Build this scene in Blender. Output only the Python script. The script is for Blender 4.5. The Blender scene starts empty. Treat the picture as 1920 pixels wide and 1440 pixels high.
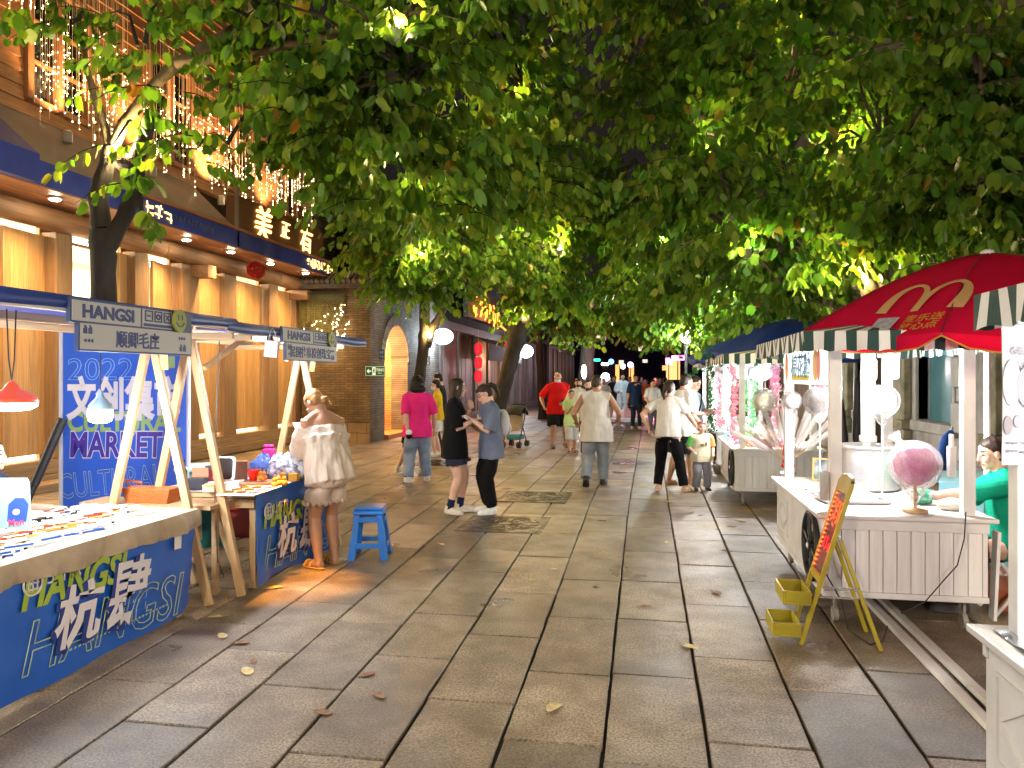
import bpy, bmesh, math, random
import numpy as np
from mathutils import Vector, Matrix, Quaternion, noise as mnoise
random.seed(7); np.random.seed(7)
R = math.radians; PI = math.pi; V = Vector
SC = bpy.context.scene; COL = SC.collection

# ------------------------------------------------------------------ camera, world, exposure
TH = R(10.2); FPX = 1443.0; CH = 1.65; HY = 708.0; CT, ST = math.cos(TH), math.sin(TH)
cam = bpy.data.cameras.new('camera'); co = bpy.data.objects.new('camera', cam); COL.objects.link(co)
cam.sensor_width = 36; cam.lens = 36*FPX/1920; cam.shift_y = -12/1920; cam.clip_end = 600
co.location = (0, 0, CH); co.rotation_euler = (R(90), 0, TH); SC.camera = co
wd = bpy.data.worlds.new('World'); SC.world = wd; wd.use_nodes = True
wn = wd.node_tree.nodes; wl = wd.node_tree.links
bg = wn['Background']
sky = wn.new('ShaderNodeTexSky'); sky.sky_type = 'NISHITA'; sky.sun_disc = False
sky.sun_elevation = R(-4); sky.sun_rotation = R(200)
mixw = wn.new('ShaderNodeMixRGB'); mixw.inputs[0].default_value = .98
wl.new(sky.outputs[0], mixw.inputs[1]); mixw.inputs[2].default_value = (.30, .24, .21, 1)   # city glow on a night sky
wl.new(mixw.outputs[0], bg.inputs[0]); bg.inputs[1].default_value = .022
SC.view_settings.view_transform = 'Standard'; SC.view_settings.look = 'None'
SC.view_settings.exposure = 1.32; SC.view_settings.gamma = 1
SC.render.engine = 'CYCLES'
SC.cycles.max_bounces = 7; SC.cycles.diffuse_bounces = 3; SC.cycles.glossy_bounces = 3
SC.cycles.transmission_bounces = 5; SC.cycles.transparent_max_bounces = 12
SC.cycles.sample_clamp_indirect = 4; SC.cycles.caustics_reflective = False; SC.cycles.caustics_refractive = False
SC.cycles.use_denoising = True
try: SC.cycles.denoiser = 'OPENIMAGEDENOISE'
except Exception: pass

# ------------------------------------------------------------------ where things are (street frame: x across, y along)
def W(px, py, d):
    xc = (px-960)/FPX
    return V((d*(xc*CT-ST), d*(xc*ST+CT), CH+d*(HY-py)/FPX))
def G(px, py, z=0.0): return W(px, py, (CH-z)*FPX/(py-HY))
def atU(px, py, u): return W(px, py, u/((px-960)/FPX*CT-ST))
def vU(px, u): return atU(px, 700, u).y
def atV(px, py, v): return W(px, py, v/((px-960)/FPX*ST+CT))

# ------------------------------------------------------------------ materials
MATS = {}
def lin(c):
    if isinstance(c, str):
        c = [int(c[i:i+2], 16)/255 for i in (0, 2, 4)]
        c = [x/12.92 if x <= .04045 else ((x+.055)/1.055)**2.4 for x in c]
    return (c[0], c[1], c[2], 1)
def mat(name, col, col2=None, rough=.6, scale=6., bump=.0, bscale=None, metal=0., stretch=(1, 1, 1), spec=.5, emit=None, es=0., trans=0., alpha=1., sub=0., detail=4., island=0., sheen=0., lo=.35, hi=.65, rough2=None, coat=0.):
    if name in MATS: return MATS[name]
    m = bpy.data.materials.new(name); m.use_nodes = True; MATS[name] = m
    N = m.node_tree.nodes; L = m.node_tree.links; b = N['Principled BSDF']
    c1 = lin(col); b.inputs['Base Color'].default_value = c1
    b.inputs['Roughness'].default_value = rough; b.inputs['Metallic'].default_value = metal
    b.inputs['Specular IOR Level'].default_value = spec
    b.inputs['Transmission Weight'].default_value = trans; b.inputs['Alpha'].default_value = alpha
    b.inputs['Coat Weight'].default_value = coat
    if sheen: b.inputs['Sheen Weight'].default_value = sheen
    if sub: b.inputs['Subsurface Weight'].default_value = sub; b.inputs['Subsurface Scale'].default_value = .02
    if emit is not None:
        b.inputs['Emission Color'].default_value = lin(emit); b.inputs['Emission Strength'].default_value = es
    tc = N.new('ShaderNodeTexCoord'); mp = N.new('ShaderNodeMapping'); mp.inputs['Scale'].default_value = stretch
    L.new(tc.outputs['Object'], mp.inputs[0])
    if col2 is not None:
        nz = N.new('ShaderNodeTexNoise'); nz.inputs['Scale'].default_value = scale; nz.inputs['Detail'].default_value = detail
        L.new(mp.outputs[0], nz.inputs['Vector'])
        rp = N.new('ShaderNodeValToRGB'); rp.color_ramp.elements[0].position = lo; rp.color_ramp.elements[1].position = hi
        rp.color_ramp.elements[0].color = c1; rp.color_ramp.elements[1].color = lin(col2)
        L.new(nz.outputs['Fac'], rp.inputs[0]); out = rp.outputs[0]
        if rough2 is not None:
            mr = N.new('ShaderNodeMapRange'); mr.inputs[1].default_value = lo; mr.inputs[2].default_value = hi
            mr.inputs[3].default_value = rough; mr.inputs[4].default_value = rough2
            L.new(nz.outputs['Fac'], mr.inputs[0]); L.new(mr.outputs[0], b.inputs['Roughness'])
        if island:
            ge = N.new('ShaderNodeNewGeometry'); hs = N.new('ShaderNodeHueSaturation')
            mr2 = N.new('ShaderNodeMapRange'); mr2.inputs[3].default_value = 1-island; mr2.inputs[4].default_value = 1+island
            L.new(ge.outputs['Random Per Island'], mr2.inputs[0]); L.new(mr2.outputs[0], hs.inputs['Value'])
            L.new(out, hs.inputs['Color']); out = hs.outputs[0]
        L.new(out, b.inputs['Base Color'])
    if bump:
        n2 = N.new('ShaderNodeTexNoise'); n2.inputs['Scale'].default_value = bscale or scale*4; n2.inputs['Detail'].default_value = 6
        L.new(mp.outputs[0], n2.inputs['Vector'])
        bp = N.new('ShaderNodeBump'); bp.inputs['Strength'].default_value = bump; bp.inputs['Distance'].default_value = .02
        L.new(n2.outputs['Fac'], bp.inputs['Height']); L.new(bp.outputs[0], b.inputs['Normal'])
    return m
def emat(name, col, s, base='202020'):
    return mat(name, base, emit=col, es=s, rough=.5)
def wood(name, c1, c2, axis='z', rough=.55, island=.18):
    st = {'z': (14, 14, .9), 'y': (14, .9, 14), 'x': (.9, 14, 14)}[axis]
    return mat(name, c1, c2, rough=rough, scale=2.2, stretch=st, bump=.25, bscale=4, detail=6, island=island, lo=.3, hi=.7)
def brick(name, c1, c2, mortar, axes='yz', bw=.24, rh=.065, msize=.008, rough=.8, bump=.6):
    if name in MATS: return MATS[name]
    m = bpy.data.materials.new(name); m.use_nodes = True; MATS[name] = m
    N = m.node_tree.nodes; L = m.node_tree.links; b = N['Principled BSDF']; b.inputs['Roughness'].default_value = rough
    tc = N.new('ShaderNodeTexCoord'); sp = N.new('ShaderNodeSeparateXYZ'); cb = N.new('ShaderNodeCombineXYZ')
    L.new(tc.outputs['Object'], sp.inputs[0])
    for k, a in enumerate(axes): L.new(sp.outputs['xyz'.index(a)], cb.inputs[k])
    nz = N.new('ShaderNodeTexNoise'); nz.inputs['Scale'].default_value = 3; L.new(tc.outputs['Object'], nz.inputs['Vector'])
    vm = N.new('ShaderNodeMixRGB'); vm.blend_type = 'ADD'; vm.inputs[0].default_value = .035
    L.new(cb.outputs[0], vm.inputs[1]); L.new(nz.outputs['Color'], vm.inputs[2])
    br = N.new('ShaderNodeTexBrick'); br.inputs['Scale'].default_value = 1; br.inputs['Brick Width'].default_value = bw
    br.inputs['Row Height'].default_value = rh; br.inputs['Mortar Size'].default_value = msize; br.inputs['Mortar Smooth'].default_value = .3
    br.inputs['Color1'].default_value = lin(c1); br.inputs['Color2'].default_value = lin(c2); br.inputs['Mortar'].default_value = lin(mortar)
    L.new(vm.outputs[0], br.inputs['Vector'])
    n2 = N.new('ShaderNodeTexNoise'); n2.inputs['Scale'].default_value = 1.7; n2.inputs['Detail'].default_value = 8; L.new(tc.outputs['Object'], n2.inputs['Vector'])
    mm = N.new('ShaderNodeMixRGB'); mm.blend_type = 'MULTIPLY'; mm.inputs[0].default_value = .75
    rp = N.new('ShaderNodeValToRGB'); rp.color_ramp.elements[0].position = .3; rp.color_ramp.elements[1].position = .65
    rp.color_ramp.elements[0].color = (.35, .33, .3, 1); rp.color_ramp.elements[1].color = (1.1, 1.05, 1, 1)
    L.new(n2.outputs['Fac'], rp.inputs[0]); L.new(br.outputs['Color'], mm.inputs[1]); L.new(rp.outputs[0], mm.inputs[2])
    L.new(mm.outputs[0], b.inputs['Base Color'])
    bp = N.new('ShaderNodeBump'); bp.inputs['Strength'].default_value = bump; bp.inputs['Distance'].default_value = .03; bp.invert = True
    ad = N.new('ShaderNodeMath'); ad.operation = 'ADD'; L.new(br.outputs['Fac'], ad.inputs[0])
    n3 = N.new('ShaderNodeTexNoise'); n3.inputs['Scale'].default_value = 25; n3.inputs['Detail'].default_value = 5; L.new(tc.outputs['Object'], n3.inputs['Vector']); L.new(n3.outputs['Fac'], ad.inputs[1])
    L.new(ad.outputs[0], bp.inputs['Height']); L.new(bp.outputs[0], b.inputs['Normal'])
    return m

# ------------------------------------------------------------------ objects
def wm(o): return o.matrix_basis.copy() if o.parent is None else wm(o.parent) @ o.matrix_basis
def tag(o, label=None, cat=None, group=None, kind=None):
    if label: o['label'] = label
    if cat: o['category'] = cat
    if group: o['group'] = group
    if kind: o['kind'] = kind
    return o
def thing(name, label, cat, loc=(0, 0, 0), rotz=0, group=None):
    o = bpy.data.objects.new(name, None); COL.objects.link(o); o.empty_display_size = .1
    o.location = loc; o.rotation_euler = (0, 0, rotz)
    return tag(o, label, cat, group)
def copy_tree(o, parent=None):
    c = o.copy(); COL.objects.link(c); c.parent = parent
    for ch in [x for x in bpy.data.objects if x.parent == o]: copy_tree(ch, c)
    return c
def link(name, me, mats=None, parent=None, world=False, bev=0, smooth=False, angle=40):
    if mats is not None:
        for m in (mats if isinstance(mats, (list, tuple)) else [mats]): me.materials.append(m)
    o = bpy.data.objects.new(name, me); COL.objects.link(o)
    if parent is not None:
        o.parent = parent
        if world: me.transform(wm(parent).inverted())
    if bev:
        b = o.modifiers.new('bevel', 'BEVEL'); b.width = bev; b.segments = 2; b.limit_method = 'ANGLE'; b.angle_limit = R(40)
    if smooth:
        me.shade_smooth()
        if angle < 180: me.set_sharp_from_angle(angle=R(angle))
    return o
class MB:
    def __init__(s): s.v = []; s.f = []; s.m = []; s.cur = 0
    def add(s, vs, fs, M=None):
        n = len(s.v)
        s.v += [tuple(M @ V(p)) if M else tuple(p) for p in vs]
        s.f += [tuple(i+n for i in f) for f in fs]; s.m += [s.cur]*len(fs); return s
    def box(s, c, d, M=None, rz=0, top=1.0):
        x, y, z = d[0]/2, d[1]/2, d[2]/2; t = top
        vs = [(-x, -y, -z), (x, -y, -z), (x, y, -z), (-x, y, -z), (-x*t, -y*t, z), (x*t, -y*t, z), (x*t, y*t, z), (-x*t, y*t, z)]
        T = Matrix.Translation(c) @ Matrix.Rotation(rz, 4, 'Z'); T = M @ T if M else T
        return s.add(vs, [(3, 2, 1, 0), (4, 5, 6, 7), (0, 1, 5, 4), (1, 2, 6, 5), (2, 3, 7, 6), (3, 0, 4, 7)], T)
    def bb(s, x0, x1, y0, y1, z0, z1, M=None):
        return s.box(((x0+x1)/2, (y0+y1)/2, (z0+z1)/2), (abs(x1-x0), abs(y1-y0), abs(z1-z0)), M)
    def bar(s, a, b, w, h=None, up=(0, 0, 1)):
        a, b = V(a), V(b); h = h or w; d = b-a; L = d.length; z = d/L; u = V(up)
        if abs(z.dot(u)) > .98: u = V((1, 0, 0))
        x = u.cross(z).normalized(); y = z.cross(x)
        M = Matrix((x, y, z)).transposed().to_4x4(); M.translation = (a+b)/2
        return s.box((0, 0, 0), (w, h, L), M)
    def tube(s, pts, r, n=8, cap=True, sq=1.0):
        pts = [V(p) for p in pts]; k = len(pts); rs = r if isinstance(r, (list, tuple)) else [r]*k
        vs = []; fs = []; up = None
        for i, p in enumerate(pts):
            t = (pts[min(i+1, k-1)]-pts[max(i-1, 0)])
            t = t.normalized() if t.length > 1e-9 else V((0, 0, 1))
            if up is None:
                up = V((0, 0, 1)) if abs(t.z) < .9 else V((1, 0, 0))
            x = up.cross(t)
            if x.length < 1e-6: x = t.orthogonal()
            x.normalize(); y = t.cross(x).normalized(); up = y
            for j in range(n):
                a = 2*PI*j/n; vs.append(p+x*math.cos(a)*rs[i]*sq+y*math.sin(a)*rs[i])
        for i in range(k-1):
            for j in range(n):
                fs.append((i*n+j, i*n+(j+1) % n, (i+1)*n+(j+1) % n, (i+1)*n+j))
        if cap: fs += [tuple(range(n-1, -1, -1)), tuple((k-1)*n+j for j in range(n))]
        return s.add(vs, fs)
    def lathe(s, prof, c=(0, 0, 0), n=16, M=None, cap=True, fold=None):
        vs = []; fs = []; k = len(prof)
        for i, (r, z) in enumerate(prof):
            for j in range(n):
                a = 2*PI*j/n; rr = r
                if fold: rr = r*(1+fold[1]*math.sin(fold[0]*a+i*.3)*(i/(k-1) if len(fold) < 3 else 1))
                vs.append((c[0]+rr*math.cos(a), c[1]+rr*math.sin(a), c[2]+z))
        for i in range(k-1):
            for j in range(n): fs.append((i*n+j, i*n+(j+1) % n, (i+1)*n+(j+1) % n, (i+1)*n+j))
        if cap: fs += [tuple(range(n-1, -1, -1)), tuple((k-1)*n+j for j in range(n))]
        return s.add(vs, fs, M)
    def ell(s, c, r, M=None, n=12, k=8, jit=0):
        r = (r, r, r) if not isinstance(r, (tuple, list)) else r
        vs = [(0, 0, -1)]; fs = []
        for i in range(1, k):
            a = -PI/2+PI*i/k
            for j in range(n):
                b = 2*PI*j/n; q = 1+random.uniform(-jit, jit)
                vs.append((math.cos(a)*math.cos(b)*q, math.cos(a)*math.sin(b)*q, math.sin(a)*q))
        vs.append((0, 0, 1)); last = len(vs)-1
        for j in range(n):
            fs.append((0, 1+(j+1) % n, 1+j)); fs.append((last, last-n+j, last-n+(j+1) % n))
        for i in range(k-2):
            for j in range(n):
                a = 1+i*n; fs.append((a+j, a+(j+1) % n, a+n+(j+1) % n, a+n+j))
        T = Matrix.Translation(c) @ (M if M else Matrix.Identity(4)) @ Matrix.Diagonal((r[0], r[1], r[2], 1))
        return s.add(vs, fs, T)
    def prism(s, outline, t, M=None):
        n = len(outline)
        vs = [(x, y, 0) for x, y in outline]+[(x, y, t) for x, y in outline]
        fs = [tuple(range(n-1, -1, -1)), tuple(range(n, 2*n))]+[(i, (i+1) % n, n+(i+1) % n, n+i) for i in range(n)]
        return s.add(vs, fs, M)
    def quad(s, a, b, c, d): return s.add([a, b, c, d], [(0, 1, 2, 3)])
    def sheet(s, fn, nu, nv, th=0.0):
        vs = [V(fn(i/nu, j/nv)) for j in range(nv+1) for i in range(nu+1)]
        w = nu+1; fs = [(j*w+i, j*w+i+1, (j+1)*w+i+1, (j+1)*w+i) for j in range(nv) for i in range(nu)]
        if not th: return s.add(vs, fs)
        nn = len(vs); nr = []
        for j in range(nv+1):
            for i in range(nu+1):
                a = vs[j*w+min(i+1, nu)]-vs[j*w+max(i-1, 0)]; b = vs[min(j+1, nv)*w+i]-vs[max(j-1, 0)*w+i]
                q = a.cross(b); nr.append(q.normalized() if q.length > 1e-12 else V((0, 0, 1)))
        v2 = vs+[p-q*th for p, q in zip(vs, nr)]
        f2 = fs+[tuple(reversed([x+nn for x in f])) for f in fs]
        edge = [i for i in range(nu)]+[]
        bd = [(i, i+1) for i in range(nu)]+[(j*w+nu, (j+1)*w+nu) for j in range(nv)]+[(nv*w+i+1, nv*w+i) for i in range(nu-1, -1, -1)]+[((j+1)*w, j*w) for j in range(nv-1, -1, -1)]
        f2 += [(b, a, a+nn, b+nn) for a, b in bd]
        return s.add(v2, f2)
    def mesh(s, name='m'):
        me = bpy.data.meshes.new(name); me.from_pydata(s.v, [], s.f)
        if any(s.m): me.polygons.foreach_set('material_index', s.m)
        me.update(); return me
    def build(s, name, mats, parent=None, world=False, bev=0, smooth=False, angle=40):
        return link(name, s.mesh(name), mats, parent, world, bev, smooth, angle)
def frameM(o, x, y):
    x = V(x).normalized(); y = V(y); z = x.cross(y).normalized(); y = z.cross(x).normalized()
    M = Matrix((x, y, z)).transposed().to_4x4(); M.translation = V(o); return M
def bake(o):
    dg = bpy.context.evaluated_depsgraph_get(); me = bpy.data.meshes.new_from_object(o.evaluated_get(dg)); return me
def text_mesh(s, size, ext=.002, bold=0., outline=0., shear=0., align='LEFT', sx=1.0, space=1.0):
    c = bpy.data.curves.new('t', 'FONT'); c.body = s; c.size = size; c.align_x = align; c.shear = shear; c.space_character = space
    c.resolution_u = 3
    if outline: c.fill_mode = 'NONE'; c.bevel_depth = outline; c.bevel_resolution = 0
    else: c.extrude = ext; c.offset = bold
    o = bpy.data.objects.new('t', c); COL.objects.link(o); bpy.context.view_layer.update()
    me = bake(o); bpy.data.objects.remove(o); bpy.data.curves.remove(c)
    if sx != 1: me.transform(Matrix.Diagonal((sx, 1, 1, 1)))
    return me
def text(name, s, M, size, m, parent=None, width=None, center=False, brush=0, **k):
    me = text_mesh(s, size, **k)
    xs = [v.co.x for v in me.vertices]; 
    if width and xs: me.transform(Matrix.Diagonal((width/(max(xs)-min(xs)), 1, 1, 1)))
    if center and xs:
        f = width/(max(xs)-min(xs)) if width else 1; me.transform(Matrix.Translation((-(max(xs)+min(xs))/2*f, 0, 0)))
    if brush:
        for v in me.vertices:
            p = v.co*(3.2/size); v.co.x += size*brush*mnoise.noise(p); v.co.y += size*brush*mnoise.noise(p+V((7, 3, 1)))
    me.transform(M); return link(name, me, m, parent, world=parent is not None)
def glyphs(mb, M, n, w, h, t=.004, seed=1, vertical=False, tube=0):
    rd = random.Random(seed)        # unreadable writing: strokes only
    for k in range(n):
        ox, oy = (0, -k*h*1.15) if vertical else (k*w*1.12, 0)
        for q in range(rd.randint(5, 7)):
            if rd.random() < .55:
                y = oy+rd.uniform(.05, .95)*h; x0 = ox+rd.uniform(0, .35)*w; x1 = ox+rd.uniform(.65, 1)*w; a, b = (x0, y), (x1, y+rd.uniform(-.08, .08)*h)
            else:
                x = ox+rd.uniform(.1, .9)*w; a, b = (x, oy+rd.uniform(.5, 1)*h), (x+rd.uniform(-.25, .2)*w, oy+rd.uniform(0, .4)*h)
            A = M @ V((a[0], a[1], t)); B = M @ V((b[0], b[1], t))
            if tube: mb.tube([A, B], tube, 5)
            else: mb.bar(A, B, h*.09, .003, up=M.to_3x3() @ V((0, 0, 1)))
def lamp(kind, loc, w, col=(1, 1, 1), r=.05, parent=None, aim=None, size=90, blend=.6, name=None):
    l = bpy.data.lights.new(name or 'lamp_light', kind); l.energy = w; l.color = col
    if kind != 'AREA': l.shadow_soft_size = r
    else: l.shape = 'RECTANGLE'; l.size = r if not isinstance(r, tuple) else r[0]; l.size_y = r if not isinstance(r, tuple) else r[1]
    if kind == 'SPOT': l.spot_size = R(size); l.spot_blend = blend
    o = bpy.data.objects.new(name or 'lamp_light', l); COL.objects.link(o)
    M = Matrix.Translation(loc)
    if aim is not None:
        q = (V(aim)-V(loc)).to_track_quat('-Z', 'Y'); M = M @ q.to_matrix().to_4x4()
    if parent is not None: o.parent = parent; M = wm(parent).inverted() @ M
    o.matrix_basis = M; return o
WARM = (1, .62, .28); SOFT = (1, .76, .48); COOL = (.88, .94, 1); WHITE = (1, .95, .88)
# ================================================================== the street
def build_paving():
    rd = random.Random(3); mb = MB(); us = [-.275+.505*k for k in range(-20, 10)]
    def warp(u, v): return .5+(u-.5)*(.90+.10*min(1, max(0, (v-2.6)/7.5)))
    for k in range(len(us)-1):
        v = .6-rd.random(); a0, a1 = us[k], us[k+1]
        while v < 78:
            L = rd.choice((.82, 1.0, 1.0, 1.08, 1.2)); v2 = v+L; near = v < 15 and -4.6 < a0 < 3.5
            g = rd.uniform(.007, .013); z = rd.uniform(-.0025, .0025); tx = rd.uniform(-.002, .002); ty = rd.uniform(-.002, .002)
            n = 5 if near else 1; j = .0035 if near else 0; c = .005
            P = []
            for q in range(n): P.append((a0+g*.9, v+g*.5+(v2-v-g)*q/n, 1))
            P.append((a0+g*.9, v2-g*.5, 1))
            for q in range(n): P.append((a0+(a1-a0)*(q+1)/(n+1), v2-g*.5, 1)) if near else None
            for q in range(n): P.append((a1-g*.9, v2-g*.5-(v2-v-g)*q/n, 1))
            P.append((a1-g*.9, v+g*.5, 1))
            if near:
                for q in range(n): P.append((a1-(a1-a0)*(q+1)/(n+1), v+g*.5, 1))
            P = [(p[0]+rd.uniform(-j, j), p[1]+rd.uniform(-j, j)) for p in P][::-1]
            m = len(P); cx = (a0+a1)/2; cy = (v+v2)/2
            def zz(x, y): return z+tx*(x-cx)+ty*(y-cy)
            top = [(warp(x+(c if x < cx else -c), y), y+(c if y < cy else -c), zz(x, y)) for x, y in P]
            rim = [(warp(x, y), y, zz(x, y)-c) for x, y in P]
            low = [(warp(x, y), y, -.03) for x, y in P]
            fs = [tuple(range(m))]+[(i, i+m, (i+1) % m+m, (i+1) % m) for i in range(m)]+[(i+m, i+2*m, (i+1) % m+2*m, (i+1) % m+m) for i in range(m)]
            mb.add(top+rim+low, fs); v = v2
    m = mat('paving_stone', (.168, .130, .090), (.285, .228, .158), rough=.27, rough2=.6, scale=1.3, bump=.30, bscale=210, island=.33, detail=9, spec=.5, lo=.32, hi=.68)
    N = m.node_tree.nodes; L = m.node_tree.links; b = N['Principled BSDF']
    src = b.inputs['Base Color'].links[0].from_socket
    tc = N.new('ShaderNodeTexCoord')
    n1 = N.new('ShaderNodeTexNoise'); n1.inputs['Scale'].default_value = 85; n1.inputs['Detail'].default_value = 3; L.new(tc.outputs['Object'], n1.inputs['Vector'])
    r1 = N.new('ShaderNodeValToRGB'); r1.color_ramp.elements[0].position = .36; r1.color_ramp.elements[1].position = .62
    r1.color_ramp.elements[0].color = (.25, .24, .23, 1); r1.color_ramp.elements[1].color = (1.45, 1.42, 1.38, 1); L.new(n1.outputs['Fac'], r1.inputs[0])
    mu = N.new('ShaderNodeMixRGB'); mu.blend_type = 'MULTIPLY'; mu.inputs[0].default_value = .8; L.new(src, mu.inputs[1]); L.new(r1.outputs[0], mu.inputs[2])
    n2 = N.new('ShaderNodeTexNoise'); n2.inputs['Scale'].default_value = 4.5; n2.inputs['Detail'].default_value = 8; L.new(tc.outputs['Object'], n2.inputs['Vector'])
    r2 = N.new('ShaderNodeValToRGB'); r2.color_ramp.elements[0].position = .38; r2.color_ramp.elements[1].position = .6
    r2.color_ramp.elements[0].color = (.5, .44, .38, 1); r2.color_ramp.elements[1].color = (1, 1, 1, 1); L.new(n2.outputs['Fac'], r2.inputs[0])
    m2 = N.new('ShaderNodeMixRGB'); m2.blend_type = 'MULTIPLY'; m2.inputs[0].default_value = .7; L.new(mu.outputs[0], m2.inputs[1]); L.new(r2.outputs[0], m2.inputs[2])
    vo = N.new('ShaderNodeTexVoronoi'); vo.inputs['Scale'].default_value = 5.5; vo.inputs['Randomness'].default_value = 1; L.new(tc.outputs['Object'], vo.inputs['Vector'])
    r3 = N.new('ShaderNodeValToRGB'); r3.color_ramp.elements[0].position = .07; r3.color_ramp.elements[1].position = .11; r3.color_ramp.elements[0].color = (.55, .53, .5, 1); r3.color_ramp.elements[1].color = (1, 1, 1, 1); L.new(vo.outputs['Distance'], r3.inputs[0])
    n4 = N.new('ShaderNodeTexNoise'); n4.inputs['Scale'].default_value = .55; n4.inputs['Detail'].default_value = 10; n4.inputs['Distortion'].default_value = .6; L.new(tc.outputs['Object'], n4.inputs['Vector'])
    r4 = N.new('ShaderNodeValToRGB'); r4.color_ramp.elements[0].position = .42; r4.color_ramp.elements[1].position = .56; r4.color_ramp.elements[0].color = (.62, .58, .53, 1); r4.color_ramp.elements[1].color = (1.06, 1.04, 1, 1); L.new(n4.outputs['Fac'], r4.inputs[0])
    m3 = N.new('ShaderNodeMixRGB'); m3.blend_type = 'MULTIPLY'; m3.inputs[0].default_value = .28; L.new(m2.outputs[0], m3.inputs[1]); L.new(r3.outputs[0], m3.inputs[2])
    m4 = N.new('ShaderNodeMixRGB'); m4.blend_type = 'MULTIPLY'; m4.inputs[0].default_value = .8; L.new(m3.outputs[0], m4.inputs[1]); L.new(r4.outputs[0], m4.inputs[2])
    L.new(m4.outputs[0], b.inputs['Base Color'])
    o = mb.build('pavement', m); tag(o, 'long grey stone slabs laid along the street', 'paving', kind='structure')
    gm = MB(); gm.quad((-160, -80, -.022), (160, -80, -.022), (160, 300, -.022), (-160, 300, -.022))
    o = gm.build('ground', mat('joint_soil', (.012, .010, .008), (.024, .024, .012), rough=.95, scale=3, bump=.4, bscale=60)); tag(o, kind='structure')
build_paving()

def manhole(px, py, w, l, label):
    c = G(px, py); t = thing('manhole_cover', label, 'manhole cover', (c.x, c.y, 0))
    me = mat('wet_cast_iron', (.010, .007, .005), (.026, .017, .010), rough=.3, rough2=.6, scale=9, bump=.35, bscale=40, metal=.0, spec=.3)
    b = MB(); b.bb(-w/2, w/2, -l/2, l/2, -.02, .009); b.build('plate', me, t, bev=.004)
    b = MB()
    for r in (.12, .2, .28, .36, .42):
        r2 = r*min(w, l)/.92
        for k in range(28):
            if (k+int(r*50)) % 4 == 0: continue
            a0, a1 = 2*PI*k/28, 2*PI*(k+1)/28
            b.tube([(r2*math.cos(a), r2*math.sin(a), .009) for a in (a0, (a0+a1)/2, a1)], .005, 5)
    for k in range(12):
        a = 2*PI*k/12; b.tube([(.07*math.cos(a), .07*math.sin(a), .009), (.46*min(w, l)*math.cos(a+.35), .46*min(w, l)*math.sin(a+.35), .009)], .004, 5)
    b.build('relief', me, t)
    b = MB()
    for (x0, x1, y0, y1) in ((-w/2-.04, w/2+.04, -l/2-.04, -l/2-.006), (-w/2-.04, w/2+.04, l/2+.006, l/2+.04), (-w/2-.04, -w/2-.006, -l/2-.006, l/2+.006), (w/2+.006, w/2+.04, -l/2-.006, l/2+.006)):
        b.bb(x0, x1, y0, y1, -.02, .007)
    b.build('frame', me, t, bev=.003)
manhole(946, 983, .86, .9, 'ornate wet iron manhole cover nearest the camera, before the woman in the black trousers')
manhole(1003, 932, .86, .9, 'ornate wet iron manhole cover behind the woman in the blue top')
manhole(826, 868, .85, .9, 'ornate wet iron manhole cover at the feet of the woman in yellow')

LEAFM = [mat('dry_leaf_'+n, c, c2, rough=.7, scale=30) for n, c, c2 in (('straw', (.55, .43, .2), (.4, .3, .12)), ('brown', (.16, .07, .035), (.24, .12, .06)), ('gold', (.6, .38, .05), (.5, .3, .05)))]
def fallen(px, py, kind, label, s=.05):
    c = G(px, py); rd = random.Random(int(px)); b = MB(); cv = rd.uniform(.1, .3)
    pr = [(0, -.25), (.28, -.3), (.48, 0), (.45, .45), (.2, .9), (0, 1), (-.2, .9), (-.45, .45), (-.48, 0), (-.28, -.3)]
    top = [(x*s*1.1, y*s*1.5, .006+s*cv*(abs(x)*.9+max(0, y)*.35)) for x, y in pr]; cc = (0, .3*s, .004)
    b.add(top+[cc]+[(x, y, z-.0012) for x, y, z in top]+[(0, .3*s, .0028)], [(i, (i+1) % 10, 10) for i in range(10)]+[((i+1) % 10+11, i+11, 21) for i in range(10)]+[(i, i+11, (i+1) % 10+11, (i+1) % 10) for i in range(10)])
    b.tube([(0, -.25*s, .006), (.1*s, -1.1*s, .007)], .0012, 5)
    o = b.build('fallen_leaf', LEAFM[kind]); o.location = (c.x, c.y, 0); o.rotation_euler = (0, 0, rd.uniform(0, 6.3))
    tag(o, label, 'leaf', 'fallen leaves on the paving')
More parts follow.
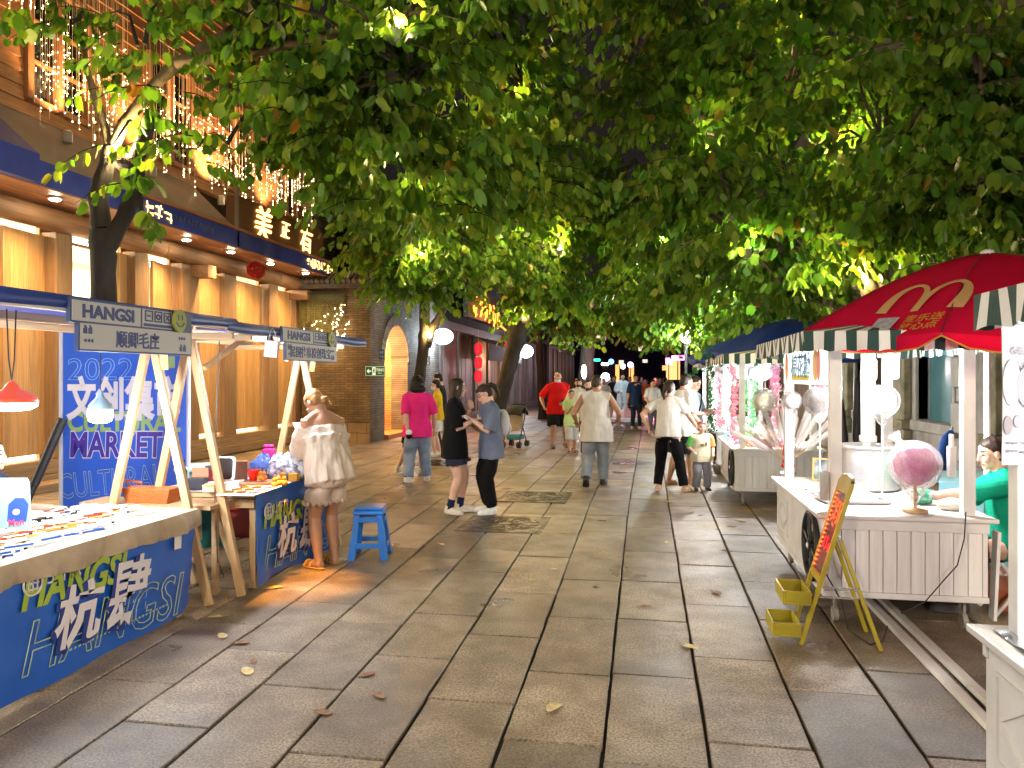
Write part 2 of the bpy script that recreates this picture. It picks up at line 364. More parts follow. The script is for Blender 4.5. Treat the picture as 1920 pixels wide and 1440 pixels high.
for a in ((466, 1264, 0, 'pale dry leaf alone on the dark slabs before the near blue banner table', .06), (418, 1196, 0, 'dry curled leaf close to the corner of the near blue banner table', .055),
          (446, 1207, 1, 'brown leaf beside a pale one near the corner of the blue banner table'), (475, 1243, 1, 'small red-brown leaf between the banner table corner and a pale leaf', .035),
          (612, 1340, 1, 'brown curled leaf at a slab joint low in the picture, left of centre'), (683, 1268, 1, 'dark brown leaf on the joint in the middle of the left slabs', .045),
          (707, 1303, 1, 'faint tan leaf flat on a slab below the middle of the street', .05), (1041, 1325, 0, 'cream leaf alone in the near middle of the street', .06),
          (1288, 1213, 0, 'cream leaf at the joint left of the yellow easel', .055), (505, 1104, 2, 'bright yellow leaf in the orange light beside the second banner table', .07),
          (411, 1157, 0, 'pale leaf on the orange lit slab by the table corner', .05), (826, 1021, 2, 'small yellow leaf on the joint right of the blue stool', .045),
          (798, 1022, 1, 'brown leaf right of the blue stool beside a yellow one', .045), (880, 1056, 1, 'brown leaf in a joint below the near manhole cover', .04),
          (1042, 1068, 0, 'thin pale leaf on the slab below the manhole covers', .035), (994, 1089, 0, 'tiny pale scrap of leaf below the manhole covers', .03),
          (1253, 942, 2, 'gold leaf just in front of the sandals of the woman in black trousers', .05), (1226, 965, 1, 'brown leaf in front of the pointing woman', .05),
          (1296, 961, 2, 'gold leaf in front of the toddler', .045), (1314, 967, 1, 'brown leaf in front of the toddler beside a gold one', .045),
          (1251, 1019, 0, 'cream leaf on a joint in the middle of the wet slabs', .05), (1341, 1111, 1, 'red-brown leaf on the shiny slab left of the cart wheel', .055),
          (1205, 1138, 1, 'small dark leaf in the middle of a plain slab left of the yellow easel', .04), (1387, 978, 2, 'gold leaf near the corner of the candy cart', .055),
          (1373, 988, 1, 'dark leaf on wet slabs left of the candy cart', .04), (1345, 994, 1, 'brown leaf below the toddler', .045), (1365, 1034, 1, 'brown leaf left of the candy cart wheel', .045), (1403, 958, 2, 'gold leaf closest to the far corner of the candy cart', .05)):
    fallen(*a)

def cable_cover(u, label):
    t = thing('cable_cover', label, 'cable cover', (u, 0, 0)); m = mat('white_pvc', (.62, .6, .57), (.42, .39, .34), rough=.35, scale=3, stretch=(1, .6, 1))
    for i, (a, b_) in enumerate(((1.6, 4.45), (4.455, 6.2), (6.205, 9.8))):
        b = MB(); b.add([(-.042, a, .004), (.042, a, .004), (.026, a, .021), (-.026, a, .021), (-.042, b_, .004), (.042, b_, .004), (.026, b_, .021), (-.026, b_, .021)], [(0, 1, 2, 3), (7, 6, 5, 4), (0, 4, 5, 1), (1, 5, 6, 2), (2, 6, 7, 3), (3, 7, 4, 0)])
        b.build('cover_strip', m, t, bev=.003)
cable_cover(1.58, 'white plastic cable cover running under the candy cart, the one nearer the street')
cable_cover(1.69, 'white plastic cable cover running under the candy cart, the one nearer the stone wall')

# ================================================================== the timber shop on the left
SW_ = wood('shop_siding', (.33, .16, .062), (.21, .09, .033), 'y', rough=.5)
SP = wood('shop_panel', (.52, .315, .13), (.36, .19, .07), 'z', rough=.45)
SPO = wood('shop_post', (.30, .185, .095), (.20, .115, .055), 'z', rough=.6)
SB = wood('shop_beam', (.33, .18, .085), (.2, .1, .045), 'y', rough=.6)
SOF = wood('shop_soffit', (.36, .16, .065), (.25, .10, .04), 'y', rough=.45)
BLUEC = mat('blue_canvas', (.012, .03, .22), (.018, .045, .30), rough=.55, scale=4, bump=.15, bscale=12)
GREYC = mat('grey_canopy', (.23, .20, .165), (.17, .145, .12), rough=.6, scale=1.2)
BLK_ = mat('black_iron', (.02, .018, .016), rough=.4)
GOLD = emat('warm_sign_light', (1, .52, .13), 2.6)
def shop():
    t = thing('timber_shop', 'two storey timber shop with a blue fascia, folding wooden doors and curtains of fairy lights', 'shop building', (-9, 12, 0))
    v0, v1 = 4.0, 20.2
    # upper wall of lapped boards with window openings
    wins = [(9.85, 11.05), (12.6, 13.9), (15.0, 16.2), (17.4, 18.5)]; wz0, wz1 = 5.75, 7.6
    b = MB(); z = 5.5; rd = random.Random(5)
    while z < 9.6:
        segs = [(v0, v1)]
        if wz0-.22 < z < wz1: 
            e = [v0]+[x for w in wins for x in (w[0]-.06, w[1]+.06)]+[v1]; segs = [(e[i], e[i+1]) for i in range(0, len(e), 2)]
        for a, c in segs:
            y = a
            while y < c-.01:
                y2 = min(c, y+rd.uniform(2.2, 4)); 
                b.add([(-9.2, y, z), (-8.985, y, z), (-9.012, y, z+.197), (-9.2, y, z+.197), (-9.2, y2-.004, z), (-8.985, y2-.004, z), (-9.012, y2-.004, z+.197), (-9.2, y2-.004, z+.197)], [(0, 1, 2, 3), (7, 6, 5, 4), (0, 4, 5, 1), (1, 5, 6, 2), (2, 6, 7, 3), (3, 7, 4, 0)]); y = y2
        z += .2
    b.build('upper_wall', SW_, t, world=True)
    b = MB(); b.bb(-13.5, -9.21, v0, v1, 4.55, 9.6); b.bb(-13.5, -9.3, v0, v0+.1, 0, 4.5); b.build('upper_storey', mat('dark_plaster', (.09, .07, .06), (.06, .05, .04), rough=.9, scale=2), t, world=True)
    b = MB(); b.add([(-8.3, v0-.3, 9.55), (-14, v0-.3, 11.4), (-14, v1+.3, 11.4), (-8.3, v1+.3, 9.55), (-8.3, v0-.3, 9.75), (-14, v0-.3, 11.6), (-14, v1+.3, 11.6), (-8.3, v1+.3, 9.75)], [(0, 1, 2, 3), (7, 6, 5, 4), (0, 3, 7, 4), (0, 4, 5, 1), (2, 6, 7, 3), (1, 5, 6, 2)])
    b.build('roof', mat('roof_tile', (.05, .05, .05), (.08, .075, .07), rough=.8, scale=9), t, world=True)
    fm = wood('window_frame', (.34, .15, .06), (.24, .1, .04), 'z'); gm = mat('dark_glass', (.012, .011, .01), rough=.08, spec=.7)
    for a, c in wins:
        b = MB(); mid = (a+c)/2
        for y in (a, mid, c): b.bb(-9.15, -8.93, y-.055, y+.055, wz0, wz1)
        for z in (wz0, wz1): b.bb(-9.15, -8.935, a+.055, mid-.055, z-.045, z+.045); b.bb(-9.15, -8.935, mid+.055, c-.055, z-.045, z+.045)
        for z in (6.35, 6.95): b.bb(-9.1, -8.96, a+.055, mid-.055, z-.02, z+.02); b.bb(-9.1, -8.96, mid+.055, c-.055, z-.02, z+.02)
        w = b.build('window', fm, t, world=True, bev=.006)
        b = MB(); b.bb(-9.06, -9.04, a+.02, c-.02, wz0+.02, wz1-.02); b.build('pane', gm, w, world=True)
    # canopy, valances, soffit
    b = MB(); e = vU(445, -8)
    b.add([(-9, v0, 5.5), (-8.02, v0, 4.56), (-8.02, e, 4.56), (-9, e, 5.5), (-9, v0, 5.44), (-8.02, v0, 4.5), (-8.02, e, 4.5), (-9, e, 5.44)], [(0, 1, 2, 3), (7, 6, 5, 4), (0, 4, 5, 1), (3, 2, 6, 7), (1, 5, 6, 2), (0, 3, 7, 4)])
    b.bb(-8.06, -8.0, e, e+.07, 4.2, 5.55)
    b.build('canopy', GREYC, t, world=True)
    fas = MB(); fas.bb(-8.05, -8, 8.8, 18.9, 4.22, 4.55); fas.build('fascia', BLUEC, t, world=True, bev=.006)
    b = MB(); y0, y1 = v0, 8.8
    b.add([(-9, y0, 5.56), (-7.85, y0, 4.57), (-7.85, y1, 4.57), (-9, y1, 5.56), (-7.85, y0, 4.2), (-7.85, y1, 4.2), (-9, y0, 4.3), (-9, y1, 4.3)], [(0, 1, 2, 3), (1, 4, 5, 2), (3, 2, 5, 7), (0, 6, 4, 1), (7, 5, 4, 6)])
    b.build('awning', BLUEC, t, world=True)
    b = MB()
    for k in range(6): b.bb(-9.1+.18*k+.004, -9.1+.18*(k+1)-.004, v0, 18.9, 4.205-.002*(k % 2), 4.245)
    b.bb(-8.06, -7.96, 10.8, 18.9, 4.555, 4.60)
    b.build('soffit', SOF, t, world=True)
    bm = MB(); y = v0
    while y < 18.7:
        y2 = min(18.7, y+4.4); bm.tube([(-8.86, y, 4.03), (-8.86, (y+y2)/2, 4.03), (-8.86, y2-.02, 4.03)], [.165, .175, .165], 14); y = y2
    for y in (vU(372, -8.8), vU(560, -8.8)): bm.bb(-9.0, -8.5, y-.14, y+.14, 3.62, 3.86)
    bm.build('beam', SB, t, world=True, smooth=True)
    # posts and folding panels
    for a, c in ((-140, -95), (90, 122), (240, 265), (330, 362), (410, 433), (495, 512), (545, 568)):
        y0, y1 = vU(a, -9), vU(c, -9); b = MB(); b.bb(-9.12, -8.86, y0, y1, .42, 3.86); b.bb(-9.2, -9.125, y0-.02, y1+.02, .42, 4.2)
        b.build('post', SPO, t, world=True, bev=.012)
    rdp = random.Random(2)
    for a, c in ((-95, 0), (2, 90), (208, 239), (285, 329), (365, 409), (440, 494), (514, 544)):
        y0, y1 = vU(a, -9), vU(c, -9); w = y1-y0; b = MB(); n = max(2, round(w/.17)); an = rdp.uniform(-.05, .12)
        M = Matrix.Translation((-9.02, y0, 0)) @ Matrix.Rotation(an, 4, 'Z')
        for k in range(n): b.bb(-.022, .022+rdp.uniform(-.001, .001), w*k/n+.0015, w*(k+1)/n-.0015, .5, 3.80, M)
        b.bb(.025, .045, .0, .09, .5, 3.80, M)
        pnl = b.build('door_panel', SP, t, world=True, bev=.002)
    b = MB()
    for a, c in ((122, 208), (265, 285), (433, 441)):
        y0, y1 = vU(a, -9), vU(c, -9)
        for z in (.52, 1.35, 2.9, 3.78): b.bb(-9.10, -9.06, y0, y1, z-.025, z+.025)
        b.bb(-9.1, -9.05, y0, y0+.05, .55, 3.75); b.bb(-9.1, -9.05, y1-.05, y1, .55, 3.75)
    b.build('door_frame', SPO, t, world=True)
    b = MB(); b.bb(-9.25, -8.82, v0, v1-.9, .02, .2); b.bb(-9.22, -8.86, v0, v1-.9, .204, .42); b.bb(-8.9, -8.5, 7, 13, .0, .12)
    b.build('sill', wood('sill_wood', (.3, .2, .11), (.18, .115, .06), 'y'), t, world=True, bev=.01)
    im = mat('shop_interior', (.85, .80, .70), (.8, .74, .63), rough=.7, scale=2)
    b = MB(); b.bb(-13.2, -13.1, v0, 19, .3, 4.4); b.bb(-13.1, -9.3, v0+.12, 19, 4.3, 4.36); b.bb(-13.1, -9.3, v0+.12, 19, .2, .35); b.bb(-13.1, -9.2, 19, 19.1, .3, 4.3)
    for k in range(5): b.bb(-12.95, -12.6, 6+k*2.6, 8+k*2.6, .35, 2.2)
    b.build('interior', im, t, world=True)
    for y in (6, 9.5, 13, 16.5):
        b = MB(); b.bb(-11.6, -10.6, y-.6, y+.6, 4.25, 4.29); b.build('ceiling_light', emat('interior_panel', (1, .88, .68), 7), t, world=True)
        lamp('AREA', (-11.1, y, 4.2), 330, (1, .84, .6), (1, 1.2), t, aim=(-11.1, y, 0))
    for px, py in ((103, 370), (350, 447), (433, 470), (507, 492), (573, 510), (-60, 322)):
        c = W(px, py, (4.2-CH)*FPX/(HY-py)); b = MB(); b.lathe([(.10, 0), (.10, -.02), (.075, -.03)], (c.x, c.y, 4.2), 14)
        d = b.build('downlight', mat('lamp_metal', (.5, .48, .45), rough=.3, metal=.7), t, world=True)
        b = MB(); b.lathe([(.073, -.031), (.06, -.045), (.02, -.05)], (c.x, c.y, 4.2), 12); b.build('bulb', emat('downlight_bulb', (1, .85, .6), 60), d, world=True)
        lamp('SPOT', (c.x, c.y, 4.13), 180, (1, .62, .27), .05, t, aim=(c.x-.22, c.y, 0), size=125, blend=.9)
    # sign board with glowing calligraphy
    e2 = vU(612, -7.98); b = MB(); b.bb(-8.3, -8.06, e+.1, e2, 4.62, 5.28); b.build('sign_board', wood('sign_board_wood', (.16, .075, .03), (.11, .05, .02), 'y'), t, world=True, bev=.01)
    for ch, px0, px1, z0, s in (('美', 478, 512, 4.52, .78), ('正', 530, 546, 4.72, .42), ('有', 565, 587, 4.5, .75)):
        y0, y1 = vU(px0, -8), vU(px1, -8)
        text('sign_character', ch, frameM((-8.05, y0, z0+.08), (0, 1, 0), (0, 0, 1)), s, GOLD, t, width=y1-y0, bold=-.002, ext=.02, shear=.15, brush=.05)
    b = MB(); y0 = vU(574, -8); glyphs(b, frameM((-7.99, y0, 4.27), (0, 1, 0), (0, 0, 1)), 9, .17, .24, .008, 4); b.build('lit_lettering', GOLD, t, world=True)
    b = MB(); glyphs(b, frameM((-7.99, vU(270, -8), 4.25), (0, 1, 0), (0, 0, 1)), 3, .22, .26, .008, 9); b.build('lit_lettering', GOLD, t, world=True)
    b = MB(); glyphs(b, frameM((-7.99, vU(325, -8), 4.32), (0, 1, 0), (0, 0, 1)), 10, .11, .13, .006, 6); b.build('dull_lettering', mat('dull_letter', (.12, .14, .2), rough=.4), t, world=True)
    # stone corner pillar
    b = MB(); yp = vU(572, -9); b.bb(-9.6, -8.8, yp, 20.6, 0, 8.6); b.build('stone_pillar', brick('pale_brick', (.36, .32, .25), (.26, .22, .17), (.1, .09, .07), 'yz', .4, .11, .01), t, world=True)
    # wall washers on the canopy
    for y, w in ((10.2, 170), (14.4, 420), (12.2, 300), (8.2, 90), (16.8, 200)):
        b = MB(); b.lathe([(.07, 0), (.07, .16), (.055, .18)], (-8.62, y, 5.18), 12); d = b.build('wall_washer', mat('lamp_metal', (.5, .48, .45)), t, world=True)
        lamp('SPOT', (-8.6, y, 5.5), w, (1, .58, .27), .05, t, aim=(-9.0, y+.1, 8.2), size=105, blend=.8)
    return t
shop()
def red_ball():
    c = atU(480, 507, -8.35); t = thing('straw_ball', 'red wicker ball hanging under the timber shop soffit', 'hanging ball', c)
    b = MB(); rd = random.Random(4); m = mat('red_wicker', (.5, .012, .01), (.3, .01, .01), rough=.4, scale=20)
    for k in range(46):
        ax = V((rd.gauss(0, 1), rd.gauss(0, 1), rd.gauss(0, 1))).normalized(); x = ax.orthogonal().normalized(); y = ax.cross(x); r = rd.uniform(.155, .19)
        a0 = rd.uniform(0, 6.3); b.tube([(x*math.cos(a0+q*.5)+y*math.sin(a0+q*.5))*r*(1+.04*math.sin(q*2)) for q in range(13)], .008, 4)
    b.build('wicker', m, t, smooth=True)
    b = MB(); b.tube([(0, 0, .18), (0, 0, 4.2-c.z)], .004, 5); b.build('cord', mat('black_cord', (.02, .02, .02)), t)
red_ball()
FBULB = emat('fairy_bulb', (1, .70, .34), 15); FWIRE = mat('fairy_wire', (.75, .62, .36), rough=.4)  # bright wire colour stands in for the bulbs' light on it
def fairy(label, v0, v1, n, u, ztop, zlow, dens, seed, swag=0):
    rd = random.Random(seed); t = thing('fairy_light_curtain', label, 'fairy lights', (u, (v0+v1)/2, ztop))
    b0 = MB(); b0.tube([(u, v0, ztop), (u, (v0+v1)/2, ztop-.02), (u, v1, ztop)], .006, 5); b0.build('header_wire', FWIRE, t, world=True)
    for k in range(n):
        y = v0+(v1-v0)*(k+.5)/n+rd.uniform(-.03, .03); uu = u+rd.uniform(-.05, .05)
        zl = zlow+rd.uniform(0, .55)*(ztop-zlow)*.6+(.25*abs(math.sin(k*.35)))
        b = MB(); b.tube([(uu, y, ztop), (uu+rd.uniform(-.01, .01), y, zl)], .0038, 4); b.cur = 1
        for q in range(dens):
            z = zl+(rd.random()**1.6)*(ztop-zl)*.6; b.ell((uu+.008, y+rd.uniform(-.01, .01), z), rd.uniform(.0045, .0078), n=6, k=4)
        b.build('light_string', [FWIRE, FBULB], t, world=True)
fairy('sparse curtain of fairy lights in front of the leftmost upper window', vU(15, -8.55), vU(62, -8.55), 7, -8.55, 7.6, 6.2, 5, 1)
fairy('curtain of fairy lights hanging behind the trunk of the forked tree', vU(66, -8.5), vU(238, -8.5), 46, -8.5, 7.9, 5.15, 8, 2)
fairy('dense curtain of fairy lights right of the forked tree', vU(268, -8.5), vU(455, -8.5), 56, -8.5, 7.6, 5.1, 9, 3)
fairy('curtain of fairy lights above the glowing characters', vU(462, -8.5), vU(590, -8.5), 40, -8.5, 7.4, 5.2, 12, 4)

# ================================================================== brick lane wall and arched wall
BRK = brick('warm_brick', (.25, .17, .085), (.17, .115, .055), (.09, .07, .045), 'xz', .26, .062, .009)
BRY = brick('grey_brick', (.2, .19, .175), (.13, .125, .12), (.07, .068, .065), 'yz', .26, .062, .009)
def lane_wall():
    t = thing('brick_wall', 'tall brown brick wall with a tiled coping beside the timber shop', 'brick wall', (-8, 18.7, 0))
    b = MB(); b.bb(-8.8, -7.0, 18.45, 18.75, 0, 3.9); b.build('wall', BRK, t, world=True)
    b = MB(); b.bb(-8.2, -6.94, 18.38, 18.44, 0, .55); b.build('plinth', brick('plinth_brick', (.28, .19, .1), (.22, .15, .08), (.1, .08, .05), 'xz', .5, .27, .012), t, world=True)
    b = MB(); b.bb(-7.52, -6.93, 18.36, 18.449, .56, 3.9); b.build('pier', BRK, t, world=True)
    b = MB(); b.bb(-9.0, -6.9, 18.25, 18.95, 3.9, 4.02)
    k = 0
    while -9+.14*k < -6.9:
        x = -8.95+.14*k; b.tube([(x, 18.15, 4.06), (x, 18.55, 4.3)], .06, 8); k += 1
    b.build('tile_coping', mat('old_tile', (.10, .09, .075), (.17, .15, .12), rough=.85, scale=7, bump=.4), t, world=True)
lane_wall()
def vine_curtain():
    t = thing('string_curtain', 'olive string curtain with tiny lights hanging on the brown brick wall', 'string curtain', (-8.3, 18.3, 3.8)); rd = random.Random(8)
    b = MB(); b.bb(-8.8, -7.55, 18.27, 18.31, 3.76, 3.8); b.build('rail', mat('black_cord', (.02, .02, .02)), t, world=True)
    b = MB()
    for k in range(70):
        x = -8.78+1.22*k/70; zl = 2.6+.35*math.sin(k*.13)+rd.uniform(0, .25); b.tube([(x, 18.30, 3.78), (x+rd.uniform(-.015, .015), 18.28, 3.2), (x, 18.3, zl)], .007, 5)
    b.build('strings', mat('olive_string', (.16, .14, .04), (.1, .1, .03), rough=.7, scale=20), t, world=True)
    b = MB()
    for k in range(70):
        a = rd.random(); x = -8.75+1.2*a; b.ell((x, 18.26, 2.45+rd.random()*1.1*(.35+.65*a)+.5*(1-a)*0), .011, n=6, k=4)
    for k in range(26): b.ell((-8.0+.55*k/25+.02*rd.random(), 18.25, 2.1+1.0*(k/25)**1.6+rd.uniform(-.06, .06)), .013, n=6, k=4)
    b.build('bulbs', FBULB, t, world=True)
vine_curtain()
def arch_wall():
    t = thing('arched_wall', 'grey brick wall with an arched doorway glowing orange inside', 'brick wall', (-7, 21.5, 0))
    y0, y1 = vU(720, -7), vU(764, -7); ym, r = (y0+y1)/2, (y1-y0)/2; zs = 3.1-r; x0, x1 = -7.5, -6.995
    b = MB(); b.bb(x0, x1, 18.46, y0, 0, 6.6); b.bb(x0, x1, y1, 25.0, 0, 6.6); n = 20
    for k in range(n):
        a0, a1 = PI-PI*k/n, PI-PI*(k+1)/n; p, q = (ym+r*math.cos(a0), zs+r*math.sin(a0)), (ym+r*math.cos(a1), zs+r*math.sin(a1))
        b.add([(x1, p[0], p[1]), (x1, q[0], q[1]), (x1, q[0], 6.6), (x1, p[0], 6.6), (x0, p[0], p[1]), (x0, q[0], q[1]), (x0, q[0], 6.6), (x0, p[0], 6.6)], [(0, 1, 2, 3), (7, 6, 5, 4), (0, 4, 5, 1), (3, 2, 6, 7)])
    b.build('wall', BRY, t, world=True)
    b = MB()
    for k in range(26):
        a0, a1 = PI-PI*k/26-.006, PI-PI*(k+1)/26+.006; R2 = r+.3
        P = [(ym+q*math.cos(a), zs+q*math.sin(a)) for a, q in ((a0, r+.002), (a1, r+.002), (a1, R2), (a0, R2))]
        b.add([(x1+.03, y, z) for y, z in P]+[(x1-.1, y, z) for y, z in P], [(3, 2, 1, 0), (0, 1, 5, 4), (1, 2, 6, 5), (2, 3, 7, 6), (3, 0, 4, 7)])
    b.build('arch_bricks', mat('arch_brick', (.22, .2, .18), (.13, .12, .11), rough=.8, scale=6, island=.25), t, world=True)
    b = MB(); b.bb(-10.5, x0-.003, y1+.02, y1+.25, 0, 3.4); b.bb(-10.5, x0-.003, y0-.25, y0-.02, 0, 3.4); b.bb(-10.6, -10.5, y0-.3, y1+.3, 0, 3.4); b.bb(-10.5, x0-.003, y0-.3, y1+.3, 3.4, 3.5)
    b.build('passage', brick('passage_brick', (.55, .36, .17), (.45, .28, .12), (.25, .16, .08), 'xz', .28, .07, .01), t, world=True)
    b = MB(); b.bb(x1-.35, x1-.02, y0+.03, y0+.1, .12, zs+.6); b.bb(x1-.5, x1+.12, y0, y1, 0, .12); b.build('door_leaf', wood('arch_door', (.5, .2, .06), (.4, .15, .04), 'z'), t, world=True)
    lamp('POINT', (-8.6, ym, 2.9), 600, (1, .55, .2), .12, t); lamp('POINT', (-7.2, ym-.3, 2.2), 60, (1, .5, .18), .12, t)
arch_wall()
def wall_plate(px0, py0, px1, py1, d, col, label, name='wall_sign', words=None, seed=1, axis='v'):
    a, c = W(px0, py0, d), W(px1, py1, d); w = (px1-px0)*d/FPX; h = (py1-py0)*d/FPX
    t = thing(name, label, 'sign', a); b = MB(); M = frameM((a.x, a.y, c.z), (CT, ST, 0) if axis == 'v' else (0, 1, 0), (0, 0, 1))
    b.prism([(0, 0), (w, 0), (w, h), (0, h)], .02, M); b.build('plate', mat('plate_%s' % label[:6], col, rough=.4), t, world=True, bev=.004)
    b = MB(); glyphs(b, M @ Matrix.Translation((w*.15, h*.55, .02)), 2, w*.3, h*.3, .003, seed); glyphs(b, M @ Matrix.Translation((w*.15, h*.15, .02)), 2, w*.3, h*.25, .003, seed+1); b.build('lettering', mat('sign_white', (.8, .8, .8), rough=.4), t, world=True)
wall_plate(711, 655, 721, 674, 19.9, (.08, .16, .4), 'small blue plate on the grey brick left of the arch', seed=3)
wall_plate(797, 668, 806, 686, 22.0, (.12, .2, .6), 'small blue plate on the lit brick left of the oval sign', seed=5)
wall_plate(575, 676, 592, 682, 18.6, (.03, .06, .4), 'narrow dark blue plate on the pale stone pillar', seed=7)
def exit_sign():
    d = 18.0; a = W(646, 706, d); w = 43*d/FPX; h = 22*d/FPX; t = thing('exit_sign', 'green emergency exit sign with a running figure on the brown brick wall', 'exit sign', a)
    M = frameM((-7.55, 18.34, a.z), (1, 0, 0), (0, 0, 1)); x = (a.x+7.55); M = Matrix.Translation((x, 0, 0)) @ M
    b = MB(); b.prism([(0, 0), (w, 0), (w, h), (0, h)], .02, M); b.build('panel', mat('exit_green', (.01, .11, .035), rough=.35), t, world=True, bev=.004)
    wm_ = mat('exit_white', (.75, .85, .75), rough=.4, emit=(.7, .9, .7), es=.25); T = M @ Matrix.Translation((0, 0, .021)); b = MB()
    for (x0, y0, x1, y1) in ((.02, .02, w-.02, .027), (.02, h-.027, w-.02, h-.02), (.02, .027, .027, h-.027), (w-.027, .027, w-.02, h-.027)): b.prism([(x0, y0), (x1, y0), (x1, y1), (x0, y1)], .002, T)
    b.prism([(.05, h*.5), (.11, h*.72), (.11, h*.56), (.17, h*.56), (.17, h*.44), (.11, h*.44), (.11, h*.28)], .002, T)
    b.prism([(.195, h*.14), (.285, h*.14), (.285, h*.86), (.195, h*.86)], .002, T); b.build('pictogram', wm_, t, world=True)
    b = MB(); T2 = T @ Matrix.Translation((.24, h*.5, .004))
    for p in ([(-.01, .045), (.015, .045), (.015, .07), (-.01, .07)], [(-.015, -.01), (.01, -.015), (.02, .038), (-.012, .04)], [(.0, -.012), (.03, -.05), (.04, -.045), (.012, -.008)], [(-.015, -.01), (-.035, -.055), (-.024, -.06), (-.002, -.014)], [(-.012, .035), (-.035, .01), (-.03, .005), (-.008, .025)], [(.015, .035), (.035, .02), (.035, .012), (.014, .025)]): b.prism(p, .002, T2)
    b.build('runner', mat('exit_green', 'ffffff'), t, world=True)
    text('lettering', '紧急出口', T @ Matrix.Translation((.30, h*.5, 0)), .085, wm_, t, width=.2, bold=.001)
    b = MB(); glyphs(b, T @ Matrix.Translation((.35, h*.25, 0)), 5, .018, .03, .002, 3); b.build('small_lettering', wm_, t, world=True)
exit_sign()

# ================================================================== the farther wooden shops on the left
DW = wood('dark_timber', (.13, .115, .105), (.075, .065, .06), 'z', rough=.5, island=.3); DW2 = wood('brown_timber', (.24, .14, .07), (.15, .085, .045), 'z', rough=.5, island=.3)
GW = wood('grey_timber', (.22, .2, .175), (.14, .125, .11), 'z', rough=.6, island=.3)
BLK = mat('black_cloth', (.012, .012, .013), (.02, .02, .02), rough=.8, scale=8, bump=.3); DARKW = mat('dark_wall', (.03, .026, .024), (.05, .042, .038), rough=.9, scale=2)
def plank_shop(label, v0, v1, u, h, m, m2, seed, step=.34, mir=False):
    t = thing('wooden_shop', label, 'shop building', (u, (v0+v1)/2, 0)); rd = random.Random(seed)
    b = MB(); b.bb(u-6, u-.12, v0, v1, 0, 7.6); b.build('back_wall', DARKW, t, world=True)
    y = v0; bA, bB = MB(), MB()
    while y < v1:
        w = rd.uniform(.22, .42)*step/.34; (bA if rd.random() < .6 else bB).bb(u-.1, u-.04+rd.uniform(-.02, .02), y+.006, min(v1, y+w)-.006, .3, h-rd.uniform(0, .02)); y += w
    bA.build('boards', m, t, world=True); bB.build('door_boards', m2, t, world=True)
    b = MB(); k = v0
    while k <= v1+.01: b.bb(u-.09, u+.06, k, k+.16, 0, h); k += 2.6
    b.bb(u-.1, u+.07, v0, v1, h, h+.28); b.bb(u-.1, u+.05, v0, v1, 0, .29); b.build('frame', m, t, world=True, bev=.01)
    b = MB(); b.add([(u-.1, v0, h+.9), (u+.75, v0, h+.35), (u+.75, v1, h+.35), (u-.1, v1, h+.9), (u-.1, v0, h+.82), (u+.75, v0, h+.29), (u+.75, v1, h+.29), (u-.1, v1, h+.82)], [(0, 1, 2, 3), (7, 6, 5, 4), (0, 4, 5, 1), (2, 6, 7, 3), (1, 5, 6, 2)]); b.build('eave', mat('roof_tile', (.05, .05, .05)), t, world=True)
    return t
s3 = plank_shop('dark wooden shop with a neon sign and red lanterns beyond the arched wall', 25.0, 38.5, -7.0, 3.35, DW, DW2, 3)
s4 = plank_shop('grey wooden shop front behind the leaning tree', 38.6, 50, -7.0, 3.4, GW, DW, 4)
s5 = plank_shop('brown wooden shop farthest along on the left', 50.1, 68, -6.6, 3.6, DW2, GW, 5)
b = MB(); b.add([(-6.9, 28.5, 3.3), (-6.0, 28.5, 2.95), (-6.0, 36, 2.95), (-6.9, 36, 3.3), (-6.02, 28.5, 2.3), (-6.02, 36, 2.3)], [(0, 1, 2, 3), (1, 4, 5, 2)]); aw = b.build('awning', BLK, s3, world=True); aw.modifiers.new('t', 'SOLIDIFY').thickness = .02
b = MB(); b.bb(-6.2, -6.05, 25.2, 32.2, 3.72, 4.75); b.build('sign_board', BLK, s3, world=True)
NEON = emat('orange_neon', (1, .17, .015), 4.5); b = MB()
M = frameM((-6.03, 25.7, 4.3), (0, 1, 0), (0, 0, 1)); glyphs(b, M, 1, .8, .55, .02, 21, tube=.022); glyphs(b, frameM((-6.03, 25.8, 3.76), (0, 1, 0), (0, 0, 1)), 1, .7, .5, .02, 22, tube=.022)
rd = random.Random(6)
for k in range(5):
    y = 27.0+k*.78; b.tube([(-6.01, y+rd.uniform(-.1, .3)*(q % 2), 4.62-q*.13-.06*k) for q in range(7)], .024, 5); b.tube([(-6.01, y+.25, 4.5-.06*k), (-6.01, y+.4, 4.2-.06*k), (-6.01, y+.3, 3.95-.06*k)], .022, 5)
for k in range(4): b.ell((-6.01, 30.9+k*.3, 3.75-.03*k), .035, n=6, k=4)
b.build('neon_lettering', NEON, s3, world=True)
lamp('POINT', (-5.6, 28, 4.2), 90, (1, .3, .06), .3, s3); lamp('POINT', (-6.2, 33, 2.4), 90, (1, .55, .25), .1, s3)
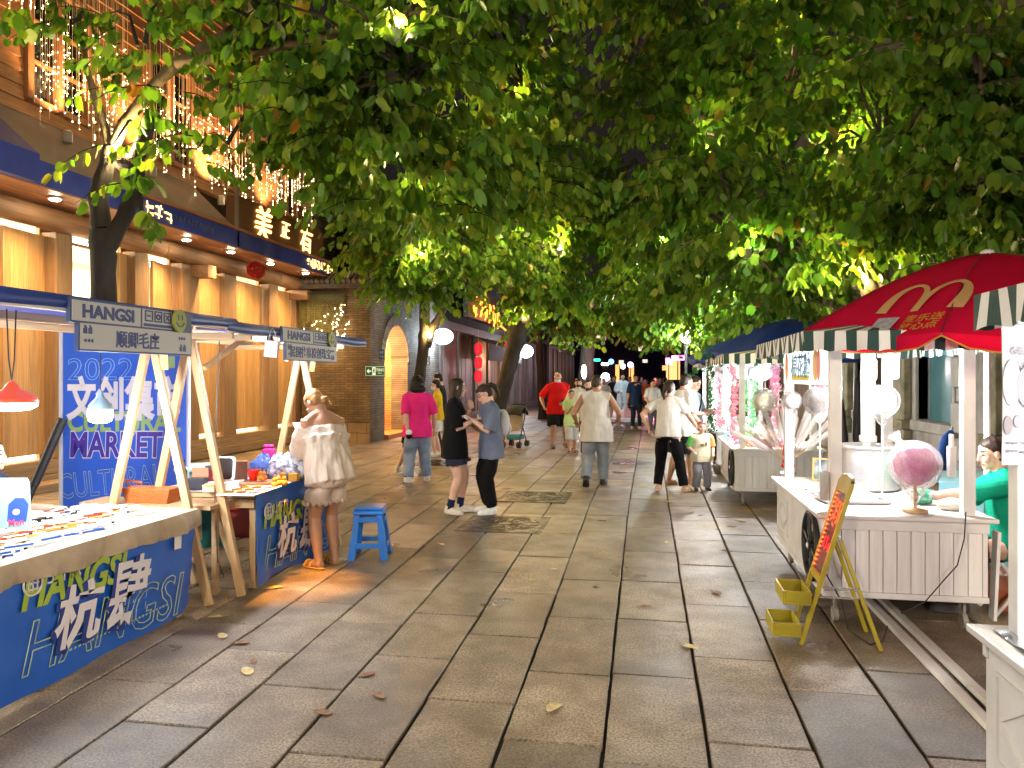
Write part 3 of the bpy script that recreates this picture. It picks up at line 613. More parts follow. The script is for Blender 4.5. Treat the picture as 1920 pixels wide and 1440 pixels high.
def oval_sign(px, py, d, rx, ry, label, s, green):
    c = W(px, py, d); t = thing('oval_sign', label, 'lit sign', c); M = frameM(c, (1, 0, 0), (0, 0, 1))
    ol = [(rx*math.cos(a*PI/16), ry*math.sin(a*PI/16)) for a in range(32)]
    b = MB(); b.prism([(x*1.06, y*1.06) for x, y in ol], .12, M @ Matrix.Translation((0, 0, -.14))); b.build('case', mat('sign_case', (.2, .2, .2), rough=.4), t, world=True)
    b = MB(); b.prism(ol, .02, M @ Matrix.Translation((0, 0, -.018))); b.build('lit_face', emat('white_sign_face', (.85, .95, 1), s), t, world=True)
    if green:
        b = MB()
        for sg in (1, -1): b.prism([(-.5*rx, sg*.38*ry), (0, sg*.68*ry), (.5*rx, sg*.38*ry), (.45*rx, sg*.30*ry), (0, sg*.52*ry), (-.45*rx, sg*.30*ry)][::sg], .006, M @ Matrix.Translation((0, 0, .004)))
        b.build('emblem', mat('sign_green', (.03, .3, .08), rough=.4, emit=(.1, .55, .2), es=.8), t, world=True)
    b = MB(); b.tube([c+V((-rx, .05, 0)), V((-7.0 if d > 21 else c.x-1, c.y+.05, c.z))], .02, 6); b.build('bracket', BLK, t, world=True)
    lamp('POINT', c+V((0, -.25, 0)), 60, (.8, .93, 1), .2, t); lamp('POINT', c+V((-.1, .3, -.1)), 75, (.8, .93, 1), .2, t)
oval_sign(830, 631, 24.6, .33, .25, 'glowing white oval sign with a green emblem on the dark wooden shop', 7, True)
oval_sign(986, 659, 36, .34, .3, 'glowing white round sign behind the leaning tree', 9, False)
def lantern_string(px, u, z0, label, n=3):
    c = atU(px, 640, u); c.z = z0; t = thing('lantern_string', label, 'red lanterns', c); rm = mat('red_paper', (.55, .01, .02), (.42, .005, .012), rough=.5, scale=3, emit=(1, .02, .04), es=.35); gm = mat('lantern_gold', (.5, .35, .1), rough=.35, metal=.6)
    for k in range(n):
        z = z0-.52*k; b = MB(); b.lathe([(.07, 0), (.135, -.04), (.15, -.12), (.15, -.3), (.135, -.4), (.07, -.44)], (c.x, c.y, z), 14); l = b.build('lantern', rm, t, world=True, smooth=True)
        b = MB(); b.lathe([(.072, 0), (.072, .025)], (c.x, c.y, z+.001), 12); b.lathe([(.072, -.466), (.072, -.441)], (c.x, c.y, z), 12); b.build('collar', gm, l, world=True)
    b = MB(); b.tube([(c.x, c.y, z0+.5), (c.x, c.y, z0-.52*n-.6)], .008, 5); b.lathe([(.01, 0), (.03, -.1), (.025, -.5)], (c.x, c.y, z0-.52*n-.05), 8); b.build('cord', gm, t, world=True)
lantern_string(897, -6.4, 2.95, 'string of three red lanterns hanging before the dark wooden shop')
lantern_string(946, -6.2, 3.15, 'short red lantern string half hidden by the leaning tree', 2)
for px, d, z in ((1044, 33, 3.6), (1036, 36, 3.75), (1060, 38, 3.5)):
    c = W(px, 600, d); t = thing('red_lamp', 'small round red lantern under the eaves left of the lit trunk, %s' % {1044: 'nearest of three', 1036: 'highest of three', 1060: 'rightmost of three'}[px], 'lantern', (c.x, c.y, z), 0, 'round red lanterns'); b = MB(); b.ell((0, 0, 0), (.16, .16, .13)); b.tube([(0, 0, .12), (0, 0, .5)], .01, 5); b.build('lantern', mat('red_lit_paper', (.5, .02, .02), emit=(1, .12, .06), es=2.5), t)

# ================================================================== the stone building on the right
STN = mat('weathered_stone', (.26, .235, .195), (.15, .135, .11), rough=.8, scale=2.2, bump=.4, bscale=14, detail=8); STN2 = mat('mossy_stone', (.22, .19, .11), (.10, .095, .05), rough=.85, scale=5, bump=.5, bscale=16, detail=9)
def stone_building():
    t = thing('stone_building', 'grey stone building with pilasters and a teal window behind the carts', 'stone building', (4.2, 12, 0)); u = 4.2
    wins = [(5.0, 6.5), (8.3, 9.8), (11.7, 13.2), (15.4, 16.9), (19, 20.5)]; e = [-2]+[x for w in wins for x in w]+[24]; z0, z1 = .98, 3.0
    b = MB(); b.bb(u, 9, -2, 24, 0, z0); b.bb(u, 9, -2, 24, z1, 8.5)
    for i in range(0, len(e), 2): b.bb(u, 9, e[i], e[i+1], z0, z1)
    b.build('wall', STN, t, world=True)
    for a, c in wins:
        b = MB(); b.bb(u-.1, u+.2, a-.12, c+.12, z0-.16, z0-.003); b.bb(u-.05, u+.15, a-.1, a, z0, z1); b.bb(u-.05, u+.15, c, c+.1, z0, z1); b.bb(u-.05, u+.15, a-.1, c+.1, z1+.003, z1+.12)
        w = b.build('window', STN, t, world=True, bev=.012); b = MB(); b.bb(u+.16, u+.18, a, c, z0, z1); b.build('pane', mat('teal_glass', (.07, .17, .18), (.05, .12, .13), rough=.15, scale=1.5), w, world=True)
        b = MB(); q = a-.42; z = .9
        for k in range(9): b.bb(u-.16+(.05 if k % 2 else 0), u-.002, q-(.17 if k % 2 == 0 else .10), q+(.16 if k % 2 == 0 else .12), z, z+(.42 if k % 2 == 0 else .2)-.01); z += .42 if k % 2 == 0 else .2
        b.build('quoins', STN, t, world=True, bev=.02)
        b = MB(); q = c+.5; b.bb(u-.14, u-.002, q-.2, q+.2, 0, .8); b.bb(u-.18, u-.002, q-.24, q+.24, .803, .95); b.bb(u-.12, u-.002, q-.17, q+.17, .953, 5.0); b.build('pilaster', STN2, t, world=True, bev=.015)
    b = MB(); b.bb(u-.35, u-.003, -2, 24, 5.0, 5.25); b.bb(u-.22, u-.003, -2, 24, 4.8, 4.997); b.bb(u-.1, u-.003, -2, 24, 0, .5); b.build('cornice', STN, t, world=True, bev=.02)
    lamp('SPOT', (3.5, 8.0, 4.9), 260, (1, .55, .25), .1, t, aim=(4.2, 8.6, 8.5), size=100)
stone_building()
fr = plank_shop('dark row of shops beyond the stone building on the right', 24.2, 66, -4.6, 3.4, DW2, DW, 9)
fr.location.x = 4.6; fr.scale.x = -1
# ================================================================== the far end of the street
def far_end():
    t = thing('far_building', 'dark building closing the far end of the street', 'building', (0, 84, 0)); b = MB(); b.bb(-16, 22, 82, 88, 0, 7.5); b.bb(-2, 8, 81, 82, 0, 3.2); b.build('wall', mat('navy_wall', (.012, .013, .045), (.02, .02, .06), rough=.9, scale=1), t, world=True)
    b = MB(); rd = random.Random(3)
    for k in range(26): 
        x = rd.uniform(-6, 14); z = rd.uniform(2, 6.5); b.bb(x, x+.5, 81.92, 81.97, z, z+.5)
    b.build('lit_windows', emat('far_window', (.9, .7, .5), .6), t, world=True)
    for x0, x1, z0, z1 in ((-2.2, -1.7, .2, 2.9), (-3.6, -3.2, 1, 3), (1.2, 2.6, 2.4, 2.9)): b = MB(); b.bb(x0, x1, 80.9, 80.98, z0, z1); b.build('lit_door', emat('far_orange', (1, .4, .12), .8), t, world=True)
    for px, py, d, r, c, lab in ((1182, 684, 60, .22, (.8, .25, 1), 'round purple lamp at the far end of the street'), (1130, 682.5, 70, .13, (1, .75, .5), 'left of three small lamps in a row at the far end'), (1134, 682.5, 70, .13, (1, .8, .6), 'middle of three small lamps in a row at the far end'), (1139, 682.5, 70, .13, (1, .8, .6), 'right of three small lamps in a row at the far end'), (1168, 687, 62, .2, (1, .85, .6), 'warm street lamp at the far end beside the purple lamp'), (1146, 678, 72, .26, (.1, .3, 1), 'dim blue lamp above the far end of the street'), (1135, 707, 40, .22, (.9, 1, .95), 'bright white lamp above the head of the man in the white vest')):
        p = W(px, py, d); q = thing('distant_lamp', lab, 'lamp', (p.x, p.y, 0)); b = MB(); b.ell(p, r, n=10, k=6); b.build('globe', emat('far_lamp_%d' % px, c, 9 if r < .25 else 3), q, world=True); b = MB(); b.tube([(p.x, p.y+.1, 0), (p.x, p.y+.1, p.z)], .04, 6); b.build('pole', BLK, q, world=True)
    for px, py, d, w, h, c, s, lab in ((1271, 671, 34, .55, .2, (1, .08, .75), 9, 'bright pink lit stall sign on the right'), (1254, 677, 38, .3, .3, (1, .08, .75), 9, 'small pink lit stall sign left of the bright one'), (1118, 675, 44, .45, .12, (.02, .9, .5), 4, 'green lit streak behind the left trunks'), (1108, 662, 46, .12, 1.2, (.02, .35, .9), 1.2, 'blue light strip behind the left trunks'), (1262, 692, 40, .7, 1.1, (1, .4, .12), .9, 'orange lit shop opening on the right')):
        p = W(px, py, d); q = thing('lit_sign', lab, 'lit sign', p); b = MB(); b.box(p, (w, .08, h)); b.build('sign_face', emat('lit_%d' % px, c, s), q, world=True, bev=.03); b = MB(); b.tube([(p.x, p.y+.1, 0), (p.x, p.y+.1, p.z)], .03, 6); b.build('pole', BLK, q, world=True)
    lamp('POINT', W(1230, 690, 36), 260, (1, .35, .5), .3); lamp('POINT', W(1160, 680, 55), 180, (.8, .6, .7), .3)
far_end()
# ================================================================== trees
def leaf_mat():
    m = bpy.data.materials.new('tree_leaf'); m.use_nodes = True; N = m.node_tree.nodes; L = m.node_tree.links; b = N['Principled BSDF']
    ge = N.new('ShaderNodeNewGeometry'); rp = N.new('ShaderNodeValToRGB'); e = rp.color_ramp.elements
    e[0].position = 0; e[0].color = (.050, .135, .014, 1); e[1].position = .45; e[1].color = (.085, .19, .018, 1)
    for p, c in ((.75, (.14, .235, .024, 1)), (.990, (.17, .23, .024, 1)), (.997, (.34, .24, .03, 1)), (1, (.24, .11, .02, 1))):
        x = e.new(p); x.color = c
    L.new(ge.outputs['Random Per Island'], rp.inputs[0])
    tc = N.new('ShaderNodeTexCoord'); nz = N.new('ShaderNodeTexNoise'); nz.inputs['Scale'].default_value = 1.1; L.new(tc.outputs['Object'], nz.inputs['Vector'])
    hs = N.new('ShaderNodeHueSaturation'); mr = N.new('ShaderNodeMapRange'); mr.inputs[1].default_value = .3; mr.inputs[2].default_value = .7; mr.inputs[3].default_value = .7; mr.inputs[4].default_value = 1.35
    L.new(nz.outputs['Fac'], mr.inputs[0]); L.new(mr.outputs[0], hs.inputs['Value']); L.new(rp.outputs[0], hs.inputs['Color'])
    L.new(hs.outputs[0], b.inputs['Base Color']); b.inputs['Roughness'].default_value = .42; b.inputs['Specular IOR Level'].default_value = .35
    tr = N.new('ShaderNodeBsdfTranslucent'); h2 = N.new('ShaderNodeHueSaturation'); h2.inputs['Value'].default_value = 1.7; h2.inputs['Saturation'].default_value = 1.05; h2.inputs['Hue'].default_value = .49
    L.new(hs.outputs[0], h2.inputs['Color']); L.new(h2.outputs[0], tr.inputs[0])
    mx = N.new('ShaderNodeMixShader'); mx.inputs[0].default_value = .42; L.new(b.outputs[0], mx.inputs[1]); L.new(tr.outputs[0], mx.inputs[2]); L.new(mx.outputs[0], N['Material Output'].inputs[0])
    return m
LEAF = leaf_mat()
BARK = mat('dark_bark', (.034, .025, .018), (.014, .011, .008), rough=.9, scale=7, stretch=(1, 1, .35), bump=.9, bscale=16, detail=8)
BARK2 = mat('brown_bark', (.13, .09, .055), (.055, .04, .027), rough=.9, scale=6, stretch=(1, 1, .4), bump=.9, bscale=14, detail=8)
BARK_LIT = mat('pale_bark', (.20, .14, .075), (.10, .07, .04), rough=.9, scale=6, stretch=(1, 1, .4), bump=.9, bscale=14, detail=8)  # lighter copy of the bark, lamp light on the limbs put into colour
LV = np.array([(0, 0), (0, .80), (.30, -.03), (.50, .28), (.47, .70), (.24, 1.0), (-.30, -.03), (-.50, .28), (-.47, .70), (-.24, 1.0)])
def leaves_mesh(pos, down, side, size, rng):
    n = len(pos); y = down/np.linalg.norm(down, axis=1, keepdims=True)
    x = side-(side*y).sum(1, keepdims=True)*y; x /= np.linalg.norm(x, axis=1, keepdims=True)+1e-9; z = np.cross(x, y)
    fold = rng.uniform(-.1, 1.05, n); curl = rng.uniform(-.3, .45, n); asp = rng.uniform(.55, 1.0, n)
    P = np.zeros((n, 10, 3))
    for i, (a, b) in enumerate(LV):
        P[:, i] = pos+size[:, None]*(x*(a*asp)[:, None]*np.cos(fold*.8)[:, None]+y*b+z*(abs(a)*np.sin(fold)+curl*b*b*.5)[:, None])
    v = P.reshape(-1, 3); base = (np.arange(n)*10)[:, None]
    lp = np.concatenate([base+np.array([[0, 2, 3, 4, 5, 1]]), base+np.array([[0, 1, 9, 8, 7, 6]])], 1).reshape(-1)
    me = bpy.data.meshes.new('leaves'); me.vertices.add(len(v)); me.vertices.foreach_set('co', v.astype(np.float32).ravel())
    me.loops.add(len(lp)); me.loops.foreach_set('vertex_index', lp.astype(np.int32)); me.polygons.add(2*n)
    me.polygons.foreach_set('loop_start', (np.arange(2*n)*6).astype(np.int32)); me.update(calc_edges=True); me.validate(); return me
def tree(label, base, trunks, blobs, leaf, seed, bark=BARK, per=10, name='street_tree', limb=.085):
    t = thing(name, label, 'tree', base); rng = np.random.default_rng(seed); rd = random.Random(seed)
    b = MB(); lb = MB(); main = b
    for ti, (pts, rs) in enumerate(trunks):
        b = lb if (ti > 0 and rs[0] < limb) else main
        P = [V(p) for p in pts]; Q = []; RR = []
        for i in range(len(P)-1):
            for q in range(4):
                f = q/4; p = P[i].lerp(P[i+1], f); r = rs[i]+(rs[i+1]-rs[i])*f; k = r*.07
                Q.append(p+V((rd.uniform(-k, k), rd.uniform(-k, k), 0))); RR.append(r*rd.uniform(.93, 1.08))
        Q.append(P[-1]); RR.append(rs[-1]); b.tube(Q, RR, 12)
    main.build('trunk', bark, t, world=True, smooth=True, angle=60)
    if lb.v: lb.build('limbs', BARK_LIT, t, world=True, smooth=True, angle=60)
    pos, dn, sd, sz = [], [], [], []; tw = MB()
    for (c, r, n) in blobs:
        c = V(c); hub = c+V((0, 0, -r[2]*.2))
        n = int(n*1.12); cl = []
        for k in range(max(2, n//8)):
            d = V((rd.gauss(0, 1), rd.gauss(0, 1), rd.gauss(0, 1))).normalized(); q = rd.random()**.42; cl.append(V((d.x*r[0], d.y*r[1], d.z*r[2]))*q)
        for k in range(n):
            p = c+cl[k % len(cl)]+V((rd.gauss(0, .15), rd.gauss(0, .15), rd.gauss(0, .13)))*(leaf/.125)
            o = V((p.x-c.x, p.y-c.y, 0)); o = (o.normalized()*.7 if o.length > .01 else V((0, 0, 0)))+V((rd.gauss(0, .6), rd.gauss(0, .6), rd.uniform(-.1, .35))); o.normalize()
            L = rd.uniform(.35, .8)*(leaf/.13); perp = V((-o.y, o.x, 0)); perp = perp.normalized() if perp.length > .01 else V((1, 0, 0)); pts = []
            for j in range(5):
                f = j/4; pts.append(p+o*L*f+V((0, 0, -.5*L*f*f)))
            if k % 2 == 0: tw.tube(pts, [.007, .006, .005, .004, .002], 4)
            if k % 9 == 0: tw.tube([hub.lerp(p, .15)+V((0, 0, -.1)), hub.lerp(p, .6)+V((rd.uniform(-.08, .08), 0, .06)), p], [.022, .014, .007], 5)
            for j in range(per):
                f = (j+.5)/per; a = pts[min(3, int(f*4))].lerp(pts[min(4, int(f*4)+1)], f*4-int(f*4)); s = 1 if j % 2 else -1
                a = a+perp*s*.02+V((0, 0, -.015)); pos.append(a)
                dn.append(V((perp.x*s*.45+o.x*.35+rd.gauss(0, .22), perp.y*s*.45+o.y*.35+rd.gauss(0, .22), -1)))
                sd.append(V((o.x+rd.gauss(0, .7), o.y+rd.gauss(0, .7), rd.gauss(0, .15)))); sz.append(leaf*rd.choice((.5, .75, .9, 1, 1.1, 1.2))*rd.uniform(.85, 1.1))
    tw.build('twigs', bark, t, world=True)
    me = leaves_mesh(np.array([tuple(p) for p in pos]), np.array([tuple(p) for p in dn]), np.array([tuple(p) for p in sd]), np.array(sz), rng)
    link('crown', me, LEAF, t, world=True)
    return t
YEL = (1, .76, .36)
def uplight(t, p, w, aim=(0, 0, 1), col=YEL, kind='POINT'):  # fork lamps are real; those higher in the crowns are added to brighten leaves
    p = V(p); b = MB(); b.lathe([(.03, -.09), (.055, -.06), (.06, .02), (.045, .03)], p, 12); u = b.build('uplight', mat('lamp_metal', (.5, .48, .45)), t, world=True)
    b = MB(); b.ell(p+V((0, 0, .035)), (.045, .045, .02), n=10, k=6); b.build('bulb', emat('uplight_bulb', (1, .75, .35), 40), u, world=True)
    lamp(kind, p+V((0, 0, .1)), w, col, .05, t)
bz = lambda px, py, d, rx, ry, rz, n: (W(px, py, d), (rx, ry, rz), n)
wp = lambda d, *pp: [W(px, py, d) for px, py in pp]
# 1: the forked tree by the blue stall
g = W(200, 700, 7.5); g.z = 0; d = 7.5
t1 = tree('forked street tree lit from its crotch in front of the timber shop', g,
    [([g]+wp(d, (197, 760), (196, 600), (192, 480), (190, 430)), [.16, .13, .115, .115, .112]),
     (wp(d, (190, 430), (184, 370), (200, 310), (205, 275)), [.10, .088, .075, .055]),
     (wp(d, (196, 470), (232, 410), (256, 350), (255, 300), (270, 260), (286, 218)), [.09, .078, .076, .072, .066, .06]),
     (wp(d, (205, 280), (196, 240), (180, 190), (162, 130), (158, 95)), [.045, .04, .036, .032, .022]), (wp(d, (158, 98), (180, 75), (200, 66)), [.016, .012, .008]), (wp(d, (156, 95), (140, 50), (138, -10)), [.02, .015, .01]),
     (wp(d, (207, 285), (232, 232), (280, 170), (330, 120), (400, 80), (520, 0)), [.06, .055, .055, .06, .055, .04]), ([W(330, 120, 7.5), W(470, 100, 7), W(640, 60, 6.6), W(800, 20, 6.4)], [.05, .045, .04, .02]),
     ([W(330, 120, 7.5), W(520, 200, 7.4), W(700, 230, 7.6)], [.04, .03, .015])],
    [bz(135, 18, 7.2, .3, .3, .22, 7), bz(265, 60, 7.2, .42, .4, .35, 15), bz(310, 150, 7.0, .25, .3, .3, 7), bz(250, 190, 7.2, .15, .15, .15, 3), bz(520, 10, 6.5, .6, .8, .4, 40), bz(585, 190, 7.2, .4, .6, .4, 28), bz(410, 250, 7.3, .28, .3, .25, 9), bz(500, 285, 7.3, .25, .3, .25, 7),
     bz(770, 80, 6.5, 1.2, 1.1, .6, 150), bz(800, 270, 7.8, 1.0, 1.0, .6, 130), bz(975, 130, 8.2, .55, .9, .6, 70), bz(960, 310, 9.6, .75, .9, .7, 90), bz(640, 330, 8.2, .35, .4, .35, 22), bz(690, 190, 7, .6, .6, .5, 50), bz(270, 375, 7, .16, .15, .12, 3),
     bz(580, -150, 6.3, 1.9, 1.3, .5, 110), bz(900, -130, 6.5, 1.2, 1.3, .5, 70)], .125, 11)
uplight(t1, W(232, 298, 7.45), 75); uplight(t1, W(640, 150, 7.3), 36); uplight(t1, W(800, 330, 8.3), 42); uplight(t1, W(930, 180, 8.6), 40); uplight(t1, W(740, 60, 5.9), 20)  # first sits in the fork; the other four are added to light leaves
b = MB(); rdn = random.Random(4); c = W(232, 305, 7.5)
for k in range(60):
    a = rdn.uniform(0, 6.3); q = rdn.uniform(.12, .17); b.tube([c+V((q*math.cos(a+s*.5), q*math.sin(a+s*.5), rdn.uniform(-.05, .05))) for s in range(4)], .004, 4)
b.build('twig_nest', BARK2, t1, world=True)
# 2: slim tree before the arched wall
g = W(772, 836, 18.2); g.z = 0; d = 18.2
t2 = tree('slim dark street tree before the arched brick wall', g, [([g]+wp(d, (776, 780), (786, 720), (793, 660), (796, 620), (797, 540), (805, 470)), [.22, .16, .14, .14, .135, .12, .09]), (wp(d, (800, 650), (808, 620), (826, 592), (850, 540)), [.12, .11, .09, .05]), (wp(d, (797, 560), (760, 490), (735, 430)), [.1, .08, .05])],
    [bz(745, 440, 15.5, .75, .8, .75, 80), bz(820, 470, 15, 1.0, 1.0, .8, 140), bz(900, 440, 15, .9, 1, .8, 120), bz(790, 530, 15.5, .55, .6, .35, 42), bz(860, 360, 14, 1.2, 1.1, .6, 120), bz(720, 480, 16, .4, .5, .5, 30)], .15, 12)
uplight(t2, W(805, 634, 18.0), 45, col=(1, .62, .2)); uplight(t2, W(790, 480, 14.2), 60); uplight(t2, W(880, 430, 13.6), 60)  # first sits in the fork; the two in the crown are added
# 3: the leaning tree
g = W(925, 822, 19.5); g.z = 0; d = 19.5
t3 = tree('thick leaning street tree forking beside the neon sign', g, [([g]+wp(d, (936, 760), (950, 700), (968, 640), (975, 606)), [.23, .19, .195, .22, .24]), (wp(d, (975, 612), (955, 570), (938, 520), (920, 450)), [.23, .19, .16, .1]), (wp(d, (976, 612), (998, 580), (1014, 545), (1030, 480)), [.23, .19, .16, .1])],
    [bz(1000, 440, 16.5, 1.0, 1.2, 1.0, 170), bz(1075, 400, 17.5, .65, .9, .9, 90), bz(930, 500, 18, .8, .9, .5, 60), bz(1030, 540, 18, .9, .9, .5, 80), bz(985, 485, 18.6, 1, .9, .45, 60), bz(1010, 320, 14, .9, 1.1, .8, 90)], .16, 13)
uplight(t3, W(976, 594, 19.2), 130, col=(1, .68, .25)); uplight(t3, W(965, 415, 15.0), 90); uplight(t3, W(1050, 470, 16.2), 70)  # first sits in the fork; the two above are added for lit leaves
g = W(1018, 786, 30.5); g.z = 0; d = 30.5
t4 = tree('slim street tree behind the man in red', g, [([g]+wp(d, (1016, 740), (1013, 680), (1010, 630), (1020, 570)), [.2, .16, .15, .14, .1])], [bz(1045, 560, 28, 1.1, 1.2, 1.1, 90), bz(1010, 590, 27, .8, .9, .6, 50), bz(1085, 590, 28, .9, 1, .7, 50)], .19, 14)
g = W(1094, 770, 38); g.z = 0; d = 38
t5 = tree('thick street tree with a bright bare lamp on its trunk', g, [([g]+wp(d, (1097, 720), (1102, 660), (1108, 600)), [.45, .36, .34, .3])], [bz(1110, 570, 36, 1.4, 1.6, 1.1, 90), bz(1085, 615, 35, .9, 1, .5, 40), bz(1150, 570, 46, 2.2, 2.2, 1.6, 60)], .22, 15)
lamp('POINT', W(1096, 690, 36.5), 120, (1, .9, .9), .15, t5)
bb_ = MB(); bb_.ell(W(1095, 697, 36.8), (.12, .12, .34), n=10, k=8); bb_.build('bare_lamp', emat('bare_lamp', (1, .92, .95), 14), t5, world=True)
# right side
g = V((2.65, 9.6, 0)); d = 9.0
r1 = tree('large street tree over the candy cart and red umbrella', g, [([g]+wp(d, (1643, 900), (1640, 780), (1645, 680), (1646, 600)), [.25, .19, .175, .17, .17]), (wp(d, (1646, 605), (1630, 540), (1610, 470), (1580, 370), (1540, 260)), [.12, .11, .1, .09, .06]), (wp(d, (1646, 605), (1650, 520), (1650, 450), (1690, 330), (1760, 230)), [.11, .1, .09, .08, .05]), ([W(1580, 370, 9), W(1500, 200, 9), W(1380, 150, 9.4)], [.06, .05, .025])],
    [bz(1480, 110, 8.5, 1.3, 1.2, .85, 210), bz(1290, 190, 9.5, .95, 1.1, 1.0, 170), bz(1660, 230, 8, 1.3, 1.1, .8, 210), bz(1380, 390, 9, .95, .9, .65, 150), bz(1560, 400, 8.6, .8, .8, .55, 90), bz(1800, 300, 7.2, .95, .8, .55, 110), bz(1850, 430, 7.4, .5, .6, .3, 36), bz(1720, 430, 8.2, .55, .6, .35, 42), bz(1260, 400, 10.5, .6, .8, .7, 70), bz(1200, 60, 9, .45, .6, .6, 36), bz(1310, -70, 8.2, 1.2, 1.1, .6, 90), bz(1640, -80, 7.5, 1.8, 1.3, .6, 140), bz(1840, 120, 7, .7, .8, .45, 44), bz(1470, 510, 9.4, .55, .6, .3, 42)], .13, 16, BARK2)
uplight(r1, W(1606, 528, 8.85), 60); uplight(r1, W(1575, 290, 8.7), 40); uplight(r1, W(1330, 300, 9.2), 40, col=(1, .9, .45)); uplight(r1, W(1470, 60, 8.0), 30); uplight(r1, W(1400, 470, 8.9), 14, col=(.9, 1, .5))  # first sits by the fork; the higher ones are added to brighten the crown
g = V((2.75, 16.2, 0)); d = 15.5
r2 = tree('street tree over the flower decked cart', g, [([g]+wp(d, (1470, 800), (1468, 700), (1460, 600), (1440, 500)), [.25, .2, .19, .18, .12]), (wp(d, (1462, 620), (1400, 560), (1320, 520)), [.12, .1, .05])],
    [bz(1290, 530, 15, 1.0, 1.1, .7, 130), bz(1400, 540, 14, .95, 1, .6, 110), bz(1205, 480, 16.5, .7, .9, .8, 90), bz(1180, 350, 16.5, .6, 1.0, .9, 70), bz(1300, 400, 14, 1.2, 1, .9, 100), bz(1500, 560, 13, .5, .7, .3, 40)], .15, 17, BARK2); uplight(r2, W(1250, 470, 15.2), 70, col=(.95, 1, .5)); uplight(r2, W(1380, 560, 13.4), 40, col=(.9, 1, .6))  # both uplights added inside the crown to brighten its leaves
g = V((2.9, 24, 0)); d = 23
r3 = tree('street tree lit by a bright white lamp farther along the carts', g, [([g]+wp(d, (1400, 790), (1395, 700), (1385, 620)), [.27, .23, .21, .18])], [bz(1240, 600, 22, 1.0, 1.1, .55, 80), bz(1310, 620, 20.5, 1.2, 1.1, .5, 120), bz(1350, 590, 19, 1.0, 1, .5, 90), bz(1200, 560, 24, .8, 1.4, 1.3, 80), bz(1275, 622, 21.5, .8, .9, .3, 50)], .15, 18, BARK2)
g = V((3, 36, 0)); d = 35
r4 = tree('dark street tree far along on the right', g, [([g]+wp(d, (1330, 760), (1330, 680), (1310, 600)), [.3, .26, .24, .2])], [bz(1215, 615, 33, 1.3, 2, .7, 70), bz(1190, 570, 38, 1.6, 2, 1.3, 80), bz(1160, 540, 36, 1.4, 2, 1.6, 60)], .22, 19, BARK2)
def pole_lamp(px, py, d, w, label, p=None, col=(.9, 1, .95)):
    p = p or W(px, py, d); t = thing('street_lamp', label, 'lamp', (p.x, p.y, 0)); b = MB(); b.ell(p, .15, n=12, k=8); b.build('globe', emat('lamp_globe', (.95, 1, .97), 26), t, world=True, smooth=True)
    b = MB(); b.tube([(p.x, p.y+.3, 0), (p.x, p.y+.3, p.z+.2), (p.x, p.y, p.z+.14)], .04, 8); b.build('pole', BLK, t, world=True)
    lamp('POINT', p, w, col, .17, t)
pole_lamp(1287, 632, 19.4, 700, 'bright white globe lamp shining among the leaves above the carts')

pole_lamp(0, 0, 0, 2700, 'added unseen globe lamp behind the viewpoint on the pen stall side', V((-2.3, -3.2, 4.3)), (1, .86, .62))  # unseen lamp added for the light on foreground paving and near leaves
pole_lamp(0, 0, 0, 2300, 'added unseen globe lamp behind the viewpoint on the menu banner cart side', V((2.9, -4.0, 4.3)), (1, .86, .62))  # its unseen twin, also added to light paving and leaves from behind
# ================================================================== the blue market stalls on the left
PINE = wood('pine', (.55, .36, .18), (.45, .27, .12), 'z', rough=.55, island=.12); PINEY = wood('pine_beam', (.5, .33, .17), (.4, .24, .11), 'y', rough=.55, island=.12)
TARP = mat('blue_tarp', (.03, .09, .42), (.02, .06, .33), rough=.38, scale=3, bump=.35, bscale=9); BANB = mat('banner_blue', (.008, .085, .42), (.010, .11, .50), rough=.42, scale=1.4, bump=.3, bscale=5)
SIGNW = mat('sign_panel', (.42, .41, .40), rough=.5); NAVY = mat('sign_navy', (.02, .035, .16), rough=.5)
LIME = mat('print_lime', (.30, .40, .03), rough=.5); PALE = mat('print_pale', (.66, .60, .62), rough=.5); DBLUE = mat('print_dark_blue', (.008, .025, .20), rough=.5); OUTL = mat('print_outline', (.36, .46, .25), rough=.5)
PURP = mat('print_purple', (.06, .03, .30), rough=.5)
def aframe(t, ua, v, spread, za, m=PINE, w=.06, zf=0, dv=0):
    for s in (1, -1):
        b = MB(); b.bar((ua+s*spread, v+s*dv, zf-.0), (ua-s*.02, v+s*.002, za+.04), w, .04, up=(0, 1, 0)); b.build('frame_leg', m, t, world=True, bev=.004)
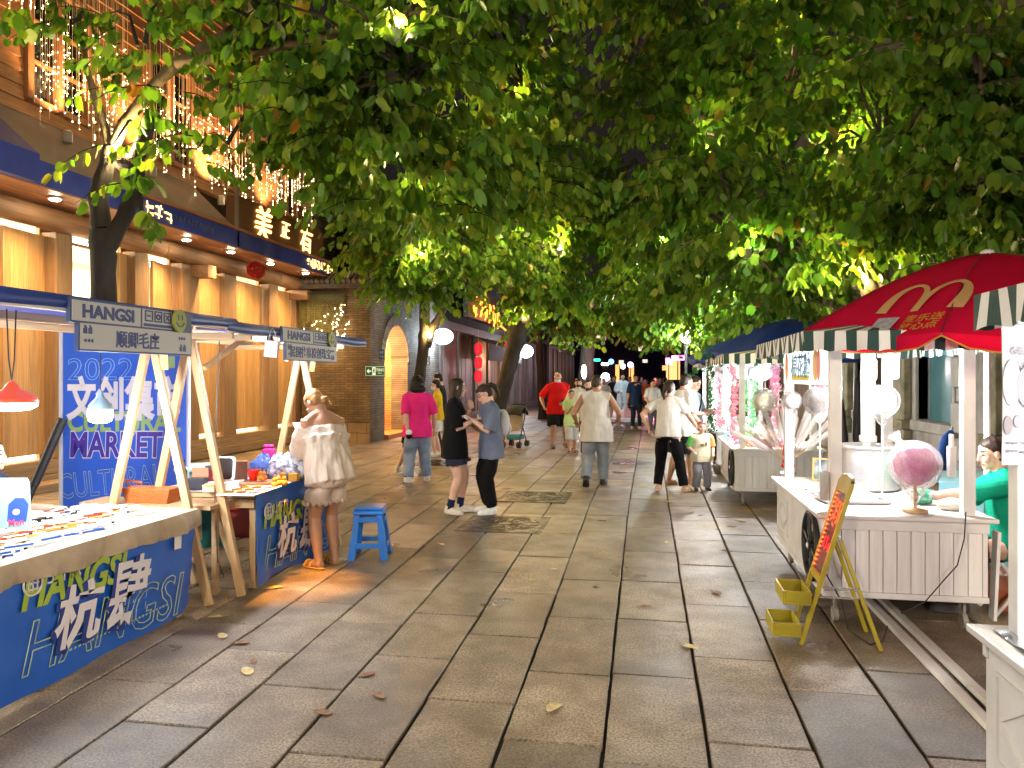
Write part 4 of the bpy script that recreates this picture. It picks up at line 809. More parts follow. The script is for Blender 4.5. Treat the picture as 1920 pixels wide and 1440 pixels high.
def stall(label, v0, v1, ua, vs, zt, seed):
    t = thing('market_stall', label, 'market stall', (-3.6, (v0+v1)/2, 0))
    for v, u, sp in vs: aframe(t, u, v, sp, 2.04)
    b = MB()
    for u in (-3.02, ua, -4.2): b.bb(u-.02, u+.02, v0+.1, v1-.1, 1.98, 2.03) if u != -3.02 else b.bb(u-.02, u+.025, v0+.1, v1-.1, 1.995, 2.04)
    b.build('beam', PINEY, t, world=True, bev=.004)
    for v, u, sp in vs:
        b = MB(); b.bar((-4.25, v+.045, 1.955), (-2.98, v+.045, 1.955), .035, .045); b.build('cross_bar', wood('pine_cross', (.5, .33, .17), (.4, .24, .11), 'x'), t, world=True, bev=.004)
        b = MB(); e = .32 if v < (v0+v1)/2 else -.32; b.bar((u+.12, v, 1.72), (u+.30, v+e, 1.985), .05, .035); b.build('brace', PINE, t, world=True, bev=.004)
    rd = random.Random(seed); ph = rd.uniform(0, 6)
    f = lambda a, c: (-2.965-(1.27)*c, v0+(v1-v0)*a, zt-.004+.035*c+.012*math.sin(a*9+ph)*math.sin(c*5)-.03*math.sin(PI*c)*(.5+.5*math.sin(a*11+ph)))
    b = MB(); b.sheet(f, 24, 10, .004); b.build('roof_tarp', TARP, t, world=True, smooth=True)
    b = MB(); b.sheet(lambda a, c: (-2.965+.018*math.sin(c*PI)+.006*math.sin(a*23+ph), v0+(v1-v0)*a, zt-.002-.075*c-.008*math.sin(a*17+ph)*c), 30, 4, .006); b.build('tarp_edge', mat('blue_tarp_edge', (.015, .045, .26), (.012, .035, .2), rough=.4, scale=4), t, world=True, smooth=True)
    b = MB(); b.tube([(-2.955, v0+(v1-v0)*k/14, zt-.078-.008*math.sin(k/14*17+ph)) for k in range(15)], .007, 6); b.build('hem', mat('tarp_hem', (.6, .56, .5), rough=.5), t, world=True)
    return t
st1 = stall('blue roofed stall with pine A-frames over the pen table', 1.3, 5.16, -3.60, [(1.7, -3.6, .48), (5.1, -3.62, .47)], 2.075, 1)
st2 = stall('blue roofed stall with pine A-frames over the jewellery table', 5.02, 7.72, -3.5, [(5.36, -3.47, .43), (7.15, -3.42, .40)], 2.055, 2)
b = MB(); b.bar((-4.75, 4.15, 0), (-4.75, 4.15, 2.0), .045, .045); b.build('rear_post', PINE, st1, world=True, bev=.004)
b = MB(); b.sheet(lambda a, c: (-5.0-.0*a, 1.6+2.55*a, .35+1.6*c+.0), 6, 6, .006); b.build('rear_cloth', TARP, st1, world=True)

def skirt(u, v0, v1, zt, off, label, extra):
    t = thing('banner_table', label, 'display table', (u-.4, (v0+v1)/2, 0))
    b = MB(); b.bb(u-.86, u-.012, v0+.02, v1-.03, zt-.05, zt-.004); b.build('table_top', mat('table_board', (.5, .34, .18), (.4, .26, .13), rough=.5, scale=3), t, world=True, bev=.004)
    for x in (u-.82, u-.07):
        for y in (v0+.1, v1-.12): b = MB(); b.bb(x-.025, x+.025, y-.025, y+.025, 0, zt-.053); b.build('leg', PINE, t, world=True)
    def f(a, c):
        y = v0+(v1-v0)*a; z = .035+(zt-.04)*c; k = max(0, a-.94)/.06
        return (u+.018*math.sin(a*13+1)*(1-c)+.009*math.sin(a*31+c*2)*(1-c)+.004*math.sin(a*9+c*14)-.05*k*k*(1-c), y-.03*k*(1-c), z+.02*math.sin(a*7)*(1-c)+.04*k*k*(1-c))
    b = MB(); b.sheet(f, 40, 8, .003); b.build('banner', BANB, t, world=True, smooth=True)
    P = lambda v, z, lift: frameM((u+.016+lift, v+off, z), (0, 1, -.052), (0, .052, 1))
    text('outline_lettering', 'HANGSI', P(3.37, .13, .0), .39, OUTL, t, width=1.37, outline=.0035, shear=.25)
    text('lime_lettering', 'HANGSI', P(3.38, .47, .003), .235, LIME, t, width=.80, bold=.007, shear=.22)
    for ch, v, z, s, w in (('杭', 3.585, .225, .34, .38), ('肆', 3.985, .20, .42, .40)):
        text('character_shadow', ch, P(v-.018, z-.012, .0055), s, DBLUE, t, width=w, bold=.016, ext=.001, shear=.2, brush=.055)
        text('character', ch, P(v, z, .009), s, PALE, t, width=w, bold=.008, ext=.001, shear=.2, brush=.055)
    text('small_lettering', '上下航', P(3.56, .565, .003), .10, PALE, t, width=.24, bold=.001)
    b = MB(); M = P(3.465, .59, .004); r = .062
    for k in range(24): a0, a1 = PI*k/12, PI*(k+1)/12; b.tube([M @ V((r*math.cos(a0), r*math.sin(a0), 0)), M @ V((r*math.cos(a1), r*math.sin(a1), 0))], .005, 5)
    for q in (-.03, 0, .03): b.bar(M @ V((-.04, q, 0)), M @ V((.04, q, 0)), .008, .003, up=(1, 0, 0)); b.bar(M @ V((q, -.04, 0)), M @ V((q, .04, 0)), .008, .003, up=(1, 0, 0))
    b.build('round_emblem', PALE, t, world=True)
    b = MB(); rdx = random.Random(9)
    for k in range(26): y = 3.72+k*.034; b.bar(P(y, .155-(y-3.6)*.0, .003) @ V((0, 0, 0)), P(y, .155, .003) @ V((.016, .004, 0)), .010, .002, up=(1, 0, 0))
    b.build('tiny_lettering', OUTL, t, world=True)
    if extra: b = MB(); b.prism([(0, 0), (.075, 0), (.075, .085), (0, .085)], .002, P(4.66, .50, .003)); b.build('sticker', mat('sticker_white', (.7, .66, .62), rough=.5), t, world=True)
    return t
tb1 = skirt(-3.15, 1.5, 4.93, .72, 0, 'table with a blue printed banner and crumpled brown paper edge, covered in pens', True)
rdk = random.Random(12); kn = [rdk.uniform(0, 6.3) for _ in range(6)]
def kraft(a, c):
    v = 1.45+3.5*a
    if c < .7: cc = c/.7; return (-4.03+.90*cc, v+.015*math.sin(cc*9), .7245+.004*math.sin(a*40)*math.sin(cc*11))
    cc = (c-.7)/.3; w = math.sin(a*38+kn[0])*.5+math.sin(a*71+kn[1])*.35+math.sin(a*131+kn[2])*.15
    return (-3.128+.018*math.sin(cc*2.2)+.032*w*cc*(1+.4*math.sin(a*210)), v+.01*math.sin(a*50)*cc, .7245-.125*cc-.012*math.sin(a*29+kn[3])*cc)
b = MB(); b.sheet(kraft, 150, 20, .002); b.build('paper_cover', mat('kraft_paper', (.40, .30, .195), (.30, .22, .14), rough=.75, scale=6, bump=.5, bscale=10), tb1, world=True, smooth=True, angle=25)
b = MB(); b.sheet(lambda a, c: (-3.14-.86*c+.006*math.sin(a*60), 4.93+.03*math.sin(c*8)*(1)+.05*a, .7285-.09*a*a+.008*math.sin(c*23)*a), 8, 24, .002); b.build('paper_end', mat('kraft_paper', (.40, .30, .195)), tb1, world=True, smooth=True)
tb2 = skirt(-3.0, 5.5, 7.14, .76, 2.2, 'table with a blue printed banner loaded with jewellery and knick-knacks', False)
b = MB(); b.sheet(lambda a, c: (-3.87+.875*a, 5.49+1.66*c, .762+.003*math.sin(a*13+c*17)), 12, 20, .002); b.build('table_cloth', mat('pale_cloth', (.62, .58, .62), (.55, .5, .55), rough=.7, scale=4, bump=.2), tb2, world=True, smooth=True)
b = MB(); b.bb(-3.9, -3.02, 5.505, 5.53, .64, .705); b.bb(-3.92, -3.9, 5.5, 7.0, .64, .705); b.build('apron', PINEY, tb2, world=True)
for s in (-3.15, -3.55): b = MB(); b.bar((s, 5.56, .02), (s-.25, 5.56, .64), .045, .03, up=(0, 1, 0)); b.build('strut', PINE, tb2, world=True)

def stall_sign(v0, sc, txt, label, tilt=0):
    u = -2.925; t = thing('stall_sign', label, 'stall sign', (u, v0, 1.95)); P = lambda v, z, l=0: frameM((u+l, v0+v*sc, z), (0, 1, 0), (0, 0, 1))
    fr = mat('sign_border', (.03, .05, .13), rough=.5)
    b = MB(); b.prism([(0, 1.935), (0, 2.065), (1.0*sc, 2.065), (1.0*sc, 1.79), (.055*sc, 1.79), (.055*sc, 1.935)][::-1], .022, frameM((u-.022, v0, 0), (0, 1, 0), (0, 0, 1))); b.build('board', fr, t, world=True)
    b = MB()
    for (a, c, z0, z1) in ((.012, .52, 1.947, 2.053), (.067, .988, 1.80, 1.936), (.535, .80, 1.947, 2.053)): b.prism([(0, 0), ((c-a)*sc, 0), ((c-a)*sc, z1-z0), (0, z1-z0)], .004, P(a, z0))
    b.build('panel', SIGNW, t, world=True)
    text('heading', 'HANGSI', P(.075, 1.968, .005), .095, NAVY, t, width=.385*sc, bold=.0035)
    text('shop_name', txt, P(.5 if len(txt) == 4 else .49, 1.828, .005), .1, NAVY, t, width=(.36 if len(txt) == 4 else .74)*sc, bold=.002, center=True)
    b = MB()
    for k in range(3):
        a = .555+.083*k
        for (x0, x1, y0, y1) in ((0, .068, 0, .008), (0, .068, .058, .066), (0, .008, .008, .058), (.060, .068, .008, .058)): b.prism([(x0*sc, y0), (x1*sc, y0), (x1*sc, y1), (x0*sc, y1)], .003, P(a, 1.982, .004))
        M = P(a+.034, 2.015, .005)
        if k == 0: b.bar(M @ V((-.018, 0, 0)), M @ V((.018, 0, 0)), .008, .002, up=(1, 0, 0))
        if k == 1: b.tube([M @ V((.017*math.cos(q*PI/6), .015*math.sin(q*PI/6)-.002, 0)) for q in range(13)], .0045, 5)
        if k == 2: b.bar(M @ V((-.016, -.016, 0)), M @ V((.016, .016, 0)), .008, .002, up=(1, 0, 0)); b.bar(M @ V((-.016, .016, 0)), M @ V((.016, -.016, 0)), .008, .003, up=(1, 0, 0))
    b.prism([(0, 0), (.25*sc, 0), (.25*sc, .016), (0, .016)], .003, P(.545, 1.953, .004))
    for s, x0, z in ((1, .085, 1.882), (-1, .935, 1.815)):
        for k in range(2): b.prism([(0, 0), (.026, 0), (.026, .03), (.014, .045), (.004, .045), (.010, .03), (0, .03)], .003, P(x0+.035*k*s-(.026 if s < 0 else 0), z, .004))
        for k in range(3): b.prism([(0, .011), (.02, 0), (.02, .022)] if s > 0 else [(.02, .011), (0, .022), (0, 0)], .003, P(x0+.024*k*s-(.02 if s < 0 else 0), 1.835 if s > 0 else 1.885, .004))
    b.build('symbols', NAVY, t, world=True)
    c = P(.85, 2.005, .012); b = MB(); b.prism([(.066*math.cos(k*PI/12), .072*math.sin(k*PI/12)) for k in range(24)], .014, c); d = b.build('smile_disc', mat('olive_disc', (.24, .27, .02), rough=.5), t, world=True)
    b = MB(); T = c @ Matrix.Translation((0, 0, .016))
    for q in (-.02, .02): b.bar(T @ V((q-.004, .035, 0)), T @ V((q+.004, .005, 0)), .007, .002, up=(1, 0, 0))
    b.tube([T @ V((.042*math.cos(PI+PI*k/8), .042*math.sin(PI+PI*k/8)+.005, 0)) for k in range(1, 8)], .003, 5); b.build('smile', NAVY, d, world=True)
stall_sign(vU(131, -2.925), 1.06, '顺卿毛庄', 'white and navy stall sign with a smiling disc hung over the pen table')
stall_sign(vU(529, -2.925), 1.10, '民国往事原创珠宝', 'white and navy stall sign with a smiling disc hung over the jewellery table')

def backdrop():
    d = 6.7; k = d/FPX; o = W(118, 940, d); t = thing('backdrop_banner', 'tall blue printed market banner standing behind the pen stall', 'banner', (o.x, o.y, 0))
    base = frameM((o.x, o.y, 0), (CT, ST, 0), (0, 0, 1)); w = 232*k; X = lambda px: (px-118)*k; Z = lambda py: CH-(py-HY)*k
    b = MB(); b.prism([(0, .06), (w, .06), (w, Z(603)), (0, Z(603))], .006, base @ Matrix.Translation((0, 0, -.008))); b.build('print', mat('backdrop_blue', (.03, .10, .52), (.04, .12, .58), rough=.4, scale=2), t, world=True)
    b = MB(); b.prism([(-.03, 0), (0, 0), (0, Z(601)), (-.03, Z(601))], .03, base @ Matrix.Translation((-.002, 0, -.02))); b.prism([(w, 0), (w+.025, 0), (w+.025, Z(601)), (w, Z(601))], .03, base @ Matrix.Translation((.002, 0, -.02))); b.prism([(-.1, 0), (w+.1, 0), (w+.1, .05), (-.1, .05)], .3, base @ Matrix.Translation((0, 0, -.15))); b.build('stand', mat('stand_white', (.55, .52, .55), rough=.4), t, world=True, bev=.004)
    T = lambda px, py, l: base @ Matrix.Translation((X(px), Z(py), l)); S = lambda px: px*k
    text('year_lettering', '2022', T(126, 712, .0), S(58), mat('print_sky', (.3, .5, .8), rough=.5), t, width=S(122), outline=.0025)
    text('white_lettering', '文创集市', T(126, 779, .003), S(84), PALE, t, width=S(218), bold=.014, ext=.001)
    text('lime_lettering', 'CULTURAL', T(126, 808, .0), S(52), mat('print_lime_pale', (.30, .42, .14), rough=.5), t, width=S(212), bold=.008, ext=.001)
    text('market_outline', 'MARKET', T(130, 856, .004), S(66), PALE, t, width=S(176), bold=.016, ext=.001, shear=.05)
    text('market_lettering', 'MARKET', T(130, 856, .008), S(66), PURP, t, width=S(174), bold=.007, ext=.001, shear=.05)
    text('outline_lettering', 'CULTURAL', T(112, 936, .0) @ Matrix.Rotation(R(6), 4, 'Z'), S(68), OUTL, t, width=S(195), outline=.0025)
    b = MB(); b.prism([(0, 0), (S(18), 0), (S(18), S(22)), (0, S(22))], .002, T(310, 690, 0)); b.prism([(0, 0), (S(30), 0), (S(30), S(14)), (0, S(14))], .002, T(308, 660, 0)); b.build('lime_patch', mat('print_lime_pale', (.30, .42, .14)), t, world=True)
    b = MB(); b.prism([(0, 0), (S(12), 0), (S(12), S(26)), (0, S(26))], .002, T(290, 945, 0)); b.prism([(0, 0), (S(40), 0), (S(40), S(8)), (0, S(8))], .002, T(275, 954, 0)); b.build('lime_marks', LIME, t, world=True)
backdrop()
t = thing('leaning_pole', 'black padded pole leaning behind the pen table', 'pole', W(52, 940, 6.3)); b = MB(); a, c = W(40, 965, 6.3), W(118, 785, 6.45); b.tube([a, a.lerp(c, .3), a.lerp(c, .31), c], [.03, .03, .036, .04], 10); b.build('pole', mat('black_padding', (.012, .012, .013), rough=.6, bump=.3), t, world=True)

def pendant(px, py, d, kind, label):
    p = W(px, py, d); t = thing('pendant_lamp', label, 'pendant lamp', p); ys = 2.0
    b = MB()
    for s in ((-.035, .03) if kind == 'red' else (0,)): b.tube([p+V((0, 0, .12)), V((p.x, p.y+s*.6, (p.z+ys)/2)), V((p.x, p.y+s, ys+.03))], .004, 5)
    b.build('cord', mat('black_cord', (.02, .02, .02)), t, world=True)
    if kind == 'red':
        b = MB(); b.lathe([(.012, .12), (.03, .10), (.045, .075), (.09, .055), (.13, .02), (.132, .0)], p, 24, cap=False); b.build('shade', mat('orange_enamel', (.55, .06, .02), rough=.3, coat=.3, emit=(1, .12, .03), es=.22), t, world=True, smooth=True)  # weak emission stands in for bulb light showing through the shade
        b = MB(); b.lathe([(.127, .012), (.125, -.02), (.09, -.04), (.03, -.047), (.001, -.048)], p, 24); b.build('diffuser', emat('cold_diffuser', (.86, .94, 1), 16), t, world=True, smooth=True)
        lamp('POINT', p+V((0, 0, -.13)), 25, COOL, .09, t)
    else:
        b = MB(); b.lathe([(.012, .13), (.02, .10), (.03, .075), (.05, .055), (.073, .025), (.075, .0)], p, 20, cap=False); b.build('socket', mat('grey_socket', (.28, .38, .42), rough=.4), t, world=True, smooth=True)
        b = MB(); b.lathe([(.074, .002), (.075, -.05), (.068, -.075), (.04, -.088), (.001, -.09)], p, 20); b.build('bulb', emat('cold_diffuser', (.86, .94, 1), 16), t, world=True, smooth=True)
        lamp('POINT', p+V((0, 0, -.17)), 32, COOL, .08, t)
pendant(22, 755, 4.3, 'red', 'orange shaded lamp glowing white over the pen table')
pendant(188, 768, 5.1, 'bulb', 'large grey necked bulb hanging before the blue backdrop')
p3_ = V((-3.55, 2.15, 1.62)); pt = thing('pendant_lamp', 'added unseen orange shaded lamp at the near end of the pen stall', 'pendant lamp', p3_)  # extra lamp added out of frame to light the foreground
b = MB(); b.lathe([(.012, .12), (.045, .075), (.13, .02), (.132, 0)], p3_, 20, cap=False); b.tube([p3_+V((0, 0, .12)), V((p3_.x, p3_.y, 2.03))], .004, 5); b.build('shade', mat('orange_enamel', (.55, .06, .02)), pt, world=True)
b = MB(); b.lathe([(.127, .012), (.09, -.04), (.001, -.048)], p3_, 20); b.build('diffuser', emat('cold_diffuser', (.86, .94, 1), 16), pt, world=True); lamp('POINT', p3_+V((0, 0, -.13)), 26, COOL, .1, pt)
# lamps of the second stall
p = V((-3.1, 6.5, 1.90)); t = thing('stall_lamp', 'white lamp hidden behind the jewellery stall sign', 'lamp', p); b = MB(); b.ell(p, .05, n=10, k=6); b.build('bulb', emat('cold_diffuser', (.86, .94, 1), 16), t, world=True); b = MB(); b.tube([p, p+V((0, 0, .09))], .012, 6); b.build('holder', BLK, t, world=True); lamp('POINT', p+V((-.1, -.1, -.1)), 60, (1, .92, .85), .06, t)
p = V((-2.945, 5.62, 1.93)); t = thing('clip_lamp', 'small amber clip lamp on the stall edge above the jewellery banner', 'lamp', p); b = MB(); b.lathe([(.02, .05), (.035, .0), (.04, -.03)], p, 12, cap=False); b.build('shade', BLK, t, world=True); b = MB(); b.ell(p+V((0, 0, -.01)), .025, n=8, k=6); b.build('bulb', emat('amber_bulb', (1, .5, .1), 25), t, world=True); lamp('SPOT', p+V((0, 0, -.06)), 300, (1, .42, .07), .03, t, aim=(-2.80, 5.70, 0), size=40, blend=.8)

# ---- things on the pen table
def pen(u, v, z, yaw, c, label, L=.15, thick=.006):
    m1, m2 = c; b = MB(); b.tube([(-L/2, 0, 0), (L*.36, 0, 0)], thick, 6); b.cur = 1; b.tube([(L*.36, 0, 0), (L*.47, 0, 0), (L*.5, 0, 0)], [thick*1.05, thick*.8, .001], 6); b.bb(-L*.5, -L*.2, -.002, .002, thick*.9, thick*1.8)
    o = b.build('pen', [m1, m2]); o.location = (u, v, z+thick); o.rotation_euler = (0, 0, yaw); tag(o, label, 'pen', 'pens laid out on the pen table'); return o
PC = {n: mat('pen_'+n, c, rough=.25) for n, c in (('white', (.75, .76, .78)), ('pale', (.55, .66, .75)), ('black', (.012, .012, .016)), ('red', (.5, .02, .015)), ('brown', (.12, .03, .02)), ('gold', (.5, .28, .06)), ('blue', (.03, .10, .4)))}
rd = random.Random(21); rows = [(-3.94, ('brown', 'white'), 'dark brown pen in the back row by the clear wrapper'), (-3.84, ('black', 'white'), 'black and white pen in the second row from the back'), (-3.73, ('pale', 'white'), 'pale blue pen in the middle of the pen table'), (-3.62, ('red', 'gold'), 'red pen with gold tip in the middle rows'), (-3.50, ('gold', 'brown'), 'gold and brown pen lying toward the front'), (-3.40, ('white', 'pale'), 'white pen in the front rows of the pen table'), (-3.30, ('blue', 'white'), 'blue and white pen closest to the paper edge')]
for r, (u, c, lab) in enumerate(rows):
    v = 2.5+r*.05
    while v < (4.75 if r < 6 else 4.3):
        cc = c if rd.random() < .75 else rd.choice((('white', 'pale'), ('pale', 'white'), ('white', 'black')))
        lb = lab if cc == c else 'pale plastic pen mixed among the coloured rows of pens'
        pen(u+rd.uniform(-.04, .04), v, .7285+rd.choice((0, .001, .012)), PI/2+rd.uniform(-.35, .35)-.5, (PC[cc[0]], PC[cc[1]]), lb, rd.uniform(.13, .18)); v += rd.uniform(.04, .07)
t = thing('plastic_wrapper', 'clear crumpled plastic wrapper at the far edge of the pen table', 'wrapper', (-3.75, 4.8, .73)); b = MB(); rd = random.Random(5); b.sheet(lambda a, c: (-4.0+.5*a, 4.66+.24*c, .735+.02*abs(math.sin(a*14+c*9)*math.sin(c*12))), 30, 14, .001); b.build('wrapper', mat('clear_film', (.8, .8, .85), rough=.15, alpha=.35, spec=.8), t, world=True)
def portrait():
    d = 4.6; k = d/FPX; o = W(-20, 1000, d); t = thing('picture_board', 'upright printed board of a seated figure in blue at the edge of the pen table', 'picture board', (o.x, o.y, .73)); M = Matrix.Translation((o.x, o.y, .73)) @ Matrix.Rotation(TH, 4, 'Z') @ Matrix.Rotation(R(90-12), 4, 'X'); w, h = 80*k, 100*k
    b = MB(); b.prism([(0, 0), (w, 0), (w-.05, h-.03), (w-.07, h), (0, h)], .008, M); b.build('board', mat('pale_print', (.22, .36, .38), (.26, .40, .40), rough=.4, scale=5), t, world=True)
    L = M @ Matrix.Translation((0, 0, .0085)); cx = w*.62
    def el(x, y, rx, ry, z): return [(x+rx*math.cos(a*PI/10), y+ry*math.sin(a*PI/10)) for a in range(20)], z
    for nm, c, (ol, z) in (('painted_robe', (.02, .06, .30), ([(cx-.055, h*.18), (cx+.06, h*.18), (cx+.062, h*.5), (cx+.03, h*.62), (cx-.025, h*.62), (cx-.06, h*.5)], 0)), ('painted_head', (.55, .38, .28), el(cx, h*.72, .022, .028, .001)), ('painted_hair', (.4, .4, .4), el(cx, h*.785, .022, .014, .002)), ('painted_hands', (.6, .42, .32), el(cx-.005, h*.36, .022, .018, .003))):
        b = MB(); b.prism(ol, .001, L @ Matrix.Translation((0, 0, z))); b.build(nm, mat(nm, c, rough=.5), t, world=True)
    text('lettering', 'Men', L @ Matrix.Translation((w*.45, .03, .005)) @ Matrix.Rotation(.1, 4, 'Z'), .055, mat('print_red', (.55, .05, .12), rough=.5), t, bold=.001, ext=.0005)
portrait()
# ---- jewellery table goods
def goods():
    Z = .765
    def at(px, py, z=Z): return G(px, py, z)
    def T(name, label, cat, px, py, rz=0): c = at(px, py); return thing(name, label, cat, (c.x, c.y, Z), rz)
    t = T('storage_box', 'teal plastic storage box with a clear pale lid', 'storage box', 478, 896, .5); t.location.z = .15; t.location.x -= .5
    b = MB(); b.box((0, 0, .33), (.40, .30, .66), top=1.06); b.build('bin', mat('teal_plastic', (.02, .32, .36), rough=.35), t, bev=.02); b = MB(); b.box((0, 0, .70), (.46, .35, .05)); b.build('lid', mat('lid_plastic', (.5, .6, .55), rough=.3), t, bev=.02); b = MB(); b.box((-.1, -.162, .36), (.2, .006, .55)); b.build('label_card', mat('beige_card', (.55, .42, .25)), t)
    t = T('pouch', 'magenta cloth pouch standing on the jewellery table', 'pouch', 504, 893, .3); b = MB(); b.box((0, 0, .13), (.14, .06, .24), top=.8); b.box((0, 0, .27), (.10, .03, .03)); b.build('pouch', mat('magenta_cloth', (.55, .01, .22), (.42, .01, .18), rough=.7, scale=20, bump=.4), t, bev=.02)
    rd = random.Random(3)
    for k, (px, py, lab) in enumerate(((523, 899, 'blue and white cloth bundle heaped in the middle of the jewellery table'), (545, 897, 'white cloth bundle heaped at the right of the jewellery table'), (493, 899, 'deep blue knotted cloth bundle by the magenta pouch'))):
        t = T('cloth_bundle', lab, 'cloth bundle', px, py); b = MB(); b.ell((0, 0, .09), (.12, .09, .10), n=18, k=12, jit=.16); b.ell((.08, .03, .07), (.09, .08, .08), n=14, k=10, jit=.2); b.ell((-.03, .05, .13), (.07, .07, .09), n=14, k=10, jit=.2)
        b.build('bundle', mat('porcelain_cloth_%d' % k, ((.75, .75, .8), (.75, .75, .8), (.05, .10, .35))[k], ((.08, .14, .42), (.55, .6, .75), (.02, .06, .25))[k], rough=.7, scale=26, bump=.3), t, smooth=True)
    t = T('wooden_tray', 'round wooden tray with a red cup and small gourds', 'tray', 482, 907); b = MB(); b.lathe([(.14, 0), (.15, .02), (.145, .02), (.13, .012), (.001, .012)], n=28); b.build('tray', mat('tray_wood', (.5, .25, .12), (.4, .18, .08), rough=.4, scale=8), t, smooth=True)
    c = at(475, 904); t = thing('red_cup', 'bright red flared cup on the round wooden tray', 'cup', (c.x, c.y, Z+.016)); b = MB(); b.lathe([(.03, 0), (.036, .02), (.055, .09), (.05, .09), (.032, .03), (.001, .02)], n=20, fold=(6, .12)); b.build('cup', mat('red_glaze', (.6, .015, .01), rough=.2), t, smooth=True)
    for k, (px, py) in enumerate(((488, 905), (495, 906), (522, 911), (533, 911), (530, 903), (515, 914))):
        t = T('gourd', ('small orange gourd on the round wooden tray', 'second small orange gourd on the round wooden tray, toward the street', 'orange beaded gourd at the banner edge beside the honey coloured box', 'right orange beaded gourd by the honey coloured box', 'orange gourd behind the beaded ones', 'lowest orange gourd at the very edge of the banner table')[k], 'gourd', px, py); t.location.z += .02 if k < 2 else 0
        b = MB(); b.ell((0, 0, .025), (.03, .03, .026), n=12, k=8); b.ell((0, 0, .062), (.019, .019, .02), n=10, k=6); b.tube([(0, 0, .08), (.004, 0, .1)], .004, 5); b.build('gourd', mat('orange_gourd', (.5, .17, .02), (.6, .28, .05), rough=.25, scale=12), t, smooth=True)
    t = T('honey_box', 'small honey coloured box at the end of the jewellery table', 'box', 551, 902); b = MB(); b.box((0, 0, .035), (.08, .06, .07)); b.build('box', mat('honey', (.5, .27, .03), rough=.25), t, bev=.006)
    t = T('table_mirror', 'dark mirror in a white rounded frame behind the leaning post', 'mirror', 420, 905, TH); b = MB(); rr = .03
    ol = [(x+rr*math.cos(a), y+rr*math.sin(a)) for x, y, a0 in ((.06, .19, 0), (-.06, .19, 90), (-.06, .04, 180), (.06, .04, 270)) for a in (R(a0), R(a0+45), R(a0+90))]
    M = Matrix.Rotation(R(80), 4, 'X'); b.prism(ol, .02, M); b.build('frame', mat('white_gloss', (.75, .74, .72), rough=.3), t); b = MB(); b.prism([(x*.8, .115+(y-.115)*.85) for x, y in ol], .004, M @ Matrix.Translation((0, 0, .0205))); b.build('glass', mat('mirror_dark', (.03, .02, .02), rough=.08), t)
    t = T('tumbler', 'dark red drink tumbler with a grey lid', 'tumbler', 395, 902); b = MB(); b.lathe([(.035, 0), (.045, .11)], n=18); b.build('cup', mat('wine_plastic', (.2, .02, .02), rough=.2), t, smooth=True); b = MB(); b.lathe([(.048, .112), (.048, .13), (.03, .135)], n=18); b.build('lid', mat('lid_grey', (.1, .12, .13), rough=.4), t); b = MB(); b.tube([(0, 0, .135), (.01, 0, .2)], .004, 6); b.build('straw', mat('straw_white', (.6, .6, .6)), t)
    t = T('tissue_box', 'black open box at the near corner of the jewellery table', 'box', 371, 917, .2); b = MB(); b.box((0, 0, .045), (.13, .09, .09)); b.build('box', mat('black_box', (.02, .02, .03), rough=.4), t, bev=.004); b = MB(); b.box((0, .05, .12), (.13, .006, .09)); b.build('lid', mat('orange_card', (.4, .2, .1)), t)
    t = T('green_bottle', 'slim green glass bottle at the back corner of the jewellery table', 'bottle', 344, 914); b = MB(); b.lathe([(.028, 0), (.03, .01), (.03, .13), (.012, .17), (.011, .21), (.014, .212), (.014, .225)], n=16); b.build('bottle', mat('green_glass', (.01, .09, .02), rough=.1, spec=.8), t, smooth=True)
    t = T('gift_box', 'flat yellow and white gift box by the leaning post', 'box', 402, 921, .3); b = MB(); b.box((0, 0, .02), (.15, .11, .04)); b.build('box', mat('cream_card', (.7, .6, .4), rough=.5), t, bev=.004); b = MB(); b.box((0, 0, .049), (.155, .115, .016)); b.build('lid', mat('gold_lid', (.6, .45, .2), rough=.4), t, bev=.003)
    t = T('brown_box', 'brown cardboard box behind the jewellery table', 'box', 450, 897, .4); t.location.z = .6; b = MB(); b.box((0, 0, .16), (.13, .13, .32)); b.build('box', mat('brown_card', (.2, .08, .035)), t, bev=.004)
    t = T('bracelet_mat', 'pale display mat with bracelets at the front of the jewellery table', 'display mat', 455, 925, .05); b = MB(); b.box((0, .12, .004), (.3, .5, .008)); b.build('mat', mat('cream_mat', (.75, .68, .55), rough=.8), t, bev=.002)
    for k in range(9): b = MB(); q = V((-.1+.1*(k % 3), -.02+.13*(k//3), .013)); b.tube([q+V((.035*math.cos(a*PI/6), .035*math.sin(a*PI/6), 0)) for a in range(13)], .005, 6); b.build('bracelet', mat('bracelet_%d' % (k % 3), ((.5, .3, .05), (.5, .1, .05), (.2, .25, .5))[k % 3], rough=.2, metal=.3), t)
    c = G(440, 1012); t = thing('red_crate', 'red plastic crate under the jewellery table', 'crate', (c.x-.18, c.y+.25, 0), .2)
    b = MB(); b.box((0, 0, .012), (.5, .34, .024))
    for s in (-1, 1): b.box((s*.25, 0, .16), (.014, .36, .27)); b.box((0, s*.175, .16), (.48, .014, .27)); b.box((s*.262, 0, .30), (.03, .40, .02)); b.box((0, s*.188, .30), (.49, .03, .02))
    b.build('crate', mat('red_plastic', (.45, .06, .03), rough=.4), t, bev=.004)
    t = thing('black_bag', 'black bag resting on the red crate', 'bag', (c.x-.2, c.y+.25, .31)); b = MB(); b.ell((0, 0, .07), (.2, .13, .1), n=14, k=9, jit=.12); b.build('bag', mat('black_nylon', (.02, .02, .025), rough=.5, bump=.3), t, smooth=True)
